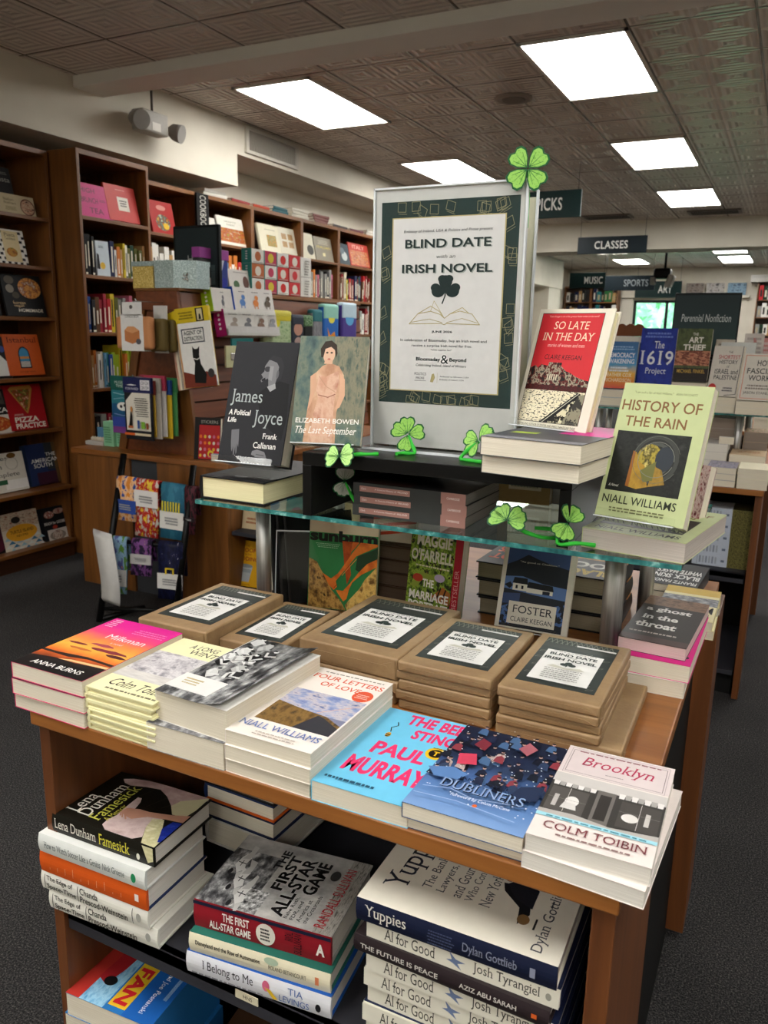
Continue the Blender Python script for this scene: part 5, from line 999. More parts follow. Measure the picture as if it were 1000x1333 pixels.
shown(.125, .168, .026, -.618, 1.462, .91, -8, 8, 'green leafy paperback with big cream lettering and a red side strip, under the glass', '#5f7a24', mag, .11, .13, 'clear stand under the green leafy paperback', spine='#a81c2c')
fos = [('r', 0, 0, 1, 1, '#e2dccc'), ('r', .06, .02, .92, .95, '#20242c'), ('r', .06, .68, .92, .95, '#3a4f7c'), ('p', [(.06, .74), (.2, .8), (.34, .88), (.48, .84), (.66, .8), (.92, .76), (.92, .6), (.06, .62)], '#20242c'), ('p', [(.06, .6), (.3, .62), (.6, .56), (.92, .54), (.92, .4), (.5, .42), (.06, .46)], '#5a7ab0'), ('p', [(.06, .5), (.14, .54), (.18, .5), (.14, .46)], '#14161c'), ('r', .18, .45, .38, .53, '#e6e2d4'), ('p', [(.17, .53), (.39, .53), (.37, .6), (.19, .6)], '#14161c'), ('r', .38, .44, .74, .495, '#e6e2d4'), ('p', [(.38, .495), (.75, .485), (.73, .55), (.39, .565)], '#14161c'), ('r', .22, .47, .25, .51, '#20242c'), ('r', .3, .47, .33, .51, '#20242c'), ('r', .6, .44, .7, .48, '#20242c'), ('p', [(.06, .4), (.3, .42), (.3, .3), (.06, .28)], '#32456e'), ('p', [(.7, .3), (.92, .36), (.92, .1), (.78, .12)], 's14:#20242c,#4a6aa0,#20242c'), ('p', [(.06, .24), (.2, .3), (.2, .05), (.06, .05)], 's14:#20242c,#4a6aa0,#20242c'), T('"As good as Chekhov."', .24, .775, .78, .8, '#d8d4c8'), ('r', .16, .06, .82, .32, '#e2dccc'), T('FOSTER', .22, .19, .78, .28, '#23262c', f=True), T('CLAIRE KEEGAN', .21, .09, .78, .145, '#23262c')]
shown(.146, .172, .012, -.405, 1.47, .908, 2, 20, 'cream bordered paperback with a white cottage under dark hills, leaning under the glass', '#e2dccc', fos, .11, .12, 'clear stand under the cottage paperback')
for j, (x, c, lab, pr) in enumerate([(-.478, '#1b1b1d', 'black hardcover with orange-red upside-down lettering', [('r', 0, 0, 1, 1, '#3a3634'), T('A RIOT', .08, .55, .92, .78, '#d85a3a', b=.03), T('OF ONES', .08, .25, .92, .48, '#d85a3a', b=.03)]), (-.332, '#161618', 'black hardcover with gold and white upside-down lettering', [('r', 0, 0, 1, 1, '#2a2624'), T('BLACK', .08, .7, .92, .92, '#c9a83a', b=.04), T('ROCK', .05, .42, .95, .64, '#e6e2da', b=.04), ('r', 0, 0, 1, .3, 'n6:#6a3a24,#c98a3a,#2a1a14')])]):
    for k in range(3):
        book(.143, .19, .037, Matrix.Translation((x + .002 * k, 1.742 - .003 * k, TZ + .0375 * (2 - k))) @ Matrix.Rotation(R(180 + k - 1), 4, 'Z'), '%s, %s of three behind the cottage paperback' % (lab, ['top', 'middle', 'bottom'][k]), kind='hc', cover=c, prims=pr, pages=mk_pages('page_edges_dim%d%d' % (j, k), '#7a705a', '#9a8f76'), group='black hardcovers at the back of the table')
for k in range(7):
    wb = book(.13, .2, .0325, Matrix.Translation((-.49 + .003 * (k % 2), 1.76 + .004 * (k % 3), TZ + .033 * (6 - k))) @ Matrix.Rotation(R(4), 4, 'Z') , 'white paperback with edge capitals, %s of the tall back stack' % (ORD[k] if k < 6 else 'bottom one'), cover='#a9a7a0', pages=PAGES_W, prims=[('r', .1, .1, .9, .3, '#77777a')] if k == 0 else (), group='white paperbacks in the tall back stack', bprims=())
    q = MB(); art(q, [T('AXBE', .05, .15, .95, .85, '#3a3a3a', b=.02)], (.0653, .02, .003), (0, .16, 0), (0, 0, .026), 2e-4); q.build('edge_print', wb)

# ------------------------------------------------------------------ glass shelf on steel poles
GX0, GX1, GY0, GY1 = -.992, -.108, 1.176, 1.668
r = thing('glass_shelf', 'clear glass shelf with green edges standing on steel poles over the table', 'shelf', loc=((GX0 + GX1) / 2, GY0, TZ)); ox, oy = (GX0 + GX1) / 2, GY0
q = MB(); h0, h1 = GZ - .008 - TZ, GZ - TZ
x0, x1, y0, y1 = GX0 - ox, GX1 - ox, 0, GY1 - oy
q.face([(x0, y0, h1), (x1, y0, h1), (x1, y1, h1), (x0, y1, h1)], GLASS); q.face([(x0, y1, h0), (x1, y1, h0), (x1, y0, h0), (x0, y0, h0)], GLASS)
for a, c in (((x0, y0), (x1, y0)), ((x1, y0), (x1, y1)), ((x1, y1), (x0, y1)), ((x0, y1), (x0, y0))): q.face([(*a, h0), (*c, h0), (*c, h1), (*a, h1)], GLASS_EDGE)
q.build('glass_pane', r)
for px, py, pr_ in ((-.922, 1.30, .0152), (-.235, 1.385, .0182), (-.214, 1.635, .015), (-.93, 1.62, .015)):
    q = MB(); q.tube([(px - ox, py - oy, .0), (px - ox, py - oy, h0 - .002)], pr_, STEEL, 28); q.build('pole', r)
    q = MB(); q.tube([(px - ox, py - oy, h0 - .005), (px - ox, py - oy, h0)], pr_ + .004, STEEL, 28); q.build('pole_flange', r)

# ------------------------------------------------------------------ on the glass
jj = [('r', 0, 0, 1, 1, '#26262a'), ('p', [(.46, .56), (.6, .63), (.78, .68), (.94, .66), (.98, .4), (.95, .2), (.7, .3), (.55, .42)], '#1a1a1d'), ('p', [(.62, .63), (.6, .70), (.53, .68), (.5, .665), (.485, .68), (.515, .705), (.48, .73), (.52, .755), (.52, .80), (.57, .85), (.68, .86), (.74, .80), (.74, .72), (.72, .66)], '#77777a'), ('p', [(.55, .85), (.62, .89), (.76, .87), (.82, .8), (.8, .7), (.74, .68), (.76, .78), (.7, .83), (.6, .85)], '#2c2c30'), ('p', [(.6, .63), (.72, .66), (.74, .62), (.66, .59)], '#9a9a9c'), ('e', .735, .735, .02, .035, '#606064'), ('p', [(.5, .69), (.55, .705), (.56, .685), (.5, .672)], '#1c1c20'), ('e', .57, .775, .05, .022, '#3a3a3e'), ('p', [(.6, .8), (.66, .8), (.66, .68), (.6, .69)], '#8a8a8c'),
      T('James', .06, .46, .56, .60, '#a8b0b0', f=True), T('Joyce', .47, .29, .92, .435, '#a8b0b0', f=True), T('A Political', .06, .385, .41, .43, '#e8e6e2', sh=.12, b=.02), T('Life', .06, .325, .2, .365, '#e8e6e2', sh=.12, b=.02), T('Frank', .66, .205, .88, .25, '#e8e6e2', b=.01), T('Callanan', .53, .125, .88, .175, '#e8e6e2', b=.01),
      ('p', [(.15, .26), (.17, .16), (.19, .1), (.21, .08), (.215, .13), (.235, .05), (.25, .06), (.25, .13), (.275, .06), (.285, .08), (.275, .15), (.3, .12), (.29, .18), (.27, .27)], '#6a6a6e'), ('p', [(.53, .1), (.6, .115), (.72, .1), (.76, .06), (.72, .02), (.6, .02), (.58, .06), (.52, .07)], '#77777b'), ('l', [(.6, .05), (.7, .045)], .006, '#47474b'), ('l', [(.6, .075), (.72, .07)], .006, '#47474b')]
shown(.142, .236, .042, -.899, 1.222, 1.236, 2, 18, 'black hardcover with a grey profile portrait of a bearded man, on a stand', '#232327', jj, .125, .17, 'clear stand holding the black portrait book', .024, 'hc', pages=PAGES)
book(.15, .252, .044, flat(-.92, 1.196, GZ, -1), 'thick black hardcover lying on the glass under the portrait book', kind='hc', cover='#1a1a1d', prims=[('e', .5, .12, .1, .025, '#6a6a6e')], pages=PAGES_Y)
ireb = [('r', .05, .5, .3, .95, '#5a3c34'), ('r', .3, .2, .95, .95, '#232224')]
irs = [('r', 0, 0, 1, 1, '#3b3d3c'), ('r', .06, .22, .52, .74, '#a87d74'), ('r', .79, .0, 1, 1, '#a87d74'), T('Clark', .075, .4, .12, .58, '#e8dcd6'), T('A Concise History of  IRELAND', .2, .4, .5, .6, '#efe4de'), T('CAMBRIDGE', .84, .4, .95, .6, '#efe4de')]
for k in range(3):
    book(.165, .215, .0195, spine_out(-.565 + .002 * (k % 2), 1.222, GZ + .0195 * (2 - k), .165, .215, -1 + k * .6), 'dark grey paperback with a pinkish spine panel on the glass, %s of three' % ['top', 'middle', 'bottom'][k], cover='#343434', prims=ireb, spine='#3b3d3c', sprims=irs, pages=PAGES_G, group='dark grey paperbacks under the riser')
r = thing('display_riser', 'black open riser on the glass shelf, carrying the poster holder', 'display riser', Matrix.Translation((-.745, 1.17, GZ)) @ Matrix.Rotation(R(2), 4, 'Z'))
q = MB(); q.box((0, 0, .09), (.47, .30, RZ - GZ), BLACK, .0015); q.build('top_board', r)
for x in (0, .452):
    q = MB(); q.box((x, 0, 0), (x + .018, .30, .09), BLACK, .001); q.build('side_board', r)
q = MB(); q.box((.018, .285, 0), (.16, .30, .09), BLACK); q.build('back_board', r)
sep = [('r', 0, 0, 1, 1, 'n4:#34494c,#516560,#6f7868,#475a52'), ('r', .5, .2, 1, 1, 'n5:#4f5c52,#6f7262,#84806a,#4a5a52'), ('p', [(.18, .0), (.2, .3), (.22, .42), (.26, .55), (.28, .66), (.36, .72), (.46, .75), (.6, .72), (.68, .64), (.7, .5), (.66, .38), (.62, .3), (.64, 0)], 'n5:#b08266,#c49a7c,#d2b294'), ('p', [(.26, .0), (.3, .3), (.34, .42), (.3, .5), (.32, .64), (.42, .62), (.6, .68), (.62, .58), (.58, .42), (.58, .2), (.6, 0)], 'n6:#c4937a,#d2ac94,#b5806a'), ('p', [(.62, .66), (.7, .6), (.72, .45), (.66, .34), (.6, .32), (.64, .45)], '#d0a487'), ('p', [(.2, .62), (.28, .66), (.3, .5), (.24, .36), (.2, .3), (.22, .46)], '#cba083'), ('e', .44, .83, .085, .085, '#d6ae94'), ('p', [(.38, .74), (.5, .74), (.5, .78), (.39, .78)], '#cfa68a'), ('p', [(.33, .8), (.31, .88), (.37, .95), (.46, .96), (.54, .92), (.56, .84), (.54, .8), (.52, .87), (.46, .9), (.38, .88), (.36, .8)], '#33281f'), ('e', .41, .845, .018, .009, '#4a3a30'), ('e', .475, .845, .018, .009, '#4a3a30'), ('e', .445, .785, .022, .008, '#b5655a'), ('l', [(.34, .45), (.48, .43), (.58, .46)], .008, '#8a5a48'), ('l', [(.33, .62), (.44, .53), (.58, .48)], .006, '#b58a70'),
       T('ELIZABETH BOWEN', .05, .19, .95, .235, '#eceae2', b=.01), T('The Last September', .06, .075, .93, .16, '#eceae2', sh=.3, f=True)]
shown(.128, .2, .016, -.722, 1.207, 1.287, 16, 21, 'paperback with a painted woman in a pale pink dress, on a stand on the riser', '#5f7068', sep, .115, .15, 'clear stand holding the painted woman paperback', .006)
# poster holder
SX, SY, SB = -.5405, 1.30, RZ
r = thing('poster_holder', 'clear poster holder with the BLIND DATE poster, in the middle of the table', 'sign holder', loc=(SX, SY, SB))
q = MB(); q.box((-.1365, -.0035, .004), (.1365, -.001, .445), ACRYL); q.box((-.1365, .0018, .004), (.1365, .004, .445), ACRYL)
q.box((-.1375, -.04, 0), (.1375, .05, .004), ACRYL); q.build('acrylic_panel', r)
q = MB(); q.box((-.1375, -.004, .004), (-.1345, .0045, .446), ACRYL_EDGE); q.box((.1345, -.004, .004), (.1375, .0045, .446), ACRYL_EDGE); q.box((-.1375, -.004, .4435), (.1375, .0045, .4465), ACRYL_EDGE); q.box((-.1375, -.0415, 0), (.1375, -.0395, .0045), ACRYL_EDGE); q.build('acrylic_edge', r)
q = MB(); q.box((-.133, -.0005, .006), (.133, .0008, .442), '#cbc9c8')
rr = random.Random(21); bk = []
for k in range(44):
    side = k % 4
    if side == 0: x, y = rr.uniform(.01, .05), rr.uniform(.02, .95)
    elif side == 1: x, y = rr.uniform(.92, .97), rr.uniform(.02, .95)
    elif side == 2: x, y = rr.uniform(.05, .9), rr.uniform(.945, .975)
    else: x, y = rr.uniform(.05, .9), rr.uniform(.015, .04)
    a = rr.uniform(-.5, .5); w, h = .06, .045
    pp = [(-w / 2, -h / 2), (w / 2, -h / 2), (w / 2, h / 2), (-w / 2, h / 2), (-w / 2, -h / 2)]
    pp = [(x + px * math.cos(a) - py * math.sin(a), y + (px * math.sin(a) + py * math.cos(a))) for px, py in pp]
    bk.append(('l', [(min(.995, max(.005, px)), min(.995, max(.005, py))) for px, py in pp], .0022, '#9a9474'))
    bk.append(('l', [(min(.995, max(.005, px + .008)), min(.995, max(.005, py - .01))) for px, py in pp[:2]], .0018, '#9a9474'))
GOLD = '#b5a878'; INK = '#1b2b2c'
post = [('r', 0, 0, 1, 1, '#1d3434'), *bk, ('r', .087, .065, .913, .922, GOLD), ('r', .096, .07, .904, .917, '#d6d4d4')]
inner = [T('Embassy of Ireland, USA & Politics and Prose present', .1, .915, .9, .935, INK, sh=.2),
         T('BLIND DATE', .125, .828, .9, .878, '#9aa09c', b=.022), T('BLIND DATE', .115, .832, .89, .882, INK, b=.022), T('with an', .41, .772, .58, .792, '#4a524e', sh=.25), T('IRISH NOVEL', .1, .686, .92, .736, '#9aa09c', b=.022), T('IRISH NOVEL', .09, .69, .91, .74, INK, b=.022),
         ('e', .435, .585, .062, .035, INK), ('e', .565, .585, .062, .035, INK), ('e', .5, .64, .062, .036, INK), ('e', .41, .605, .045, .025, INK), ('e', .59, .605, .045, .025, INK), ('e', .47, .655, .04, .022, INK), ('e', .53, .655, .04, .022, INK), ('p', [(.46, .62), (.54, .62), (.54, .58), (.46, .58)], INK), ('l', [(.5, .6), (.5, .56), (.475, .515)], .008, INK),
         ('l', [(.17, .395), (.25, .455), (.37, .47), (.46, .452), (.5, .43), (.55, .455), (.64, .472), (.75, .455), (.82, .395), (.52, .40), (.5, .393), (.47, .40), (.17, .395)], .004, GOLD), ('l', [(.25, .455), (.37, .50), (.45, .47), (.5, .43)], .004, GOLD), ('l', [(.55, .455), (.66, .492), (.72, .46)], .004, GOLD), ('l', [(.19, .405), (.36, .425), (.48, .405)], .003, GOLD), ('l', [(.52, .405), (.66, .43), (.8, .405)], .003, GOLD), ('l', [(.37, .47), (.4, .53), (.5, .43)], .003, GOLD),
         T('JUNE 2026', .385, .342, .575, .358, INK, b=.02), T('In celebration of Bloomsday, buy an Irish novel and', .09, .288, .89, .308, INK), T('receive a surprise Irish novel for free.', .2, .258, .76, .277, INK), T('*while supplies last*', .38, .238, .58, .25, INK, sh=.2),
         T('Bloomsday', .245, .172, .475, .2, INK, b=.025), T('&', .48, .165, .55, .215, INK), T('Beyond', .56, .172, .715, .2, INK, b=.025), T('Celebrating Ireland, Island of Writers', .245, .142, .715, .16, INK, sh=.2),
         T('POLITICS', .235, .092, .345, .108, '#55595a'), T('PROSE', .25, .068, .33, .082, '#55595a'), ('r', .235, .058, .345, .060, '#55595a'), ('p', [(.385, .055), (.4, .1), (.42, .105), (.43, .08), (.41, .05)], GOLD), ('r', .45, .05, .452, .11, GOLD), T('Ambasaid na hEireann | USA', .475, .082, .745, .093, INK), T('Embassy of Ireland | USA', .475, .064, .7, .075, INK)]
art(q, post, (-.1225, -.00055, .083), (.248, 0, 0), (0, 0, .340), 2e-5)
art(q, inner, (-.1225 + .248 * .096, -.0023, .083 + .34 * .07), (.248 * .808, 0, 0), (0, 0, .34 * .847), 1e-5) if 0 else art(q, inner, (-.1225 + .248 * .096, -.00055 - .0022, .083 + .34 * .07), (.248 * .808, 0, 0), (0, 0, .34 * .847), 3e-6)
q.build('poster', r)
r = thing('poster_holder', 'second clear holder with a plain cream back, standing right behind the poster', 'sign holder', loc=(-.549, 1.385, RZ))
q = MB(); q.box((-.1365, -.0035, .004), (.1365, -.001, .445), ACRYL); q.box((-.1375, -.03, 0), (.1375, .06, .004), ACRYL); q.build('acrylic_panel', r)
q = MB(); q.box((.1345, -.004, .004), (.1375, .0045, .446), ACRYL_EDGE); q.box((-.1375, -.004, .4435), (.1375, .0045, .4465), ACRYL_EDGE); q.build('acrylic_edge', r)
q = MB(); q.box((-.133, .0, .006), (.133, .0012, .432), '#cfcab4'); q.build('poster_back', r)
# red book on its two supports
lt = [('r', 0, 0, 1, 1, '#e8e2d0'), ('r', .05, .045, .885, .965, '#17181a'), ('r', .057, .05, .878, .96, '#cc2f36'), T('"Claire Keegan is one of the greatest fiction writers in the world"', .15, .925, .82, .945, '#f0b8b0'), T('SO LATE', .25, .83, .72, .895, '#f0d8bc', f=True, sh=.08), T('IN THE DAY', .13, .735, .82, .80, '#f0d8bc', f=True, sh=.08), T('stories of women and men', .22, .68, .72, .71, '#f0b8b0', f=True, sh=.15), T('CLAIRE KEEGAN', .22, .575, .72, .615, '#1c1c1e', sh=.05)]
lt += [('p', [(.057, .34), (.057, .5), (.12, .52), (.16, .5), (.2, .53), (.3, .52), (.3, .55), (.48, .55), (.48, .52), (.56, .48), (.62, .47), (.7, .44), (.8, .42), (.878, .41), (.878, .34)], 's16:#1b1b1b,#5a2420,#9a8f7c,#262222,#7a2a26'), ('r', .057, .31, .878, .36, 's20:#5a1c1c,#2a1614,#7a2a28'), ('r', .057, .05, .878, .315, 's22:#e2d8b8,#e8dfc2,#3a382f,#e6ddbe'), ('p', [(.45, .05), (.878, .05), (.878, .3), (.78, .31)], 's18:#d8d0b0,#23221e,#d0c8a8'), ('p', [(.36, .05), (.47, .05), (.83, .3), (.78, .31)], '#1a1a1a'), ('l', [(.4, .05), (.8, .305)], .006, '#c9c4b0'), ('p', [(.66, .05), (.878, .05), (.878, .3), (.8, .29)], 's12:#3a3934,#8f8a74,#55534a')]
for k in range(5):
    x = .3 + .1 * k; lt.append(('r', .32 + .03 * k, .4, .335 + .03 * k, .45, '#c9c0a8'))
lt += [T('BESTSELLING AUTHOR OF FOSTER AND SMALL THINGS LIKE THESE', .07, .012, .86, .03, '#5a544a')]
shown(.146, .2, .018, -.344, 1.281, 1.334, -22, 17, 'cream bordered red book with a riverside town drawing, on a stand right of the poster', '#e8e2d0', lt, .13, .14, 'clear stand holding the red riverside book', .006, 'hc', pages=PAGES_Y)
book(.158, .238, .0285, flat(-.3255, 1.118, RZ + .0285, -8), 'upper of two thick paperbacks under the red book, with a grey and pink cover', cover='#55575c', prims=[('r', 0, 0, 1, 1, '#4a4c52'), ('r', .5, .45, 1, 1, '#d0208c'), ('r', 0, 0, 1, .1, 'n8:#6a6c74,#a9abb0'), ('p', [(.08, .3), (.35, .32), (.35, .4), (.1, .38)], '#a8c43a')])
book(.156, .235, .0275, flat(-.327, 1.126, RZ, -9), 'lower of two thick paperbacks under the red book, overhanging the riser', cover='#5a5c60')
rn = [('r', 0, 0, 1, 1, '#b7c18f'), T('"I am such a fan of Niall Williams."   ANN PATCHETT', .14, .925, .84, .942, '#55583c'), T('HISTORY OF', .03, .795, .92, .875, '#7a5634', b=.012), T('THE RAIN', .1, .68, .79, .755, '#7a5634', b=.012), ('r', .05, .195, .88, .64, '#20211f'), ('r', .05, .195, .88, .64, 'n4:#171816,#242622,#1c1d1b,#30322e')]
for k, (a, c) in enumerate([(.36, '#3c3e3a'), (.3, '#2a2b29'), (.25, '#4a4c48'), (.2, '#262725')]): rn.append(('e', .54, .45, a * .72, a * .5, c))
rn += [('e', .47, .45, .14, .11, 'n8:#6a5f20,#a8963a,#3f3c1a,#c9b868'), ('e', .64, .46, .1, .09, '#2f353c'), ('p', [(.27, .24), (.28, .5), (.32, .49), (.36, .43), (.44, .4), (.52, .25), (.4, .225)], 'n5:#6a5420,#a8842f,#8a6c28'), ('p', [(.27, .24), (.28, .5), (.31, .49), (.31, .235)], '#8f5a24'), ('p', [(.52, .25), (.56, .4), (.64, .38), (.7, .28)], 'n6:#5a4a20,#9a7a30,#77602a'), ('p', [(.4, .36), (.56, .44), (.56, .3), (.46, .28)], '#6a6a3a'), ('l', ell(.55, .45, .2, .13, 20), .004, '#77796f'), ('l', ell(.55, .45, .26, .17, 24, 20, 330), .003, '#5f6159'), T('A Novel', .08, .225, .2, .245, '#d0d0c0', sh=.3), T('NIALL WILLIAMS', .05, .105, .88, .165, '#2b3024', b=.006), *lines(2, .14, .8, .045, .085, '#6a6c48', 4, .5), *lines(1, .38, .62, .012, .025, '#a8ac7c', 4, .5)]
shown(.134, .209, .021, -.176, 1.183, 1.219, -13, 21, 'pale green paperback with a rippling water photo, on a stand at the right end', '#b7c18f', rn, .12, .15, 'clear stand holding the pale green book', .012)
book(.156, .243, .031, flat(-.183, 1.197, GZ, -9), 'pale green paperback lying on the glass under the standing pale green one', cover='#c3cc92', prims=rn[:6] + [T('NIALL WILLIAMS', .08, .06, .9, .14, '#2b3024', b=.006)], pages=mk_pages('page_edges_greyish', '#b0a69e', '#cfc5bc'))
book(.055, .12, .02, stand(-.135, 1.37, GZ, .02, -25, 14), 'dark red and white patterned book behind the pale green one', cover='n10:#7a2a30,#c9b0a8,#5a1c24')
book(.116, .105, .024, stand(-.443, 1.478, GZ, .024, 3, 3), 'kraft coloured book back with a barcode, standing behind the dark grey paperbacks', cover='#9a7f52', prims=[('r', .3, .25, .85, .62, '#c9bfa4')] + [('r', .34 + .018 * k, .3, .34 + .018 * k + (.007 if k % 3 else .012), .57, '#26241f') for k in range(26)], spine='#a8522a')
book(.07, .12, .03, stand(-.352, 1.5, GZ, .03, -8, 2), 'grey book standing at the right of the barcode book', cover='#8a8a88', spine='#55555a')

# ------------------------------------------------------------------ paper shamrocks with pipe cleaner stems
LEAF = 'n5:#6fae44,#9ccf66,#86c04f'
def shamrock(c, nrm, up, s, label, stem=None, tone=LEAF, angs=(45, 135, 225, 315), lobes=None):
    """four-leaf paper shamrock centred at c facing nrm, with a bent green pipe cleaner"""
    N = Vector(nrm).normalized(); V = (Vector(up) - N * Vector(up).dot(N)).normalized(); U = V.cross(N)
    mt = Matrix((U, V, N)).transposed().to_4x4(); mt.translation = Vector(c)
    r = thing('paper_shamrock', label, 'shamrock', mt, 'paper shamrocks')
    for a in angs:
        A = R(a); dirx = Vector((math.cos(A), math.sin(A))); dy = Vector((-dirx.y, dirx.x))
        prof = [(0, 0), (.35, .34), (.7, .5), (.95, .42), (1.04, .2), (.94, 0), (1.04, -.2), (.95, -.42), (.7, -.5), (.35, -.34)]
        def tr(k, z): return [(*(dirx * (p[0] * s * k + s * .03) + dy * p[1] * s * k), z) for p in prof]
        q = MB()
        top, bot = tr(1, .0007), tr(1, 0)
        q.face(top, '#1f5a34'); q.face(bot[::-1], '#3f7a3a'); n = len(top)
        for k in range(n): q.face((bot[k], bot[(k + 1) % n], top[(k + 1) % n], top[k]), '#2f6a34')
        inn = [(*(dirx * (s * (.09 + p[0] * .86)) + dy * p[1] * s * .84), .0009) for p in prof]
        q.face(inn, tone, [(p[0], p[1] + .5) for p in prof])
        for e in (-.28, 0, .28):
            a0 = dirx * s * .1; a1 = dirx * s * .72 + dy * s * e; dn = Vector((-(a1 - a0).y, (a1 - a0).x)).normalized() * s * .014
            q.face([(*(a0 - dn), .0011), (*(a1 - dn * .5), .0011), (*(a1 + dn * .5), .0011), (*(a0 + dn), .0011)], '#2c6a34')
        q.build('paper_leaf', r)
    if stem:
        inv = mt.inverted(); pts = [inv @ Vector(p) for p in stem]
        sm = []
        for i in range(len(pts) - 1):
            p0, p1, p2, p3 = pts[max(i - 1, 0)], pts[i], pts[i + 1], pts[min(i + 2, len(pts) - 1)]
            for k in range(6):
                u = k / 6; sm.append(.5 * ((2 * p1) + (p2 - p0) * u + (2 * p0 - 5 * p1 + 4 * p2 - p3) * u * u + (3 * p1 - p0 - 3 * p2 + p3) * u ** 3))
        sm.append(pts[-1]); rr = random.Random(4)
        q = MB(); q.tube(sm, [.0032 * rr.uniform(.85, 1.15) for _ in sm], 'n30:#1f8a24,#35b53a,#1a7020', 10); q.build('pipe_cleaner_stem', r)
E1 = EYE
shamrock((-.405, 1.294, E1 + .257), (.15, -1, .05), (.05, 0, 1), .034, 'green paper shamrock sticking up from the top right corner of the poster holder', [(-.404, 1.297, E1 + .255), (-.406, 1.305, E1 + .22), (-.406, 1.308, E1 + .17)])
shamrock((-.583, 1.255, E1 - .170), (.2, -1, .15), (.1, 0, 1), .029, 'paper shamrock at the foot of the poster, left one', [(-.583, 1.257, E1 - .172), (-.572, 1.254, E1 - .19), (-.565, 1.245, E1 - .2005), (-.582, 1.235, E1 - .2005), (-.588, 1.222, E1 - .2005)], angs=(20, 100, 165, 265))
shamrock((-.450, 1.25, E1 - .170), (-.3, -1, .5), (.3, 0, 1), .029, 'paper shamrock at the foot of the poster, right one beside the red book', [(-.45, 1.252, E1 - .172), (-.468, 1.245, E1 - .188), (-.474, 1.232, E1 - .2005), (-.452, 1.222, E1 - .2005), (-.43, 1.217, E1 - .2005)], angs=(30, 80, 190, 260))
shamrock((-.662, 1.155, E1 - .203), (-.1, -1, .55), (.5, 0, 1), .027, 'paper shamrock lying over the front edge of the black riser, leftmost one', [(-.66, 1.157, E1 - .203), (-.635, 1.168, E1 - .1985), (-.617, 1.18, E1 - .1985), (-.607, 1.19, E1 - .1985)], angs=(20, 75, 190, 235), tone='n5:#9ad06a,#b9e68c,#a4d878')
shamrock((-.374, 1.185, E1 - .285), (.0, -.75, .6), (.1, .3, 1), .03, 'paper shamrock on the glass in front of the grey book, with a hooked stem', [(-.372, 1.187, E1 - .286), (-.345, 1.19, E1 - .3), (-.315, 1.2, E1 - .308), (-.298, 1.235, E1 - .311), (-.318, 1.275, E1 - .3115), (-.352, 1.27, E1 - .3115)], angs=(5, 50, 130, 178))
shamrock((-.278, 1.185, E1 - .276), (.55, -.8, .1), (.35, 0, 1), .027, 'paper shamrock standing on the glass beside the pale green book, rightmost one', [(-.28, 1.187, E1 - .28), (-.29, 1.186, E1 - .297), (-.288, 1.182, E1 - .3105), (-.262, 1.192, E1 - .308), (-.238, 1.205, E1 - .311)], angs=(55, 100, 235, 285))
shamrock((-.70, 1.24, E1 - .262), (.9, -.5, .1), (.1, 0, 1), .027, 'pale backed paper shamrock inside the left of the black riser', [(-.7, 1.242, E1 - .265), (-.69, 1.25, E1 - .29), (-.675, 1.255, E1 - .311), (-.655, 1.26, E1 - .312)], angs=(60, 110, 230, 280), tone='#b9b9ae')
q = MB(); q.tube([(-.80, 1.3, GZ + .004), (-.79, 1.27, GZ + .008), (-.775, 1.255, GZ + .02), (-.765, 1.25, GZ + .026)], .0032, 'n30:#1f8a24,#35b53a,#1a7020', 10); tag(q.build('pipe_cleaner'), 'short green pipe cleaner on the glass between the black book and the riser', 'pipe cleaner')

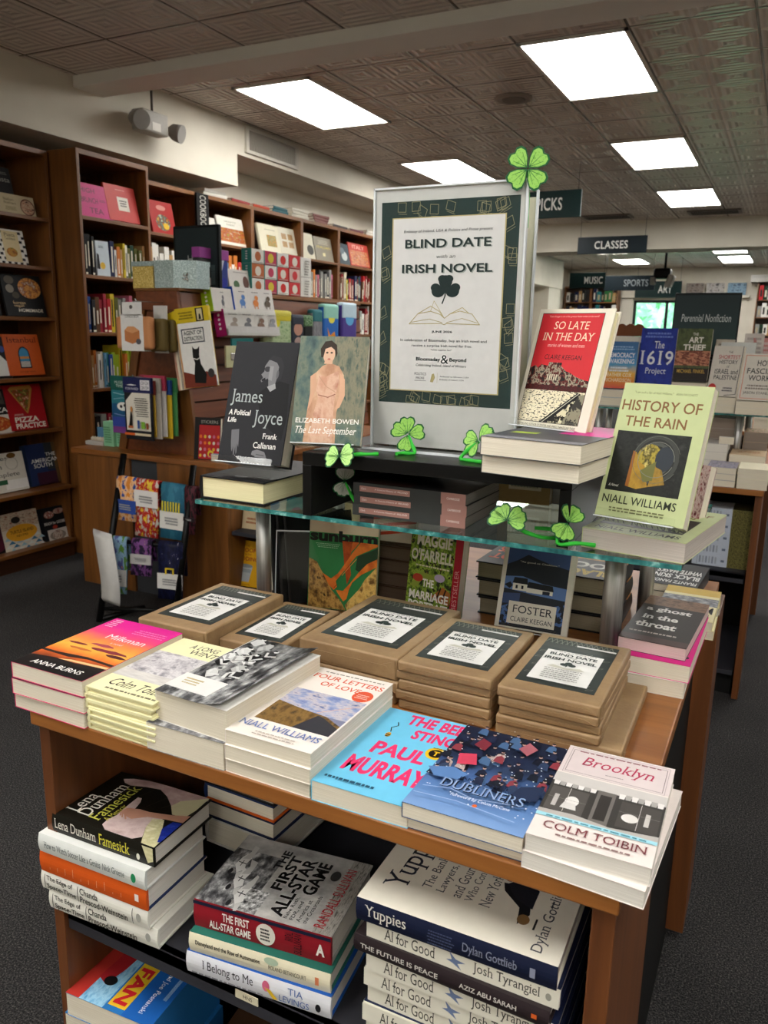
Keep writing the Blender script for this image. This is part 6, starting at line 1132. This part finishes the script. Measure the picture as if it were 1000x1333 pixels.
# ------------------------------------------------------------------ lower shelf of the table
SZ = .543
def spine_pile(items, x, y, z0, where, group=None):
    """items from the top down: (w, h, t, cover, prims, spine colour, spine art, description, dx, dy, yaw)"""
    z = z0 + sum(i[2] for i in items)
    for k, (w, h, t, cov, pr, sc, sp, desc, dx, dy, yaw) in enumerate(items):
        z -= t
        book(w, h, t, spine_out(x + dx, y + dy, z, w, h, yaw), desc, kind='hc', cover=cov, prims=pr, spine=sc, sprims=sp, pages=PAGES_W, group=group)
fame = [('r', 0, 0, 1, 1, '#17150f'), ('l', [(.6, .28), (1, .12)], .008, '#3a352c'), ('l', [(.55, .4), (.9, .3)], .008, '#33302a'), ('l', [(.5, .6), (.85, .5)], .008, '#2e2b26'), ('p', [(0.882,0.84),(0.824,0.791),(0.806,0.721),(0.863,0.592),(0.897,0.459),(0.816,0.345),(0.686,0.231),(0.725,0.153),(0.954,0.008),(1,0.032),(1,0.199),(1,0.449),(0.983,0.627),(0.939,0.765)], 'n4:#9a7f7b,#b89a96,#cdb4b0'), ('p', [(0.686,0.231),(0.807,0.205),(1,0.021),(0.738,0.016),(0.573,0.035),(0.555,0.148)], '#cfc8a0'), ('p', [(0.07,0.539),(0.012,0.475),(0.01,0.362),(0.015,0.218),(0.09,0.163),(0.247,0.221),(0.455,0.167),(0.438,0.322),(0.365,0.441),(0.582,0.479),(0.657,0.509),(0.651,0.546),(0.457,0.541),(0.27,0.526),(0.161,0.549)], 'n4:#c4a8a4,#d6bfbb,#b2948f'), ('p', [(0.247,0.221),(0.4,0.246),(0.435,0.155),(0.281,0.088),(0.1,0.004),(0,0),(0.004,0.123),(0.115,0.169)], 'n9:#e0dab0,#c9c292,#ece6c4'), ('p', [(0.298,0.098),(0.447,0.079),(0.462,0.001),(0.283,0),(0.1,0),(0.088,0.021)], 'n9:#2338a8,#1a2a86,#3a52c4'), ('p', [(0.351,0.536),(0.433,0.521),(0.477,0.419),(0.481,0.329),(0.545,0.142),(0.62,0.003),(0.48,0.003),(0.445,0.161),(0.398,0.297),(0.289,0.393),(0.304,0.46)], '#c9947c'), ('l', [(.351, .53), (.289, .5)], .012, '#c9947c'), ('l', [(.36, .52), (.27, .47)], .012, '#c9947c'), ('l', [(.34, .49), (.262, .43)], .012, '#c9947c'),
        T('Lena', .12, .83, .48, .95, '#eae6da', f=True), T('Dunham', .12, .71, .78, .83, '#eae6da', f=True), T('Famesick', .1, .60, .82, .71, '#cfcf5a', f=True), T('A Memoir', .14, .53, .46, .585, '#c9c24a', f=True)]
SPW = '#e6e4da'
spine_pile([
    (.142, .206, .034, '#17150f', fame, '#17150f', [T('Lena Dunham', .03, .3, .45, .8, '#e6e2d6', f=True), T('Famesick', .48, .26, .78, .82, '#d8d04a', f=True), ('e', .86, .35, .016, .16, '#e6e2d6'), ('p', [(.9, 1), (1, 1), (1, .35), (.95, .2)], 'n9:#e0dab0,#c9c292')], 'black memoir hardcover with pale stockinged legs, topmost of the left lower-shelf stack', .012, .002, 2),
    (.145, .218, .033, '#dfe0dc', [('e', .15, .4, .04, .03, '#3a3a3a')], '#dfe2de', [T('How to Watch Soccer Like a Genius', .06, .35, .6, .7, '#4a5a5a', f=True), T('Nick Greene', .62, .35, .82, .68, '#5a6a6a', f=True), ('e', .9, .5, .022, .24, '#2a8a5a')], 'white hardcover with thin grey spine lettering, second in the left lower-shelf stack', .0, -.012, 2),
    (.145, .22, .040, '#24345c', (), '#d85a1c', [*[('r', .1 + .075 * k, .25, .103 + .075 * k, .25 + .1 * (1 + k % 4), '#ecb898') for k in range(10)], ('r', .9, .35, .935, .65, '#efe4dc')], 'bright orange spined hardcover, third in the left lower-shelf stack', -.004, -.008, 2),
    (.145, .222, .0345, SPW, (), SPW, [T('The Edge of', .06, .5, .31, .85, '#26261f', b=.01), T('Space-Time', .06, .1, .34, .42, '#26261f', b=.01), T('Chanda', .38, .5, .55, .85, '#26261f', b=.01), T('Prescod-Weinstein', .38, .1, .82, .42, '#26261f', b=.01), T('(', .035, .1, .05, .9, '#26261f'), T('(', .355, .1, .37, .9, '#26261f'), T('(', .86, .1, .875, .9, '#26261f'), ('e', .92, .5, .022, .22, '#a8a8a0')], 'white hardcover with black bracketed spine lettering, fourth in the left lower-shelf stack', -.006, -.006, 2),
    (.145, .222, .0345, SPW, (), SPW, [T('The Edge of', .06, .5, .31, .85, '#26261f', b=.01), T('Space-Time', .06, .1, .34, .42, '#26261f', b=.01), T('Chanda', .38, .5, .55, .85, '#26261f', b=.01), T('Prescod-Weinstein', .38, .1, .82, .42, '#26261f', b=.01), T('(', .035, .1, .05, .9, '#26261f'), T('(', .355, .1, .37, .9, '#26261f'), ('e', .92, .5, .022, .22, '#a8a8a0')], 'white hardcover with black bracketed spine lettering, bottom of the left lower-shelf stack', .006, -.002, 3)], -.887, .79, SZ + .002, '')
q = MB()
for k, (c, e, t, lab) in enumerate([('#17140f', '#b39a2a', .042, 'black hardcover with a gold lower cover, top of the stack behind the stockinged legs'), ('#1b1b1e', '#1b1b1e', .03, 'black hardcover second in the stack behind the stockinged legs'), ('#24345c', '#d8601f', .03, 'dark blue hardcover with an orange edge, third in the stack behind the stockinged legs'), ('#1b2648', '#1b2648', .034, 'navy hardcover fourth in the stack behind the stockinged legs'), ('#d8d4cc', '#d8d4cc', .05, 'white hardcover fifth in the stack behind the stockinged legs')]):
    book(.15, .21, t, Matrix.Translation((-.80 + (.03 if k else 0), 1.00, SZ + [.186, .156, .126, .092, .042][k] - .001 * k)) @ Matrix.Rotation(R(-2), 4, 'Z') @ Matrix.Translation((0, 0, 0)), lab, kind='hc', cover=c, back=e, pages=PAGES)
star = [('r', 0, 0, 1, 1, 'n3:#8f8d8a,#b0aeaa,#cfccc6'), ('r', .0, .62, .78, 1, 'n5:#1c1c1e,#4a4a4c,#8a8a8a,#d0d0ce'), ('r', 0, .55, .3, .75, 'n6:#2a2a2c,#9a9a98,#e0e0de'), *[q_ for x, y, d in ((.18, .7, 0), (.36, .78, .04), (.56, .85, .02)) for q_ in (('p', [(x - .12, y + .02), (x - .02, y + .07), (x + .1, y + .06), (x + .17, y + .02 + d), (x + .12, y - .01), (x + .02, y + .0), (x - .06, y - .02)], '#d4d3cf'), ('p', [(x + .08, y + .05), (x + .2, y + .03), (x + .3, y + .015 + d), (x + .28, y - .005), (x + .16, y - .01), (x + .1, y + .0)], '#b9b8b4'), ('p', [(x - .12, y + .02), (x - .2, y + .0), (x - .19, y - .02), (x - .08, y - .015)], '#c2c1bd'), ('e', x - .11, y + .055, .035, .022, '#8a8784'), ('e', x - .12, y + .066, .04, .016, '#1b1b1d'), ('l', [(x + .03, y + .06), (x + .02, y + .0)], .008, '#1f1f21'), ('l', [(x - .02, y + .03), (x + .06, y + .03)], .006, '#3a3a3c'))], ('r', .0, .0, 1, .14, 'n9:#55534f,#a8a49c,#77746e'),
        T('THE', .62, .59, .9, .655, '#18181a', b=.03), T('FIRST', .36, .49, .86, .575, '#18181a', b=.03), T('ALL-STAR', .06, .375, .86, .475, '#18181a', b=.03), T('GAME', .4, .26, .86, .36, '#18181a', b=.03), *[T(s, .06, .335 - .045 * k, .06 + w, .365 - .045 * k, '#2a2a2c') for k, (s, w) in enumerate([('Babe Ruth,', .28), ('FDR, and', .24), ('America at', .28), ('the Crossroads', .36)])], T('RANDALL SULLIVAN', .06, .075, .86, .15, '#a82a34', b=.01), ('e', .72, .2, .07, .035, '#3a3a3a')]
NAVY = '#171d33'
bel = [T('I Belong to Me', .12, .28, .48, .82, '#2c2c34', f=True), *lines(1, .03, .56, .1, .2, '#8a8a92', 3, .7), ('e', .57, .62, .025, .25, '#d86a8a'), ('p', [(.56, .55), (.6, .5), (.65, .15), (.62, .12)], '#d8b22a'), T('TIA', .72, .56, .82, .88, '#4a6aa8'), T('LEVINGS', .66, .16, .86, .44, '#4a6aa8'), ('e', .92, .4, .018, .18, '#1c1c20')]
dis = [T('Disneyland and the Rise of Automation', .05, .42, .52, .72, '#2a2822', b=.02), T('ROLAND BETANCOURT', .58, .36, .84, .58, '#4a463a'), ('e', .6, .8, .05, .2, '#b5c9b0'), ('r', .9, .3, .925, .7, '#d8825a')]
spine_pile([
    (.165, .222, .046, '#a8a6a2', star, '#8f1d28', [('r', 0, .88, 1, 1, '#1c2238'), T('THE FIRST', .22, .5, .42, .8, '#f0e8e0', b=.02), T('ALL-STAR GAME', .12, .14, .43, .42, '#f0e8e0', b=.02), ('e', .54, .48, .07, .38, '#e2ddd2'), *lines(4, .5, .58, .25, .75, '#3a3a3a', 3, .5), T('RANDALL', .68, .52, .74, .84, '#14141a', rot=90), T('SULLIVAN', .745, .14, .8, .84, '#14141a', rot=90), T('A', .9, .3, .96, .72, '#f0e8e0', b=.04)], 'grey hardcover with a red spine and ball game photo, middle lower stack', .0, .014, 7),
    (.17, .228, .032, '#2a6a5c', (), '#e4dcc0', dis, 'cream spined hardcover with a green cover edge, middle of the middle lower stack', .004, .0, 7),
    (.175, .236, .036, '#1f56a8', (), '#dfe0e6', bel, 'white spined hardcover with a gold key drawing, bottom of the middle lower stack', .004, -.004, 6)], -.592, .80, SZ + .0, '')
yup = [('r', 0, 0, 1, 1, '#e2dccc'), T('Yuppies', .2, .77, .96, .93, '#1d2230', f=True), *[T(s, .3, .69 - .075 * k, .3 + w, .745 - .075 * k, '#3a3c44', f=True) for k, (s, w) in enumerate([('The Bankers,', .5), ('Lawyers, Joggers,', .64), ('and Gourmands', .56), ('Who Conquered', .56), ('New York', .36)])], ('p', [(.24, .24), (.4, .26), (.52, .36), (.6, .38), (.62, .28), (.5, .22), (.36, .2)], '#1a1a1e'), ('p', [(.42, .2), (.62, .2), (.7, .3), (.6, .36), (.48, .3)], '#23232a'), ('e', .66, .36, .035, .025, '#7a4a40'), ('e', .68, .29, .035, .025, '#6a4038'), ('e', .3, .22, .05, .03, '#8a6a44'), ('l', [(.24, .16), (.34, .16)], .01, '#1c1c1c'), T('Dylan Gottlieb', .06, .07, .72, .14, '#33353e', f=True)]
agood = [T('AI for Good', .1, .18, .38, .82, '#3a3830', f=True), ('p', [(.44, .45), (.47, .55), (.455, .95), (.49, .62), (.54, .55), (.5, .4), (.52, .1), (.475, .35)], '#6a7a9c'), T('Josh Tyrangiel', .58, .15, .91, .85, '#3a3830', f=True), ('e', .95, .5, .014, .2, '#9a988c')]
agood = [('r', 0, 0, 1, 1, '#e2decf')] + agood
items = [(.185, .258, .032, '#e2dccc', yup, '#181e36', [T('Yuppies', .05, .2, .27, .85, '#e6e2d8', f=True), *lines(5, .38, .52, .15, .85, '#4a5270', 3, .4), T('Dylan Gottlieb', .56, .25, .82, .75, '#8a8fa4', f=True), ('r', .88, .3, .905, .7, '#8a8fa4')], 'white covered hardcover with a navy spine, top of the right lower stack', .0, .0, 1)]
NAMES_ = ['second', 'fourth', 'fifth', 'sixth', 'seventh', 'eighth', 'ninth', 'tenth']
zt = .7805 - .032
items.append((.18, .25, .025, '#1c2440', (), '#e2decf', agood, 'cream spined hardcover second in the right lower stack, just under the navy spine', .008, .006, 0))
items.append((.17, .258, .024, '#2a2224', (), '#2a2124', [T('THE FUTURE IS PEACE', .04, .35, .46, .65, '#d8d4cc', b=.01), T('AZIZ ABU SARAH', .57, .4, .85, .68, '#d8d4cc', b=.01), ('r', .92, .4, .945, .65, '#d8642a')], 'dark brown spined hardcover third in the right lower stack', -.004, -.002, -1))
for k, nm in enumerate(['fourth', 'fifth', 'sixth', 'seventh', 'eighth', 'ninth']):
    items.append((.18, .25, .0262, '#1c2440', (), '#e2decf', agood, 'cream spined hardcover, %s from the top in the right lower stack' % nm, .008 - .004 * (k % 2), .006 + .003 * (k % 3), .5 * (k % 2)))
spine_pile(items, -.288, .782, SZ - .0005, '')
# second column of the same hardcovers behind, fore-edges seen at the right
for k in range(7):
    book(.05, .2, .026, spine_out(-.132 + .0 * k, .83 + .002 * (k % 2), SZ + .0265 * k, .05, .03, 0) if 0 else Matrix.Translation((-.146, .90, SZ + .0265 * k)) @ Matrix.Rotation(R(90), 4, 'X') @ Matrix.Rotation(R(90), 4, 'Z') if 0 else flat(-.142, .97, SZ + .0265 * k, 0), 'dark hardcover with a faint lettered edge behind the right lower stack, %s from below' % NTH[k], kind='hc', cover='#2c2a26', pages=mk_pages('page_edges_dark%d' % k, '#3a362f', '#4c473e'), group='dark hardcovers behind the right lower stack')
# bottom shelf
big = [('r', 0, 0, 1, 1, '#2a72b4'), ('r', 0, .0, .34, 1, '#1f5fae'), ('r', .56, 0, 1, 1, 'n5:#5aa0cc,#9cc9e0,#3a86bc'), ('p', [(.78, .0), (1, .0), (1, 1), (.84, 1)], '#b5322a'), ('p', [(.62, .3), (.8, .35), (.84, .75), (.72, .8), (.66, .6)], '#a8242a'), ('e', .66, .38, .09, .06, '#151517'), ('e', .7, .75, .07, .05, '#151517'), ('r', .34, .08, .54, .95, '#e0b62a'), T('BIG FAN', .365, .12, .515, .92, '#c9232c', rot=90, b=.04), T('Michael Schur and Joe Posnanski', .16, .1, .23, .92, '#dfe6ee', rot=90), *lines(1, .05, .1, .1, .9, '#8ab0d8', 3, .8)]
for k in range(6):
    book(.175, .2, .0445, Matrix.Translation((-.905 + .004 * (k % 3), .985, .12 + .045 * k)) @ Matrix.Rotation(R(183 + (k % 2)), 4, 'Z'), 'thick book on the bottom shelf, %s' % ('topmost, with a red car and yellow title panel' if k == 5 else '%s from the floor of its stack' % NTH[k]), kind='pb', cover='#2a72b4', prims=[] if k < 5 else big, pages=PAGES, group='thick books on the bottom shelf')
for k in range(4):
    book(.14, .2, .036, flat(-.70 + .003 * k, .83 + .004 * (k % 2), .12 + .037 * k, 4), 'brown-backed hardcover right of the red car book, %s from below' % NTH[k], kind='hc', cover='#4a3424', spine='#5a3a22', pages=PAGES, group='hardcovers right of the red car book')
for k in range(3):
    book(.16, .22, .035, flat(-.56, .84, .12 + .036 * k, 2), 'book with a green leafy cover low under the middle shelf, %s from below' % NTH[k], cover='n4:#7a8a34,#b5c45a,#c9c9a8' if k == 2 else '#c9b23a', pages=PAGES, group='green leafy books on the bottom shelf')
# ================================================================== SECOND DISPLAY TABLE, BEHIND ON THE RIGHT
BX, BY = -.938, 3.45
display_table('second wooden display table behind on the right, with a dark open shelf', Matrix.Translation((BX, BY, TZ)))
display_table('third wooden display table further back, only its top edge showing', Matrix.Translation((-1.0, 5.7, TZ)))
def stack2(n, w, h, t, x, y, z, desc, yaw=0, cover='#d8d2c4', prims=(), pages=None, group='stacked books on the second table', kind='pb', sp=None):
    z0 = z + (n - 1) * t; first = None
    for k in range(n):
        lab = desc + (', single copy' if n == 1 else ', %s of %d stacked' % (['top', 'second', 'third', 'fourth', 'fifth', 'sixth'][k] if k < n - 1 else 'bottom', n))
        mt = (spine_out(x, y, z0 - k * t, w, h, yaw) if sp is not None else flat(x, y + .002 * (k % 2), z0 - k * t, yaw + (k % 2)))
        if k == 0: first = book(w, h, t, mt, lab, kind=kind, cover=cover, prims=prims, pages=pages, group=group, sprims=sp or (), spine=None)
        else: dup(first, mt, lab)
    return first
stack2(3, .112, .19, .026, -.206, 3.462, TZ, 'paperback with a blue-grey speckled cover at the table edge', cover='n9:#5a5a78,#a8a4b4,#3c3a52,#d8d0cc', prims=[('r', 0, 0, 1, 1, 'n9:#5a5a78,#a8a4b4,#3c3a52,#d8d0cc')])
stack2(4, .112, .19, .0205, -.088, 3.455, TZ, 'pale cream paperback at the right end of the table edge', cover='#e6e0c4')
stack2(4, .09, .16, .036, -.25, 3.70, TZ, 'thick grey-white paperback left behind the speckled ones', cover='#b5b0ac', pages=PAGES_W)
stack2(1, .06, .02, .03, -.213, 3.70, TZ + .145, 'small white folded card on the grey-white stack', cover='#d8d4cc')
stack2(2, .14, .2, .052, -.125, 3.70, TZ, 'beige thick paperback with orange lettering', cover='#d2b894', prims=[T('SUMMER', .2, .4, .85, .7, '#b5703a')])
stack2(5, .13, .2, .047, -.235, 3.93, TZ, 'brownish grey paperback with a pale mottled cover, tall stack', cover='n7:#b5b0ac,#8f8a90,#d0ccc6', pages=mk_pages('page_edges_brownish', '#77695e', '#94867a'))
stack2(4, .1, .18, .045, -.105, 3.93, TZ, 'paperback with a green-edged cover behind the steel pole', cover='n8:#6a8a4a,#c9a08a,#d8ccb4', pages=mk_pages('page_edges_brownish2', '#7d6f64', '#9a8c80'))
for k, (x, c) in enumerate([(-.40, '#3a5a7a'), (-.55, '#a83a3a'), (-.70, '#d8c9a0'), (-.85, '#3a3a40')]):
    stack2(3, .13, .2, .026, x, 3.462, TZ, ['slate blue', 'brick red', 'sand', 'charcoal'][k] + ' paperback hidden behind the front table display', cover=c)
W5 = [('r', 0, 0, 1, 1, '#bcc4d2'), ('r', .14, .05, .15, .95, '#6a7488'), *[('r', .2 + .09 * k, .2, .25 + .09 * k, .8, ['#8a90a0', '#a0a6b2'][k % 2]) for k in range(6)], ('r', .82, .4, .92, .6, '#6a7488')]
stack2(5, .16, .138, .05, -.219, 3.55, .543, 'thick white and pale blue book on the lower shelf', kind='hc', cover='#c9ced6', sp=W5)
stack2(5, .16, .098, .05, -.1, 3.55, .543, 'thick book with an olive patterned spine on the lower shelf', kind='hc', cover='#4f4a2c', sp=[('r', 0, 0, 1, 1, 's14:#3a3620,#77703f,#4f4a2a,#8f8a5a')])
stack2(4, .16, .14, .05, -.4, 3.55, .543, 'grey book on the lower shelf hidden behind the front table', kind='hc', cover='#77757a', sp=[])
g2x0, g2x1, g2y0, g2y1 = -.93, -.05, 3.85, 4.34
r = thing('glass_shelf', 'second glass shelf on steel poles, over the table behind on the right', 'shelf', loc=((g2x0 + g2x1) / 2, g2y0, TZ)); hw = (g2x1 - g2x0) / 2
q = MB(); q.face([(-hw, 0, h1), (hw, 0, h1), (hw, .49, h1), (-hw, .49, h1)], GLASS); q.face([(-hw, .49, h0), (hw, .49, h0), (hw, 0, h0), (-hw, 0, h0)], GLASS)
for a, c in (((-hw, 0), (hw, 0)), ((hw, 0), (hw, .49)), ((hw, .49), (-hw, .49)), ((-hw, .49), (-hw, 0))): q.face([(*a, h0), (*c, h0), (*c, h1), (*a, h1)], GLASS_EDGE)
q.build('glass_pane', r)
for px, py in ((hw - .13, .06), (hw - .1, .3), (-hw + .13, .06), (-hw + .13, .3)):
    q = MB(); q.tube([(px, py, 0), (px, py, h0 - .002)], .016, STEEL, 16); q.build('pole', r)
r = thing('tabletop_sign', 'large dark sign that reads Perennial Nonfiction above the second table', 'sign', Matrix.Translation((-.40, 4.27, 1.42)) @ Matrix.Rotation(R(-2), 4, 'Z') @ Matrix.Rotation(R(-6), 4, 'X'))
q = MB(); q.box((-.155, -.008, -.02), (.15, .008, .285), '#12191a', .004); q.build('frame', r)
q = MB(); q.box((-.148, -.0095, -.01), (.143, -.008, .272), 'g:#35504c,#2b403f,#263637,#243133'); art(q, [T('Perennial Nonfiction', .12, .55, .9, .68, '#c9cfcc', sh=.1)], (-.148, -.0098, -.01), (.291, 0, 0), (0, 0, .282), 2e-4); q.build('sign_face', r)
q = MB(); q.box((-.1, .0, -.25), (.1, .12, -.02), '#161616', .004); q.build('foot', r)
GB = 'display books on the second glass shelf'
def gbook(x0, x1, zt, zb, y, label, cover, prims, yaw=0, lean=14, base=2, t=.022):
    hh = (zt - zb) / math.cos(R(lean))
    book(x1 - x0, hh, t, stand((x0 + x1) / 2, y, zb, t, yaw, lean), label, cover=cover, prims=prims, name='display_book', group=GB)
    if base:
        bt = (zb - .004 - GZ) / base
        for k in range(base): book(x1 - x0, .2, bt, flat((x0 + x1) / 2, y - .02 + .003 * k, GZ + k * bt, k), 'lying under the %s, %s one' % (label.split(',')[0].replace('display book', 'book'), ['lower', 'upper', 'third'][k]), cover=cover, group='lying books on the second glass shelf')
gbook(-.815, -.66, 1.465, 1.245, 3.95, 'blue book with a sunset foot and white capitals', '#4a86b8', [('r', 0, 0, 1, 1, 'g:#d85a4a,#e08a3a,#e6b24a,#5a9cc8,#4a86c0,#3f6fa0,#3f6a98'), T('DEMOCRACY', .1, .66, .93, .76, '#e6eaf0', b=.02), T('AWAKENING', .06, .53, .93, .63, '#e6eaf0', b=.02), *lines(2, .2, .8, .36, .48, '#dde6ee', 3, .6), T('HEATHER COX', .08, .25, .9, .33, '#f0e6c0', b=.02), T('RICHARDSON', .1, .14, .9, .22, '#f0d8b0', b=.02), *lines(2, .15, .9, .82, .92, '#8ab0d8')])
gbook(-.66, -.497, 1.53, 1.255, 4.0, 'deep blue book with large white numerals', '#1c2f8a', [('r', 0, 0, 1, 1, 'n3:#1c2a80,#22379c,#1a246a'), T('The', .4, .66, .68, .78, '#e2e6f2', f=True), T('1619', .04, .38, .96, .62, '#e6e8f0', f=True, b=.01), T('Project', .22, .2, .8, .33, '#e2e6f2', f=True), *lines(2, .1, .9, .84, .95, '#6a80d0', 3)], base=1)
gbook(-.492, -.34, 1.53, 1.29, 3.98, 'dark green-brown book with a red hand photo', '#3a3f2c', [('r', 0, 0, 1, 1, 'n3:#3a402c,#55603c,#2c3022'), ('r', 0, .3, 1, .58, 'n5:#8a3a30,#c98a6a,#5a2420,#a86a52'), T('THE', .44, .87, .6, .92, '#d8d4c8', b=.02), T('ART', .34, .73, .76, .84, '#e2ded4', b=.03), T('THIEF', .2, .59, .84, .7, '#e2ded4', b=.03), ('r', 0, 0, 1, .25, '#2a2320'), T('MICHAEL FINKEL', .1, .16, .9, .23, '#c9a24a', b=.01)], base=3)
gbook(-.335, -.205, 1.455, 1.235, 3.9, 'white book with red and black capitals and a red dot', '#d8d2c8', [('r', .02, .02, .98, .98, '#d8d2c8'), ('l', [(.97, 1), (.97, .05), (.6, .02)], .012, '#3a3a3c'), T('THE', .5, .86, .65, .9, '#33333a'), T('SHORTEST', .2, .74, .92, .82, '#b5424a', b=.01), T('HISTORY', .25, .64, .86, .72, '#33333a', b=.01), T('OF', .52, .57, .62, .61, '#33333a'), T('ISRAEL and', .15, .44, .92, .54, '#33333a', b=.01), T('PALESTINE', .15, .33, .92, .42, '#33333a', b=.01), ('e', .16, .16, .13, .085, '#c23a38'), *lines(2, .5, .85, .1, .2, '#55555a')], yaw=-14, base=2)
gbook(-.20, -.045, 1.425, 1.225, 3.86, 'white book with a thin red border and black capitals', '#dcd6cc', [('l', [(.06, .04), (.94, .04), (.94, .96), (.06, .96), (.06, .04)], .014, '#d8866a'), T('HOW', .38, .74, .8, .86, '#3a3a3a', b=.01), T('FASCISM', .14, .57, .92, .69, '#3a3a3a', b=.01), T('WORKS', .2, .42, .86, .54, '#3a3a3a', b=.01), *lines(2, .15, .85, .24, .36, '#8a7f78'), T('JASON STANLEY', .12, .12, .9, .19, '#5a5450', b=.01)], yaw=-10, base=2)
book(.15, .235, .02, stand(-.235, 4.08, 1.24, .02, -5, 10), 'pale grey book with a blue spine edge standing behind the red dot book', cover='#c9cbc8', back='#6f8f9c', spine='#6f8f9c')
for k, (x, y, z, a, b_, lab) in enumerate([(-.30, 4.18, 1.40, '#c9bfae', '#8a8478', 'rolled striped leaflet'), (-.17, 4.2, 1.43, '#d8d0c8', '#b5aaa4', 'pale leaflet with faint print'), (-.125, 4.2, 1.41, '#c98a86', '#d8c4c0', 'pink leaflet')]):
    book(.085, .11, .006, stand(x, y, z - .02, .006, -8 + 10 * k, 20), lab + ' sticking up behind the books of the second glass shelf', cover=a, prims=lines(4, .1, .9, .1, .9, b_, k))
q = MB(); q.box((-.36, 4.12, GZ), (-.08, 4.28, 1.385), '#1a1a1c', .004); tag(q.build('leaflet_box'), 'black box of leaflets on the second glass shelf', 'box')
book(.16, .2, .03, flat(-.76, 4.12, 1.46, 2), 'cream topped book on a stand above the blue sunset book', cover='#d8d2c4')
q = MB(); q.box((-.84, 4.13, GZ), (-.68, 4.3, 1.46), '#202024', .004); tag(q.build('display_block'), 'dark display block behind the blue sunset book', 'block')
for k in range(3):
    q = MB(); x = -.80 + .042 * k; prof = [(0, 0)] + [(.022 + .03 * math.cos(R(a)), .025 + .035 * math.sin(R(a))) for a in range(150, -1, -25)] + [(.052, 0)]
    q.prism(prof, .02, M('#6a3a1c', .3), (x, 4.2 - .006 * k, 1.491)); tag(q.build('curved_bookend'), 'rounded brown wooden bookend above the sunset book, %s of three' % ['left', 'middle', 'right'][k], 'bookend', 'brown wooden bookends')
for k, (x, c, nm) in enumerate([(-.25, '#2a2a2e', 'black'), (-.12, '#c9c4b8', 'pale'), (-.42, '#7a4a34', 'brown')]):
    stack2(3, .12, .2, .04, x, 5.72, TZ, nm + ' book on the third table far behind', cover=c, group='stacked books on the third table')

# ================================================================== FAR END OF THE SHOP
q = MB(); q.box((-5.1, 12.5, 2.5), (-4.7, 18.0, 3.08), PLASTER); struct(q, 'trim_6')
q = MB(); q.box((-5.1, 17.0, 0), (-4.72, 17.9, 2.5), PLASTER); struct(q, 'trim_7')
bookcase('far bookcase under the white soffit on the left wall, seen beside the poster', -4.72, 13.2, 15.4, 2.48, [2.05, 1.62, 1.2, .8], .33)
spines(13.25, 15.3, 2.05, -4.74, ['charcoal', 'brown', 'dark red', 'black', 'dark red'], (.22, .33), 'top row of the far left bookcase', 'books of the far left bookcase', 51, wr=(.05, .1))
spines(13.25, 15.3, 1.62, -4.74, ['grey', 'red', 'dark red', 'white', 'brown'], (.22, .32), 'second row of the far left bookcase', 'books of the far left bookcase', 52, wr=(.05, .1))
def farcase(x0, x1, label, shelves, top, seed, names, wide=True, lowest=0):
    r = bookcase(label, 0, -(x1 - x0) / 2, (x1 - x0) / 2, top, shelves, .35)
    r.matrix_world = Matrix.Translation(((x0 + x1) / 2, 19.6, 0)) @ Matrix.Rotation(R(-90), 4, 'Z')
    rr = random.Random(seed)
    for j, z in enumerate(shelves):
        if z < 1.3: continue
        p = x0 + .04; k = 0
        while p < x1 - .08:
            nm = rr.choice(names); w = rr.uniform(.07, .11); h = rr.uniform(.2, .31)
            q = MB(); q.box((0, 0, 0), (w, .012, h), PAL[nm], .003); q.box((.003, .012, .004), (w - .003, .18, h - .005), '#cfc6b2'); q.box((w * .25, -.001, h * .2), (w * .7, .002, h * .7), rr.choice(['#d8d0bc', '#2a2622', '#a89a7c']))
            o = q.build('shelved_book'); o.location = (p, 19.62, z); tag(o, '%s spine, %s from left, %s shelf of the %s' % (nm, NTH[k], NTH[j], label.split(',')[0]), 'book', 'far books of the ' + label.split(',')[0])
            p += w + rr.choice((.002, .01)); k += 1
farcase(-5.05, -4.43, 'far music bookcase, left one below the MUSIC sign', [2.3, 1.93, 1.55, 1.1, .7], 2.66, 61, ['navy', 'grey', 'charcoal', 'white', 'dark red', 'tan'])
farcase(-4.42, -3.8, 'far sports bookcase, beside the white window trim', [2.3, 1.93, 1.55, 1.1, .7], 2.66, 62, ['grey', 'charcoal', 'teal', 'white', 'navy', 'tan', 'green'])
farcase(-.85, .45, 'far right bookcase, at the right picture edge', [2.35, 1.98, 1.6, 1.2, .7], 2.78, 63, ['charcoal', 'grey', 'white', 'red', 'tan', 'dark green'])
for k, (x, w, cs, lab) in enumerate([(-3.3, .28, '#b5763a,#d8c4a0,#8a9a7a', 'orange and cream picture book over the far window, leftmost'), (-2.95, .28, '#c9b8a0,#c98a4a,#7a8a8a', 'pale picture book over the far window, second from left'), (-2.6, .3, '#8a3a2c,#c98a5a,#4a3a30', 'reddish picture book over the far window, third from left'), (-2.16, .38, '#5a4a44,#8a8078,#3a3434', 'brown picture book over the far window, fourth from left'), (-1.73, .38, '#3a3a3c,#b5b0ac,#77706a', 'grey picture book over the far window, fifth from left'), (-1.28, .38, '#3a5068,#7a98ac,#2a3440', 'blue picture book over the far window, rightmost')]):
    book(w, .27, .02, stand(x, 19.885, WZ1 + .1, .02, 0, 8), lab, kind='hc', cover='n4:' + cs, prims=[('r', 0, 0, 1, 1, 'n4:' + cs)], name='display_book', group='picture books over the far window')
q = MB(); q.box((-1.0, 19.5, 2.72), (1.2, 19.98, 2.8), '#b5b2ac', .005); q.box((-1.0, 19.5, 2.8), (1.2, 19.52, 2.86), '#a8a59f'); struct(q, 'trim_8')
